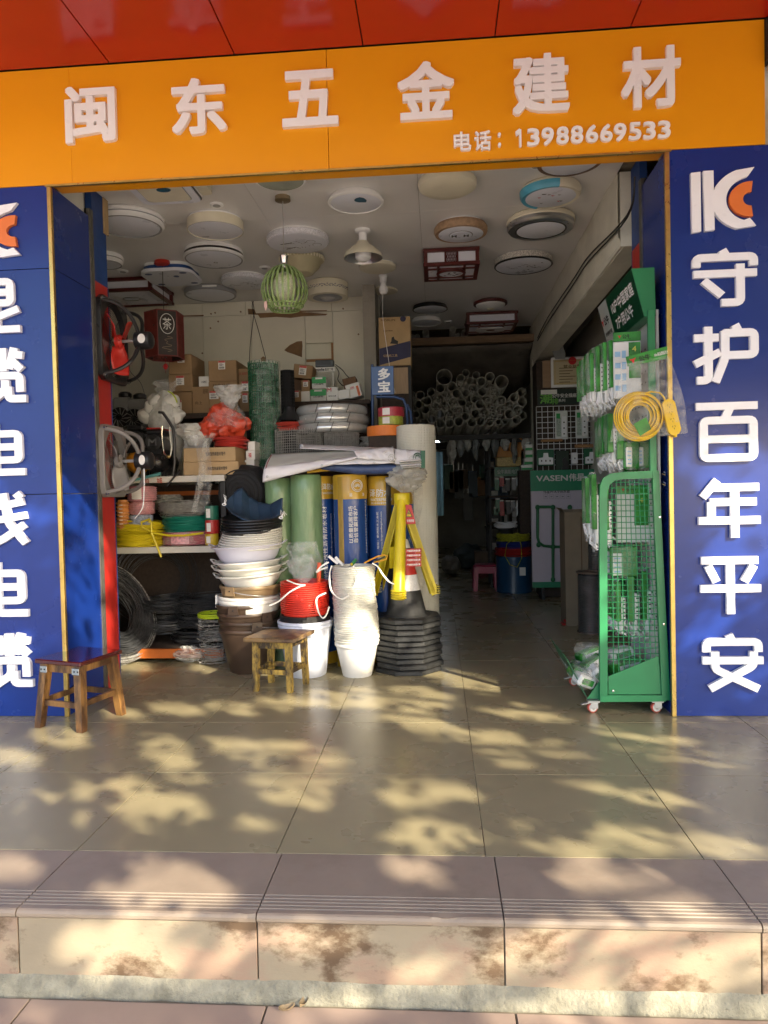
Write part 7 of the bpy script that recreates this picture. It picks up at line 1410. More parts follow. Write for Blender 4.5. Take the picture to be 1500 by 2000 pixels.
for k, (px, Y, kd, lab) in enumerate([((1140, 930, 1160, 1060), .34, 'edge', 'socket strip pack jutting left of the mesh at the hook tip'), ((1152, 922, 1174, 1080), .30, 'edge', 'socket strip pack just outside the rounded frame corner'), ((1176, 940, 1196, 1075), .3, 'edge', 'socket strip pack behind the left end of the mesh'), ((1203, 948, 1268, 1060), .3, 'white', 'large white blister behind the middle of the mesh'), ((1192, 1068, 1246, 1130), .26, 'green', 'green pack with red mark behind the mesh'), ((1198, 1130, 1222, 1245), .3, 'edge', 'pack with checked white cord behind the mesh'), ((1222, 1120, 1250, 1250), .32, 'edge', 'tall strip pack in the lower middle of the mesh'), ((1248, 1110, 1272, 1250), .34, 'edge', 'tall strip pack at the lower right of the mesh')]): pack(px, Y, lab, kind=kd, seed=20+k)
for k, (px, Y, lab, mt) in enumerate([((1112, 1300, 1160, 1340), .2, 'green and white bag of sockets lying in the tray front', PKG), ((1128, 1262, 1180, 1302), .35, 'crumpled green pack on top of the tray heap', PKG), ((1150, 1300, 1190, 1342), .15, 'white labelled pack leaning in the tray beside the mesh', PKW2), ((1190, 1290, 1262, 1318), .25, 'flat green and white pack lying behind the lower panel', PKG), ((1188, 1268, 1240, 1292), .35, 'long white socket strip lying across the tray', PKW2), ((1116, 1288, 1150, 1330), .42, 'crumpled green bag spilling over the tray front', PKG), ((1124, 1312, 1164, 1352), .1, 'white and green bag slumped at the foot of the tray', PKW2), ((1138, 1280, 1186, 1318), .22, 'bulging green bag in the middle of the tray heap', PKG)]):
    a, b, z0, z1 = rect(*px, Y); c = V(((a+b)/2, Y+.05, z0)); t = thing('socket_pack', lab, 'socket pack', c, 'packs heaped in the rack tray'); M = Matrix.Translation(((a+b)/2, Y+.05, (z0+z1)/2)) @ Matrix.Rotation([.5, -.3, .9, -.15, -.2, .7, .4, -.5][k], 4, 'Y') @ Matrix.Rotation(.3, 4, 'Z')
    MB().box(-(b-a)*.5, (b-a)*.5, -.05, .05, -.036, .036, .014).xf(M).build('card', mt, t, smooth=False); MB().box(-(b-a)*.3, (b-a)*.32, -.0515, -.0495, -.018, .02).xf(M).build('label', PKW2 if mt is PKG else PKG, t, smooth=False); text('公牛', M @ V((-.02, -.052, 0)), .05, .022, U=M.to_3x3() @ V((1, 0, 0)), W=M.to_3x3() @ V((0, 0, 1)), d=.001, bold=.02, mt=INK, parent=t); bag(MB(), px, Y-.03, .14, 70+k, .25, .8, 2.4, 24, 16).build('film', FILM, t)
for o in [o for o in list(col.objects) if o.name.startswith('socket_pack') and o.get('group') == GP]:
    if any(w_ in o['label'] for w_ in ('blister', 'yellow', 'outside', 'jutting')): continue
    for k, dy in enumerate((.16, .31)):
        c_ = copy_tree(o, None, o.location+V((.012*k, dy, -.012*k))); c_['label'] = o['label'].replace('socket', ('middle-row', 'rear-row')[k]+' socket', 1) if 'socket' in o['label'] else ('middle', 'rear')[k]+'-row '+o['label']
# yellow extension cord in a clear bag
Yx = -.03; YC = mat('yellow cord sheath', (.72, .47, .012), .35, var=.06); BAGF = mat('very clear film', (.8, .82, .8), .08, var=.05, bump=.8, bs=26, alpha=.07); t = thing('extension_cord', 'yellow coiled extension cord with socket bar in a clear bag on the rack', 'extension cord', PY(1265, 860, Yx)); cc = PY(1249, 813, Yx); s_ = mpp(Yx)
for k in range(11):
    ra, rb = (21+k*2.5)*s_, (22+k*2.4)*s_; MB().tube([cc+V((ra*math.cos(a_)+(.004*math.sin(k)), .012*math.sin(k*2.1)+.004*math.sin(a_*2+k), rb*math.sin(a_))) for a_ in [2*pi*q/44 for q in range(44)]], .0052, 7, closed=True).build('cord_loop', YC, t)
MB().tube([PY(x, y, Yx-.015) for x, y in [(1258, 768), (1272, 765), (1288, 767), (1296, 775), (1299, 782)]], .0052, 7).build('cord_end', YC, t)
p0, p1 = PY(1303, 782, Yx-.01), PY(1318, 848, Yx-.01); W_ = (p0-p1).normalized(); U_ = V((W_.z, 0, -W_.x)); L = (p0-p1).length
m = MB(); m.prism([(12*s_*math.cos(a_)*(1 if abs(math.sin(a_)) < .9 else .9), (L/2-10*s_)*(1 if math.sin(a_) > 0 else -1)+12*s_*math.sin(a_)) for a_ in [2*pi*(q+.5)/24 for q in range(24)]], (p0+p1)/2+V((0, .015, 0)), U_, W_, (0, -1, 0), .03); m.build('socket_bar', YC, t, ang=30)
m = MB()
for k in range(4):
    for dx, dz, rot in ((-.008, .008, .5), (.008, .008, -.5), (0, -.006, 0)): q = (p0+p1)/2+V((0, -.0155, 0))+W_*(L*(.32-.21*k)+dz)+U_*dx; d_ = (W_*math.cos(rot)+U_*math.sin(rot))*.005; m.bar(q-d_, q+d_, .002, .0015, up=(0, 1, 0))
struct(m.build('socket_slots', INK, t, smooth=False), 'stuff'); MB().tube([p1, p1-W_*.018], [.013, .009], 10).build('strain_relief', YC, t)
hc = [PY(x, y, Yx+.02) for x, y in [(1222, 697), (1303, 676), (1305, 700), (1226, 716)]]; m = MB(); m.add(hc+[p+V((0, .003, 0)) for p in hc], [(3, 2, 1, 0), (4, 5, 6, 7)]+[(i, (i+1) % 4, (i+1) % 4+4, i+4) for i in range(4)]); m.build('header_card', PKG, t, smooth=False)
Uh = (hc[1]-hc[0]).normalized(); Wh = V((-Uh.z, 0, Uh.x)); mid = (hc[0]+hc[2])/2; mid = sum(hc, V())/4; mid.y = Yx+.0195; text('公牛', mid-Uh*.015, .07, .035, U=Uh, W=Wh, d=.001, bold=.03, mt=INK, parent=t); bull(mid-Uh*.085+V((0, -.001, 0)), .035, Uh, Wh, t); text('10m高品质延长线', mid+Uh*.085, .085, .022, U=Uh, W=Wh, d=.001, bold=.01, mt=INKW, parent=t)
gp = [PY(x, y, Yx-.035) for x, y in [(1237, 828), (1262, 815), (1272, 838), (1250, 852)]]; MB().add(gp, [(3, 2, 1, 0)]).build('insert_card', PKG, t, smooth=False)
def bagf(i, j, s): x = 1215+(1305-1215)*i+(10-22*i)*(-j)*1.0+(26*i*math.sin(min(1, j*1.3)*pi*.5)); y = 712-18*i+152*j; return PY(x-14*j*(1-i), y, Yx+s*(.015+.035*math.sin(pi*i)*math.sin(pi*min(1, j+.05)))+.012*noise.noise(V((i*5, j*6, s*3))))
for s_2 in (-1, 1): MB().grid(lambda i, j: bagf(i, j, s_2), 22, 26).build('bag_film', BAGF, t)
# ------------------------------------------------------------------ goods at the right rear
Yg = 4.9
cb2 = thing('rear_cabinet', 'dark cabinet at the right rear behind the wire grid display', 'cabinet', (1.6, 5.1, 0)); a, b, z0, z1 = rect(1052, 700, 1180, 1150, Yg+.06); MB().box(a, 1.94, Yg+.08, Yg+.5, .002, PY(1060, 705, Yg+.08).z, .004).build('carcass', DKW, cb2, smooth=False)
a2, b2, q0, q1 = rect(1060, 704, 1078, 757, Yg+.05); MB().box(a2, b2, Yg+.05, Yg+.078, q0, q1).build('door_panel', mat('beech veneer', (.34, .22, .13), .5, var=.1, stretch=(1, 1, 6)), cb2, smooth=False)
gw = thing('wire_grid', 'white wire grid display hung with blister-packed sockets', 'grid panel', (1.6, Yg, 1.8)); a, b, z0, z1 = rect(1049, 792, 1172, 918, Yg); m = MB()
n1 = 12
for k in range(n1): x = a+(b-a)*k/(n1-1); m.cyl((x, Yg+.03, z0), (x, Yg+.03, z1), .004, n=5)
for k in range(13): z = z0+(z1-z0)*k/12; m.cyl((a, Yg+.024, z), (b, Yg+.024, z), .004, n=5)
struct(m.build('grid', LWHITE, gw), 'stuff')
hs = thing('hanging_header', 'black and green lettered header above the wire grid', 'sign', (1.6, Yg, 2.3)); a, b, z0, z1 = rect(1050, 760, 1150, 790, Yg); MB().box(a, b, Yg-.01, Yg+.01, z0, z1).build('panel', mat('blackish green print', (.006, .02, .014), .4), hs, smooth=False); text('公牛安全插座', (a+(b-a)*.52, Yg-.01, z0+(z1-z0)*.58), (b-a)*.48, (z1-z0)*.27, d=.002, bold=.02, mt=PW, parent=hs); text('系列', (a+(b-a)*.47, Yg-.01, z0+(z1-z0)*.26), (b-a)*.13, (z1-z0)*.2, d=.002, bold=.01, mt=PW, parent=hs); text('潮', (a+(b-a)*.16, Yg-.01, z0+(z1-z0)*.4), (b-a)*.24, (z1-z0)*.62, d=.002, bold=.02, mt=mat('lime print', (.13, .4, .05), .5), parent=hs); text('排', (a+(b-a)*.34, Yg-.01, z0+(z1-z0)*.22), (b-a)*.13, (z1-z0)*.4, d=.002, bold=.02, mt=MATS['lime print'], parent=hs); MB().box(a+.04, a+.24, Yg-.014, Yg-.0105, z1-.06, z1-.005).build('logo_tab', PAPER, hs, smooth=False)
lc = thing('framed_certificate', 'cream certificate with a red emblem in a white frame above the wire grid', 'certificate', (1.7, Yg-.02, 2.5)); a, b, z0, z1 = rect(1076, 697, 1160, 756, Yg-.02); MB().box(a, b, Yg-.03, Yg-.005, z0, z1, .004).build('frame', LWHITE, lc, smooth=False); MB().box(a+.03, b-.03, Yg-.032, Yg-.0295, z0+.03, z1-.03).build('paper', mat('cream paper', (.55, .47, .30), .6, var=.05), lc, smooth=False); MB().tube([(x, Yg-.033, z) for x, z in ((a+.05, z0+.05), (b-.05, z0+.05), (b-.05, z1-.05), (a+.05, z1-.05))], .004, 4, closed=True).build('gold_border', GOLD, lc)
text('营业执照', ((a+b)/2, Yg-.033, z0+(z1-z0)*.68), (b-a)*.42, (z1-z0)*.12, d=.001, bold=.015, mt=mat('sepia ink', (.1, .06, .02), .7), parent=lc); MB().lathe([(1e-6, .002), (.05, .002), (.05, 0)], ((a+b)/2, Yg-.034, z1-.05), 16, ax=(0, -1, 0)).build('emblem', INKR, lc)
for k in range(6): MB().box(a+.1, a+.1+(b-a)*(.25+.2*((k*7) % 3)/3), Yg-.0335, Yg-.0318, z0+.06+k*.035, z0+.068+k*.035).build('print_line', MATS['sepia ink'], lc, smooth=False)
MB().box(a, b, Yg-.004, Yg+.07, z0-.03, z0-.002).build('ledge', DKW, lc, smooth=False)
GG = 'blister packs on the wire grid'
for k, (px, kd, lab) in enumerate([((1084, 802, 1109, 858), 'w', 'white power strip blister on the grid, left of its twin'), ((1124, 800, 1149, 856), 'w', 'white power strip blister on the grid, beside the rack packs'), ((1156, 806, 1182, 830), 'g', 'three-way adaptor pack high on the grid'), ((1049, 878, 1082, 910), 'g', 'three-way adaptor pack at the lower corner of the grid'), ((1085, 880, 1112, 922), 'd', 'dark blister pack with a black plug low on the grid'), ((1116, 884, 1128, 906), 'p', 'small bare white socket on the grid'), ((1140, 876, 1170, 908), 'g', 'three-way adaptor pack low on the grid beside the bare socket')]):
    a, b, z0, z1 = rect(*px, Yg); t = thing('blister_pack', lab, 'socket pack', ((a+b)/2, Yg, z0), GG); w_, h_ = b-a, z1-z0
    if kd == 'w': MB().box(a, b, Yg-.01, Yg+.012, z0, z1, .006).build('card', PKW2, t, smooth=False); MB().box(a+w_*.52, b-w_*.1, Yg-.04, Yg-.01, z0+h_*.08, z0+h_*.8, .006).build('power_strip', LWHITE, t, smooth=False); MB().box(a+w_*.1, a+w_*.45, Yg-.013, Yg-.0095, z0+h_*.1, z0+h_*.75).build('print_panel', mat('grey green print', (.35, .42, .36), .5, var=.5, vs=60), t, smooth=False); MB().box(a+w_*.1, a+w_*.4, Yg-.016, Yg-.0125, z0+h_*.72, z0+h_*.9).build('logo_patch', INKG, t, smooth=False); [MB().box(a+w_*.6, a+w_*.72, Yg-.042, Yg-.039, z0+h_*(.16+.2*q), z0+h_*(.2+.2*q)).build('socket_slot', INK, t, smooth=False) for q in range(3)]
    elif kd == 'p': MB().box(a, b, Yg-.03, Yg+.012, z0, z1, .01).build('body', LWHITE, t, smooth=False); MB().box((a+b)/2-.006, (a+b)/2+.006, Yg-.032, Yg-.0295, z0+h_*.4, z0+h_*.55).build('socket_slot', INK, t, smooth=False)
    else:
        MB().box(a, b, Yg-.006, Yg+.012, z0, z1, .006).build('card', RGD if kd == 'g' else mat('black green card', (.01, .03, .015), .4), t, smooth=False)
        m = MB(); m.prism([(.08, .08), (.92, .08), (.92, .48), (.65, .52), (.62, .78), (.38, .78), (.35, .52), (.08, .48)], (a, Yg-.006, z0), (w_, 0, 0), (0, 0, h_), (0, -1, 0), .04) if kd == 'g' else m.prism([(.4, .02), (.9, .02), (.9, .4), (.7, .7), (.5, .6)], (a, Yg-.006, z0), (w_, 0, 0), (0, 0, h_), (0, -1, 0), .03); m.build('adaptor', LWHITE if kd == 'g' else BLACK, t, smooth=False)
        if kd == 'g': [MB().box(a+w_*(.2+.25*q), a+w_*(.27+.25*q), Yg-.048, Yg-.0455, z0+h_*.25, z0+h_*.36).build('socket_slot', INK, t, smooth=False) for q in range(3)]
for k, (px, lab) in enumerate([((1056, 858, 1098, 863), 'upper wooden hanger bar on the wire grid'), ((1122, 868, 1165, 874), 'lower wooden hanger bar on the wire grid')]): a, b, z0, z1 = rect(*px, Yg-.02); tag(MB().box(a, b, Yg-.05, Yg-.025, z0, z1, .004).build('hanger_bar', WOODT), lab, 'bar')
# pipe-system display board
Yv = 5.25-.42; a, b, z0, z1 = rect(1038, 918, 1165, 1147, Yv); vb = thing('pipe_display_board', 'tall lavender display board with green header and mounted green pipes', 'display board', ((a+b)/2, Yv, 0)); MB().box(a, b, Yv, Yv+.05, z0, z1, .004).build('board', mat('lavender laminate', (.50, .45, .52), .4, var=.03), vb, smooth=False)
zh = PY(1100, 958, Yv).z; MB().box(a-.004, b+.004, Yv-.006, Yv+.002, zh, z1+.003).build('header', mat('vivid green print', (.012, .21, .10), .4), vb, smooth=False); MB().box(a-.002, b+.002, Yv-.005, Yv+.002, z0, PY(1100, 1136, Yv).z).build('footer', MATS['vivid green print'], vb, smooth=False)
text('VASEN', (PY(1078, 936, Yv).x, Yv-.006, PY(1078, 934, Yv).z), 60*mpp(Yv), 11*mpp(Yv), d=.002, bold=.02, mt=PW, parent=vb); text('伟星', (PY(1126, 932, Yv).x, Yv-.006, PY(1126, 932, Yv).z), 29*mpp(Yv), 15*mpp(Yv), d=.002, bold=.02, mt=PW, parent=vb); text('伟星PP-R冷热水管', (PY(1087, 959, Yv).x, Yv, PY(1087, 960, Yv).z), 50*mpp(Yv), 7*mpp(Yv), d=.002, bold=.01, mt=INK, parent=vb)
for k in range(5): p = PY(1066+k*11, 970, Yv); MB().tube([p+V((x, -.002, z)) for x, z in ((-.025, -.025), (.025, -.025), (.025, .025), (-.025, .025))], .002, 4, closed=True).build('icon_frame', mat('grey print line', (.2, .2, .22), .5), vb); MB().box(p.x-.012, p.x+.012, Yv-.003, Yv-.0005, p.z-.006, p.z+.008).build('icon', MATS['grey print line'], vb, smooth=False)
PG = mat('green pipe', (.015, .13, .045), .4); q = lambda *l: [PY(x, y, Yv-.03) for x, y in l]
MB().tube(q((1050, 992), (1050, 1050), (1053, 1060), (1062, 1066), (1080, 1068), (1101, 1068)), .018, 10).build('pipe', PG, vb); MB().tube(q((1080, 990), (1080, 1135)), .018, 10).build('pipe', PG, vb); MB().tube(q((1046, 990), (1084, 990)), .018, 10).build('pipe', PG, vb)
for x, y in [(1050, 991), (1080, 991), (1080, 1068), (1080, 1132), (1113, 991), (1052, 1064)]: MB().ball(PY(x, y, Yv-.03), .03, .028, .034, 12, 8).build('fitting', PG, vb)
text('50', (PY(1098, 1073, Yv).x, Yv, PY(1098, 1073, Yv).z), 10*mpp(Yv), 9*mpp(Yv), d=.002, bold=.03, mt=INK, parent=vb)
for x in (a+.1, b-.1): MB().box(x, x+.04, Yv-.1, Yv+.15, .002, z0-.001).build('foot', DARK, vb, smooth=False)
# tall flattened carton and steel rope reels
Ym = 2.95; a, b, z0, z1 = rect(1104, 1000, 1136, 1190, Ym); t = thing('tall_carton', 'tall open-topped brown carton standing behind the steel rope reels', 'box', ((a+b)/2, Ym+.15, 0)); OC = mat('dull brown carton', (.20, .155, .10), .85, var=.1)
MB().box(a, b+.12, Ym, Ym+.012, .002, z1).build('front_panel', OC, t, smooth=False); MB().box(a, a+.012, Ym+.013, Ym+.3, .002, z1).build('side_panel', OC, t, smooth=False); MB().box(a, b+.12, Ym+.301, Ym+.312, .002, z1+.02).build('back_panel', OC, t, smooth=False); MB().box(b+.109, b+.12, Ym+.013, Ym+.3, .002, z1).build('side_panel', OC, t, smooth=False); MB().obox((a-.012, Ym+.15, z1+.02), (.02, 0, -.02), (0, .14, 0), (.002, 0, .002)).build('flap', OC, t, smooth=False)
MB().box(b-.004, b+.006, Ym-.001, Ym, .1, z1-.05).build('crease', MATS['dark seam'], t, smooth=False)
SRP = mat('steel rope', (.20, .20, .19), .4, .7, var=.3)
def rope_reel(x0, x1, y0, y1, Yf, lab, bot=None, flange=True):
    a, b, z0, z1 = rect(x0, y0, x1, y1, Yf); z0 = z0 if bot is None else bot; R = (b-a)/2; c = V(((a+b)/2, Yf+R, z0)); H = z1-z0; t = thing('rope_reel', lab, 'rope reel', c, 'steel rope reels'); m = MB(); n = int(H/.016)
    for k in range(n): z = .012+k*(H-.02)/n; m.tube([c+V((R*.93*math.cos(q*pi/16), R*.93*math.sin(q*pi/16), z+.004*math.sin(q*pi/16))) for q in range(32)], .0078, 6, closed=True)
    struct(m.build('rope_winding', SRP, t), 'stuff'); MB().lathe([(R*.9, .01), (R*.9, H-.01)], c, 24).build('core', DARK, t)
    if flange: MB().lathe([(.01, H), (R*1.08, H), (R*1.1, H+.008), (R*1.08, H+.016), (.01, H+.016)], c, 36).build('flange', mat('rusty brown flange', (.13, .09, .06), .6), t); MB().lathe([(.01, 0.001), (R*1.06, .001), (R*1.06, .012)], c, 36).build('flange', MATS['rusty brown flange'], t)
    return t
rope_reel(1134, 1190, 1122, 1238, 2.5, 'large steel rope reel with rusty flange on the floor', 0); rope_reel(1152, 1188, 1010, 1112, 2.56, 'smaller steel rope reel standing on the large one', PY(1160, 1118, 2.5).z)
# red bottle jack
p = PZ(1112, 1220); t = thing('bottle_jack', 'red hydraulic jack on the floor in front of the tall carton', 'jack', p); RJ = mat('red jack paint', (.36, .02, .015), .35); MB().box(p.x-.08, p.x+.06, p.y-.05, p.y+.06, .001, .022, .006).build('base', RJ, t, smooth=False); MB().lathe([(.045, .02), (.047, .05), (.043, .18), (.035, .2), (.02, .2)], p+V((.01, 0, 0)), 20).build('cylinder', RJ, t); MB().lathe([(.018, .2), (.018, .26), (.024, .262), (.024, .285), (1e-6, .288)], p+V((.01, 0, 0)), 16).build('ram', STEEL, t); MB().tube([p+V((-.03, -.05, .03)), p+V((-.06, -.06, .06))], .012, 8).build('pump_socket', RJ, t)
# blue cable drum, reels, pink stool
p = PZ(1008, 1160); R = .24; t = thing('cable_drum', 'large blue film-wrapped cable drum on the floor beside the pink stool', 'drum', p); c = V((p.x, p.y+R, 0)); H = PY(1008, 1088, p.y).z
MB().lathe([(R, .002), (R, .03), (R*.98, .05), (R*.98, H-.05), (R, H-.02), (R*.97, H), (.02, H)], c, 36, wob=.02).build('wrap', mat('blue wrap', (.012, .06, .14), .35, var=.15), t); MB().box(p.x+.05, p.x+.13, p.y-.012, p.y-.004, H*.5, H*.72).build('label', PAPER, t, smooth=False)
for k, (mt, lab, r_, h_) in enumerate([(mat('red cable', (.35, .02, .02), .4), 'red cable coil lying on the blue drum', .22, .1), (mat('blue cable', (.015, .03, .2), .4), 'blue cable coil on the red coil', .2, .09), (mat('yellow green cable', (.35, .36, .03), .4, var=.5, vs=40), 'yellow-green earth cable coil topmost on the blue drum', .2, .08)]): coil_thing('cable_coil', c+V((0, 0, H+.06+k*.095)), r_, .007, 22, h_, .06, mt, lab, 'cable coil', 'cable coils on the blue drum', 90+k, seg=36)
MB().tube([PY(x, y, p.y-.03) for x, y in [(1012, 1045), (990, 1062), (986, 1085), (996, 1103), (1010, 1108), (1019, 1090), (1018, 1065), (1012, 1047)]], .006, 6).build('hanging_loop', MATS['yellow green cable'], t)
a, b, z0, z1 = rect(967, 1024, 1012, 1038, 5.6); t = thing('cable_reel', 'white cable coil on a tall dark reel behind the blue drum', 'cable coil', ((a+b)/2, 5.75, 0)); struct(coil(MB(), ((a+b)/2, 5.75, z1), (b-a)*.42, .008, 16, .1, .05, 99, seg=36).build('winding', LWHITE, t), 'stuff'); MB().lathe([(.15, .002), (.15, .02), (.1, .03), (.1, z1-.08), (.16, z1-.07), (.16, z1-.055), (.02, z1-.055)], ((a+b)/2, 5.75, 0), 24).build('reel', DARK, t)
a, b, z0, z1 = rect(926, 1104, 975, 1155, 5.6); PS = mat('magenta plastic', (.34, .015, .075), .4); t = thing('plastic_stool', 'square magenta plastic stool in the dark passage', 'stool', ((a+b)/2, 5.75, 0)); H = z1; w2 = (b-a)/2; c = V(((a+b)/2, 5.8, 0)); MB().box(c.x-w2*.85, c.x+w2*.85, c.y-w2*.85, c.y+w2*.85, H-.03, H, .012).build('seat', PS, t)
for sx in (-1, 1):
    for sy in (-1, 1):
        m = MB(); m.add([c+V((sx*w2*q+dx*.03, sy*w2*q+dy*.03, z)) for z, q in ((.001, .9), (H-.03, .78)) for dx, dy in ((-1, -1), (1, -1), (1, 1), (-1, 1))], [(i, (i+1) % 4, (i+1) % 4+4, i+4) for i in range(4)]+[(3, 2, 1, 0), (4, 5, 6, 7)]); m.build('leg', PS, t, smooth=False)
for s_3 in (-1, 1): MB().box(c.x-w2*.8, c.x+w2*.8, c.y+s_3*w2*.8-.006, c.y+s_3*w2*.8+.006, H-.12, H-.031).build('apron', PS, t, smooth=False); MB().box(c.x+s_3*w2*.8-.006, c.x+s_3*w2*.8+.006, c.y-w2*.8, c.y+w2*.8, H-.119, H-.032).build('apron', PS, t, smooth=False)
# ------------------------------------------------------------------ pipe loft
Yp = 5.4
PVC = mat('grey white pvc pipe', (.62, .61, .56), .45, var=.08); 
pipes = [(325, 430, 58), (740, 465, 48), (655, 428, 33), (595, 462, 33), (535, 515, 34), (415, 550, 33), (380, 498, 34), (297, 512, 33), (443, 490, 33), (600, 537, 33), (230, 538, 30), (150, 562, 32), (90, 560, 28), (205, 602, 32), (140, 628, 30), (190, 668, 30), (480, 545, 30), (545, 590, 28), (655, 508, 32), (692, 552, 34), (740, 600, 32), (832, 578, 33), (885, 540, 33), (888, 610, 33), (795, 637, 32), (668, 648, 33), (582, 627, 32), (635, 590, 32), (512, 638, 32), (455, 615, 28), (388, 615, 33), (330, 640, 32), (258, 645, 32), (280, 585, 32), (340, 565, 30), (425, 675, 34), (360, 700, 32), (295, 697, 32), (478, 715, 30), (550, 695, 32), (615, 690, 33), (680, 715, 33), (735, 670, 32), (795, 700, 33), (855, 672, 34), (850, 740, 32), (765, 750, 24), (718, 755, 24), (655, 755, 30), (585, 750, 33), (525, 760, 34), (430, 752, 35), (365, 765, 32), (300, 768, 33), (180, 765, 34), (480, 402, 28), (445, 440, 30), (556, 418, 28), (510, 458, 28), (235, 735, 30), (895, 710, 26), (120, 700, 28), (240, 690, 28)]
def pipe(x, y, r_, Y, L, lab, grp, dx=0, dz=0):
    p = PY(780+x/3.7025, 620+y/3.7025, Y); R = r_/3.7025*mpp(Y); d_ = V((dx, 1, dz)); n = 20; m = MB(); w_ = max(.0035, R*.07)
    m.lathe([(R, L), (R, .002), (R-.001, 0), (R-w_, 0), (R-w_, L)], p, n, ax=d_); return tag(m.build('pvc_pipe', PVC), lab, 'pipe', grp)
GPI = 'pvc pipes in the loft'
for k, (x, y, r_) in enumerate(pipes):
    lab = 'widest plastic pipe in the loft, wrapped loosely in film' if k == 0 else 'wide plastic pipe high at the right of the loft bundle' if k == 1 else 'grey-white drain pipe in the loft bundle'
    pipe(x, y, r_, Yp+rnd.uniform(-.12, .15), 2.6, lab, GPI, rnd.uniform(-.015, .015), rnd.uniform(-.01, .01))
    if k in (4, 8, 18, 19, 20, 25, 27, 28, 30, 31, 32, 33, 34, 35, 40, 42, 44, 41, 24, 36): 
        for s_4 in ((-.3, -.15), (.35, -.2), (.05, .45))[:2+(k % 2)]: pipe(x+s_4[0]*r_, y-s_4[1]*r_, r_*.36, Yp+.03, 1.2, 'thin conduit pipe tucked inside a drain pipe', 'conduits inside the drain pipes')
lf = thing('pipe_rack', 'timber and steel loft rack carrying the bundle of plastic pipes', 'rack', (.45, 6, 0)); zlo = PY(900, 846, Yp).z
xl, xr_ = -.62, 1.29
for y in (Yp+.25, Yp+1.6, Yp+2.4): MB().box(xl, xr_, y, y+.06, zlo-.07, zlo-.005).build('cross_bar', DARK, lf, smooth=False)
zb_ = PY(900, 664, 5.2).z; BW = mat('weathered timber beam', (.20, .13, .075), .8, var=.25, vs=5, stretch=(1, 8, 8)); MB().box(xl+.002, xr_-.002, 5.2, 5.3, zb_-.045, zb_+.045).build('front_beam', BW, lf, smooth=False)
DUST = mat('dusty dark board', (.15, .135, .115), .9, var=.3, vs=3, dirt=.3, dcol=(.05, .045, .04), bump=.4, bs=12); m = MB(); m.grid(lambda i, j: V((xl+.002+(xr_-xl-.004)*i, 5.32+1.9*j, zb_-.05-.62*j+.02*noise.noise(V((i*4, j*5, 1))))), 12, 12); o = m.build('sloping_board', DUST, lf); o.modifiers.new('s', 'SOLIDIFY').thickness = .01
MB().box(xl+.002, xr_-.002, 5.31, 8, zb_+.05, zb_+.07).build('loft_deck', DUST, lf, smooth=False)
for k, (x, y, r_) in enumerate([(385, 100, 22), (190, 120, 24), (475, 125, 26), (130, 152, 20), (425, 135, 11), (410, 140, 10), (95, 150, 18)]): pipe(x, y-14, r_, 5.33+.03*k, .9, 'short plastic sleeve lying on top of the loft beam', 'sleeves on the loft deck')
# dim goods on the passage shelf
Yq = 6.0; dsf = thing('passage_shelf', 'dim shelf of boxed goods along the passage wall', 'shelf', (1.2, 6.3, 0)); xa, xb = PY(955, 950, Yq).x, PY(1036, 950, Yq).x; xb = min(xb+.3, 1.9)
for y in (912, 968, 1022): z = PY(990, y, Yq).z; MB().box(xa, xb, Yq, Yq+.5, z-.025, z).build('board', DKW, dsf, smooth=False)
for x in (xa, xb-.04):
    for y in (Yq+.002, Yq+.46): MB().box(x, x+.03, y, y+.03, .002, PY(990, 830, Yq).z).build('upright', DARK, dsf, smooth=False)
ORP = mat('orange box print', (.48, .20, .03), .5); GQ = 'boxes on the passage shelf'
for px, mt, lab in [((970, 893, 1018, 911), mat('yellow packet', (.42, .30, .08), .4, var=.4, vs=40), 'row of yellowish film packets on the passage shelf'), ((988, 880, 1018, 893), ORP, 'orange box on the yellowish packets'), ((968, 872, 990, 893), ORP, 'small tilted orange carton beside the passage gap'), ((994, 864, 1026, 880), ORP, 'upper orange box in the passage pile'), ((984, 848, 1028, 864), BLACK, 'black box with an orange arrow topmost in the passage pile')]:
    t, M, w2, h = carton(px, Yq-.01, .25, lab, mt, group=GQ)
    if mt is BLACK: MB().prism([(w2*.6, h*.2), (w2*.85, h*.2), (w2*.55, h*.5), (w2*.85, h*.8), (w2*.6, h*.8), (w2*.3, h*.5)], (0, 0, 0), (1, 0, 0), (0, 0, 1), (0, -1, 0), .001).xf(M).build('arrow_mark', ORP, t, smooth=False)
a, b, z0, z1 = rect(966, 912, 1018, 930, Yq-.03); t = thing('battery_header', 'green lettered header over the small packets in the passage', 'sign', ((a+b)/2, Yq-.03, z0)); MB().box(a, b, Yq-.03, Yq-.012, z0, z1).build('panel', RGD, t, smooth=False); text('公牛高能电池', ((a+b)/2, Yq-.03, (z0+z1)/2), (b-a)*.8, (z1-z0)*.5, d=.002, bold=.02, mt=mat('dim print', (.3, .33, .3), .5), parent=t)
r2 = random.Random(12)
for k in range(14):
    x = 966+(k % 5)*11+r2.uniform(-2, 2); y = [932, 975, 990][k // 5]+r2.uniform(-2, 3); h_ = r2.uniform(14, 30); mt = [RGD, BLACK, PKW2, mat('red packet', (.3, .02, .02), .4), mat('grey packet', (.2, .2, .2), .4)][(k*3) % 5]; a, b, z0, z1 = rect(x, y, x+9, y+h_, Yq-.04)
    t = thing('small_pack', ['green', 'black', 'white', 'red', 'grey'][(k*3) % 5]+' small hanging pack on the passage shelf', 'pack', ((a+b)/2, Yq-.04, z0), 'small packs in the passage'); MB().box(a, b, Yq-.045, Yq-.018, z0, z1-.02, .004).build('blister', mt, t, smooth=False); MB().box(a+.004, b-.004, Yq-.03, Yq-.025, z1-.02, z1).build('hang_tab', PAPER, t, smooth=False)
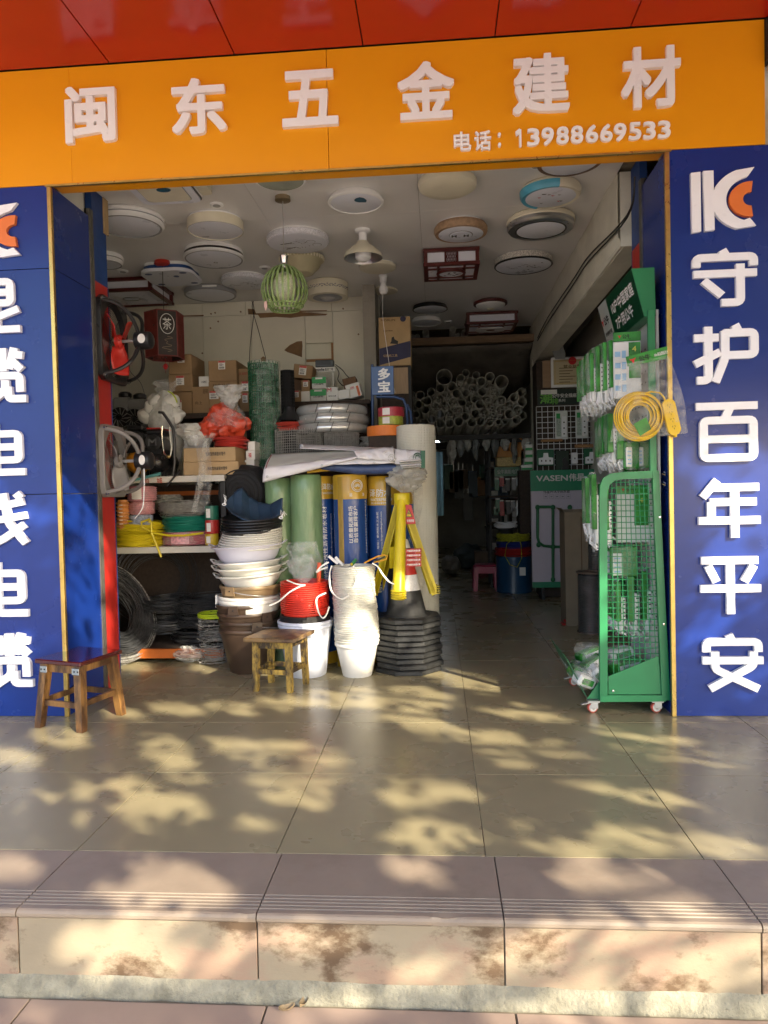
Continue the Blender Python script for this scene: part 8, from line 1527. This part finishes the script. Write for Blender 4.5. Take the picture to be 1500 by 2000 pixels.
for k, (px, lab) in enumerate([((1026, 868, 1042, 880), 'small white and green box, top of the column beside the board'), ((1026, 880, 1046, 894), 'small white and green box, middle of the column beside the board'), ((1024, 894, 1046, 908), 'small white and green box, lower in the column beside the board'), ((1018, 908, 1040, 918), 'white flat carton at the column foot beside the board')]):
    t, M, w2, h = carton(px, 5.6, .2, lab, PAPER, group='small boxes beside the display board'); MB().box(-w2*.99, w2*.99, -.001, 0, h*.05, h*.45).xf(M).build('green_panel', INKG, t, smooth=False)
bx = thing('box_pedestal', 'dark pedestal under the small boxes beside the display board', 'cabinet', (1.15, 5.7, 0)); a, b, z0, z1 = rect(1016, 918, 1046, 1140, 5.6); MB().box(a, b, 5.6, 5.85, .002, z1-.001).build('body', DKW, bx, smooth=False)
a, b, z0, z1 = rect(975, 862, 985, 925, 5.9); 
# passage clutter in the dark
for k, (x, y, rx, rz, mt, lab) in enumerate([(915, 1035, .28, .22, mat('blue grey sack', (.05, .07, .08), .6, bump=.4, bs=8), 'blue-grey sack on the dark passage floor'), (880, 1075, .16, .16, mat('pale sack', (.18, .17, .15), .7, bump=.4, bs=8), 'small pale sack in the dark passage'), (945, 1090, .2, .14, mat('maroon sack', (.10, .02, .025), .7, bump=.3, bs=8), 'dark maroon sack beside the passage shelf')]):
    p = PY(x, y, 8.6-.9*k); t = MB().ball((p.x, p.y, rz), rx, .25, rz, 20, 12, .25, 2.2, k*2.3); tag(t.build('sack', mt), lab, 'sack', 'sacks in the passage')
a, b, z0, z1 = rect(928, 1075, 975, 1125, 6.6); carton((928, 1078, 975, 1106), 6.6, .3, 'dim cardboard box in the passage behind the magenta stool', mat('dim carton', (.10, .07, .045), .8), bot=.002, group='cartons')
p = PY(855, 862, 9.5); t = thing('lit_lamp', 'small lit white lamp deep in the dark passage', 'lamp', p); MB().lathe([(.02, .12), (.05, .1), (.12, .03), (.14, 0)], p, 20).build('shade', LWHITE, t); MB().ball(p+V((0, 0, .01)), .075, .075, .05, 14, 8).build('lit_bulb', mat('lit bulb', (.9, .95, 1), .4, emit=9), t); MB().cyl(p+V((0, 0, .12)), (p.x, p.y, HC+.02), .006, n=6).build('cord', WIRE, t)
p = PY(854, 935, 10.5); t = thing('plastic_curtain', 'pale blue plastic sheet hanging beside the passage wall', 'curtain', (p.x, p.y, 0)); MB().grid(lambda i, j: V((p.x-.12+.24*i, p.y+.05*math.sin(i*9), .9+1.3*j)), 12, 8).build('sheet', mat('pale blue sheet', (.3, .5, .58), .4, bump=.3), t)  # stands for a bluish streak of light; the backlight is put into the colour
for k, (x, y, s_5) in enumerate([(1.42, 2.9, 0)]): pass
a = PX(1085, 690, 1.62); t = thing('cable_bundle', 'silvery cable bundle hanging from the beam above the certificate', 'cable', PY(1090, 700, 4.6)); m = MB()
for k in range(9): m.tube([PY(1070+k*2.2, 645, 4.6), PY(1074+k*2.6, 665, 4.58), PY(1082+k*2.5, 690, 4.6), PY(1086+k*2, 700, 4.65)], .012, 6)
struct(m.build('strands', mat('silver grey cable', (.35, .37, .38), .3, .3), t), 'stuff')
MB().tube([PY(x, y, 4.62) for x, y in [(1068, 648), (1080, 646), (1094, 648)]], .016, 6).build('tie', LWHITE, t)

# more dim stock down the passage
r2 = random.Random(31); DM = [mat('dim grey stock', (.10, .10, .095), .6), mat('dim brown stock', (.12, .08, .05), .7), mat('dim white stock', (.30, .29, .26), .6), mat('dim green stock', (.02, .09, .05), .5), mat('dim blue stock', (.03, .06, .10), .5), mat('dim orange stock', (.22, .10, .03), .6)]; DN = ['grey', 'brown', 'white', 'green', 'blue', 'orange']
ws = thing('passage_rack', 'tall dim rack along the far passage wall filled with small stock', 'shelf', (1.2, 7.6, 0))
for z in (.35, .8, 1.25, 1.7): MB().box(.75, 1.85, 7.2, 7.7, z-.025, z).build('board', DKW, ws, smooth=False)
for x in (.75, 1.8): MB().box(x, x+.04, 7.2, 7.24, .002, 2.1).build('upright', DARK, ws, smooth=False)
for z in (.35, .8, 1.25, 1.7):
    x = .8
    while x < 1.7:
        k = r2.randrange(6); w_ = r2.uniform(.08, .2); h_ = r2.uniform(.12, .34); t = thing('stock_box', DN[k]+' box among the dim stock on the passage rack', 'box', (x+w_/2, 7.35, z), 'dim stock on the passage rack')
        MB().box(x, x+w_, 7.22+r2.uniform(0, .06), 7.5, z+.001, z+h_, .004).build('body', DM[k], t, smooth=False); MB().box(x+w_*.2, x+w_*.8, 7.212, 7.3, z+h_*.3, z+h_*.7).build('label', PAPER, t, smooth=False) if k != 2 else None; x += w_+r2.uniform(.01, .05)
for k in range(9):
    x, y = 868+k*19+r2.uniform(-5, 5), 850+r2.uniform(-4, 10); t = thing('hanging_bag', 'limp plastic bag hanging under the pipe loft', 'bag', PY(x, y+30, 5.7), 'bags hung under the pipe loft'); bag(MB(), (x, y-6, x+r2.uniform(12, 22), y+r2.uniform(18, 50)), 5.7, .15, 100+k, .4, .5, 2.0, 18, 12).build('film', [FILM2, mat('grey bag film', (.25, .27, .27), .3, bump=.6, bs=12, alpha=.7)][k % 2], t)
for k in range(8):
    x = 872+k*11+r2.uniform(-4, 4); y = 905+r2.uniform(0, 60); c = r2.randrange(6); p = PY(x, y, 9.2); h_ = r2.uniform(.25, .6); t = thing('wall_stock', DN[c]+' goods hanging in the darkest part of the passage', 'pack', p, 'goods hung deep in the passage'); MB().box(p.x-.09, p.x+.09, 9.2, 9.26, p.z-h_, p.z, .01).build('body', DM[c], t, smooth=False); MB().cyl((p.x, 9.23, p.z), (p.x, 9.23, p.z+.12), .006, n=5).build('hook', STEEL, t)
# ------------------------------------------------------------------ the street tree that dapples the terrace
LIT = [(350, 1385, 60, 10, 6), (450, 1385, 55, 13, 3), (675, 1363, 80, 16, 4), (325, 1462, 40, 30, 20), (360, 1508, 54, 18, 10), (475, 1463, 66, 23, 5), (430, 1448, 30, 12, 0), (160, 1545, 33, 15, 8), (260, 1540, 62, 17, 8), (250, 1577, 46, 21, 10), (355, 1577, 50, 29, 12), (170, 1597, 30, 11, 10), (285, 1617, 20, 10, 10), (600, 1468, 88, 17, 9), (565, 1526, 80, 33, 5), (650, 1510, 48, 13, 6), (495, 1605, 40, 14, 8), (575, 1566, 74, 13, 6), (90, 1555, 28, 8, 10), (825, 1364, 78, 18, 5), (810, 1402, 72, 11, 6), (1030, 1395, 82, 11, 6), (860, 1431, 68, 13, 10), (975, 1445, 92, 14, 13), (1100, 1466, 74, 12, 11), (1250, 1436, 116, 10, 7), (1325, 1476, 140, 11, 7), (990, 1486, 58, 14, 10), (1100, 1525, 94, 12, 11), (1250, 1552, 130, 15, 13), (850, 1540, 94, 19, 9), (800, 1566, 76, 14, 9), (860, 1635, 92, 33, 8), (1275, 1640, 134, 25, 7), (1425, 1655, 78, 22, 9), (1100, 1652, 94, 14, 5),
       (1225, 1722, 155, 40, 8), (350, 1718, 98, 38, 12), (215, 1735, 42, 15, 0), (330, 1752, 150, 20, 0), (800, 1700, 62, 24, 10), (20, 1690, 60, 30, 0), (300, 1850, 190, 70, 0), (610, 1835, 110, 34, 0), (1255, 1862, 290, 95, 0), (870, 1895, 110, 36, 0), (640, 1980, 150, 34, 0), (1230, 1985, 300, 40, 0), (60, 1985, 70, 30, 0), (910, 1332, 80, 14, 13), (560, 1372, 60, 10, 3), (1120, 1330, 26, 12, 10), (120, 1440, 60, 16, 8), (30, 1480, 50, 18, 8), (240, 1395, 40, 9, 5)]
FAC = [(1450, 960, 85, 95, -35), (1440, 1100, 80, 66, -30), (1380, 1230, 70, 26, -35), (1470, 1330, 40, 18, -30), (150, 985, 48, 55, 30), (170, 1120, 40, 80, 10), (185, 1230, 30, 60, 0), (60, 1010, 40, 22, 0), (40, 1260, 30, 20, 0)]
OBJ = [(690, 1262, 44, 70, 0), (500, 1112, 52, 26, 0), (470, 1185, 52, 22, 0), (460, 1265, 40, 40, 0), (600, 1270, 34, 46, 0), (600, 1165, 40, 22, 0), (845, 1262, 24, 60, 0), (760, 1240, 40, 26, 0), (790, 1135, 46, 26, 0), (300, 1230, 44, 60, 20), (218, 1165, 22, 70, 0), (700, 1150, 30, 26, 0), (550, 1290, 40, 30, 0), (860, 1180, 16, 30, 0)]
def inside(L, x, y, k=1.0, gx=9, gy=4.5):
    x, y = x+26*noise.noise(V((x*.045, y*.10, 1))), y+13*noise.noise(V((x*.04, y*.10, 9)))
    for cx, cy, rx, ry, a in L:
        a = math.radians(a); dx, dy = x-cx, y-cy; u_ = dx*math.cos(a)+dy*math.sin(a); v_ = -dx*math.sin(a)+dy*math.cos(a)
        if (u_/(rx+gx))**2+(v_/(ry+gy))**2 < k: return True
    return False
def sunlit(p):
    """does the sunbeam through p reach one of the bright patches seen in the photograph?"""
    f = p-SUN*((p.z-0)/SUN.z)
    if f.y < STEP_Y:
        g = p-SUN*((p.y-STEP_Y)/SUN.y)
        if g.z < LOW: g = p-SUN*((p.z-LOW)/SUN.z)
        return inside(LIT, *to_px(g)) if g.y > -3.4 else None
    if f.y > 0:
        g = p-SUN*(p.y/SUN.y)
        if g.x < XL or g.x > XR: return inside(FAC, *to_px(g))
        h_ = p-SUN*((p.x-XL)/SUN.x)
        if h_.y < .8 and h_.z > 0 and f.x < XL: return inside(FAC, *to_px(h_))
        h_ = p-SUN*((p.y-.95)/SUN.y)
        if h_.z > 0 and inside(OBJ, *to_px(h_)): return True
    return inside(LIT, *to_px(f))
LEAF = mat('street tree leaf', (.05, .09, .025), .5, var=.3, vs=2); BARK = mat('grey brown bark', (.10, .08, .06), .9, bump=.6, bs=20)
tb = V((7.6, -5.4, LOW)); tr = thing('street_tree', 'broad leafy street tree standing at the kerb and shading the terrace', 'tree', tb)
q = random.Random(21); cr = V((-.5, -.6, 0))+SUN*8.0
MB().tube([tb+V((0, 0, -.02)), tb+V((.05, .02, 1.2)), tb+V((-.05, .1, 2.6)), tb+V((-.2, .15, 3.6))], [.2, .16, .14, .12], 12).build('trunk', BARK, tr)
m = MB()
for k in range(15):
    e = V((q.uniform(-5.5, .8), q.uniform(-4, 1.2), q.uniform(.8, 3.8))); s_ = tb+V((-.15, .12, 3.2)); m.tube([s_, s_+e*.4+V((0, 0, .3)), s_+e], [.06, .03, .008], 6)
m.build('limbs', BARK, tr); m = MB(); n = 0; vs = []; fs = []
while n < 62000:
    d = V((q.gauss(0, 1), q.gauss(0, 1), q.gauss(0, 1))).normalized()*q.random()**.4; p = cr+V((d.x*4.1, d.y*3.6, d.z*3.1))
    if p.z < 2.2 or p.y > -3.5: continue
    n += 1; lit = sunlit(p)
    if lit and q.random() > .05: continue
    if lit is None and q.random() < .75: continue
    u, v = ortho(V((q.gauss(0, 1), q.gauss(0, 1), q.gauss(0, 1)))); a_ = q.uniform(.04, .068); b_ = a_*.55; o = len(vs); vs += [p-u*a_, p-v*b_, p+u*a_, p+v*b_]; fs.append((o, o+1, o+2, o+3))
m.add(vs, fs); struct(m.build('crown', LEAF, tr, smooth=False), 'stuff')
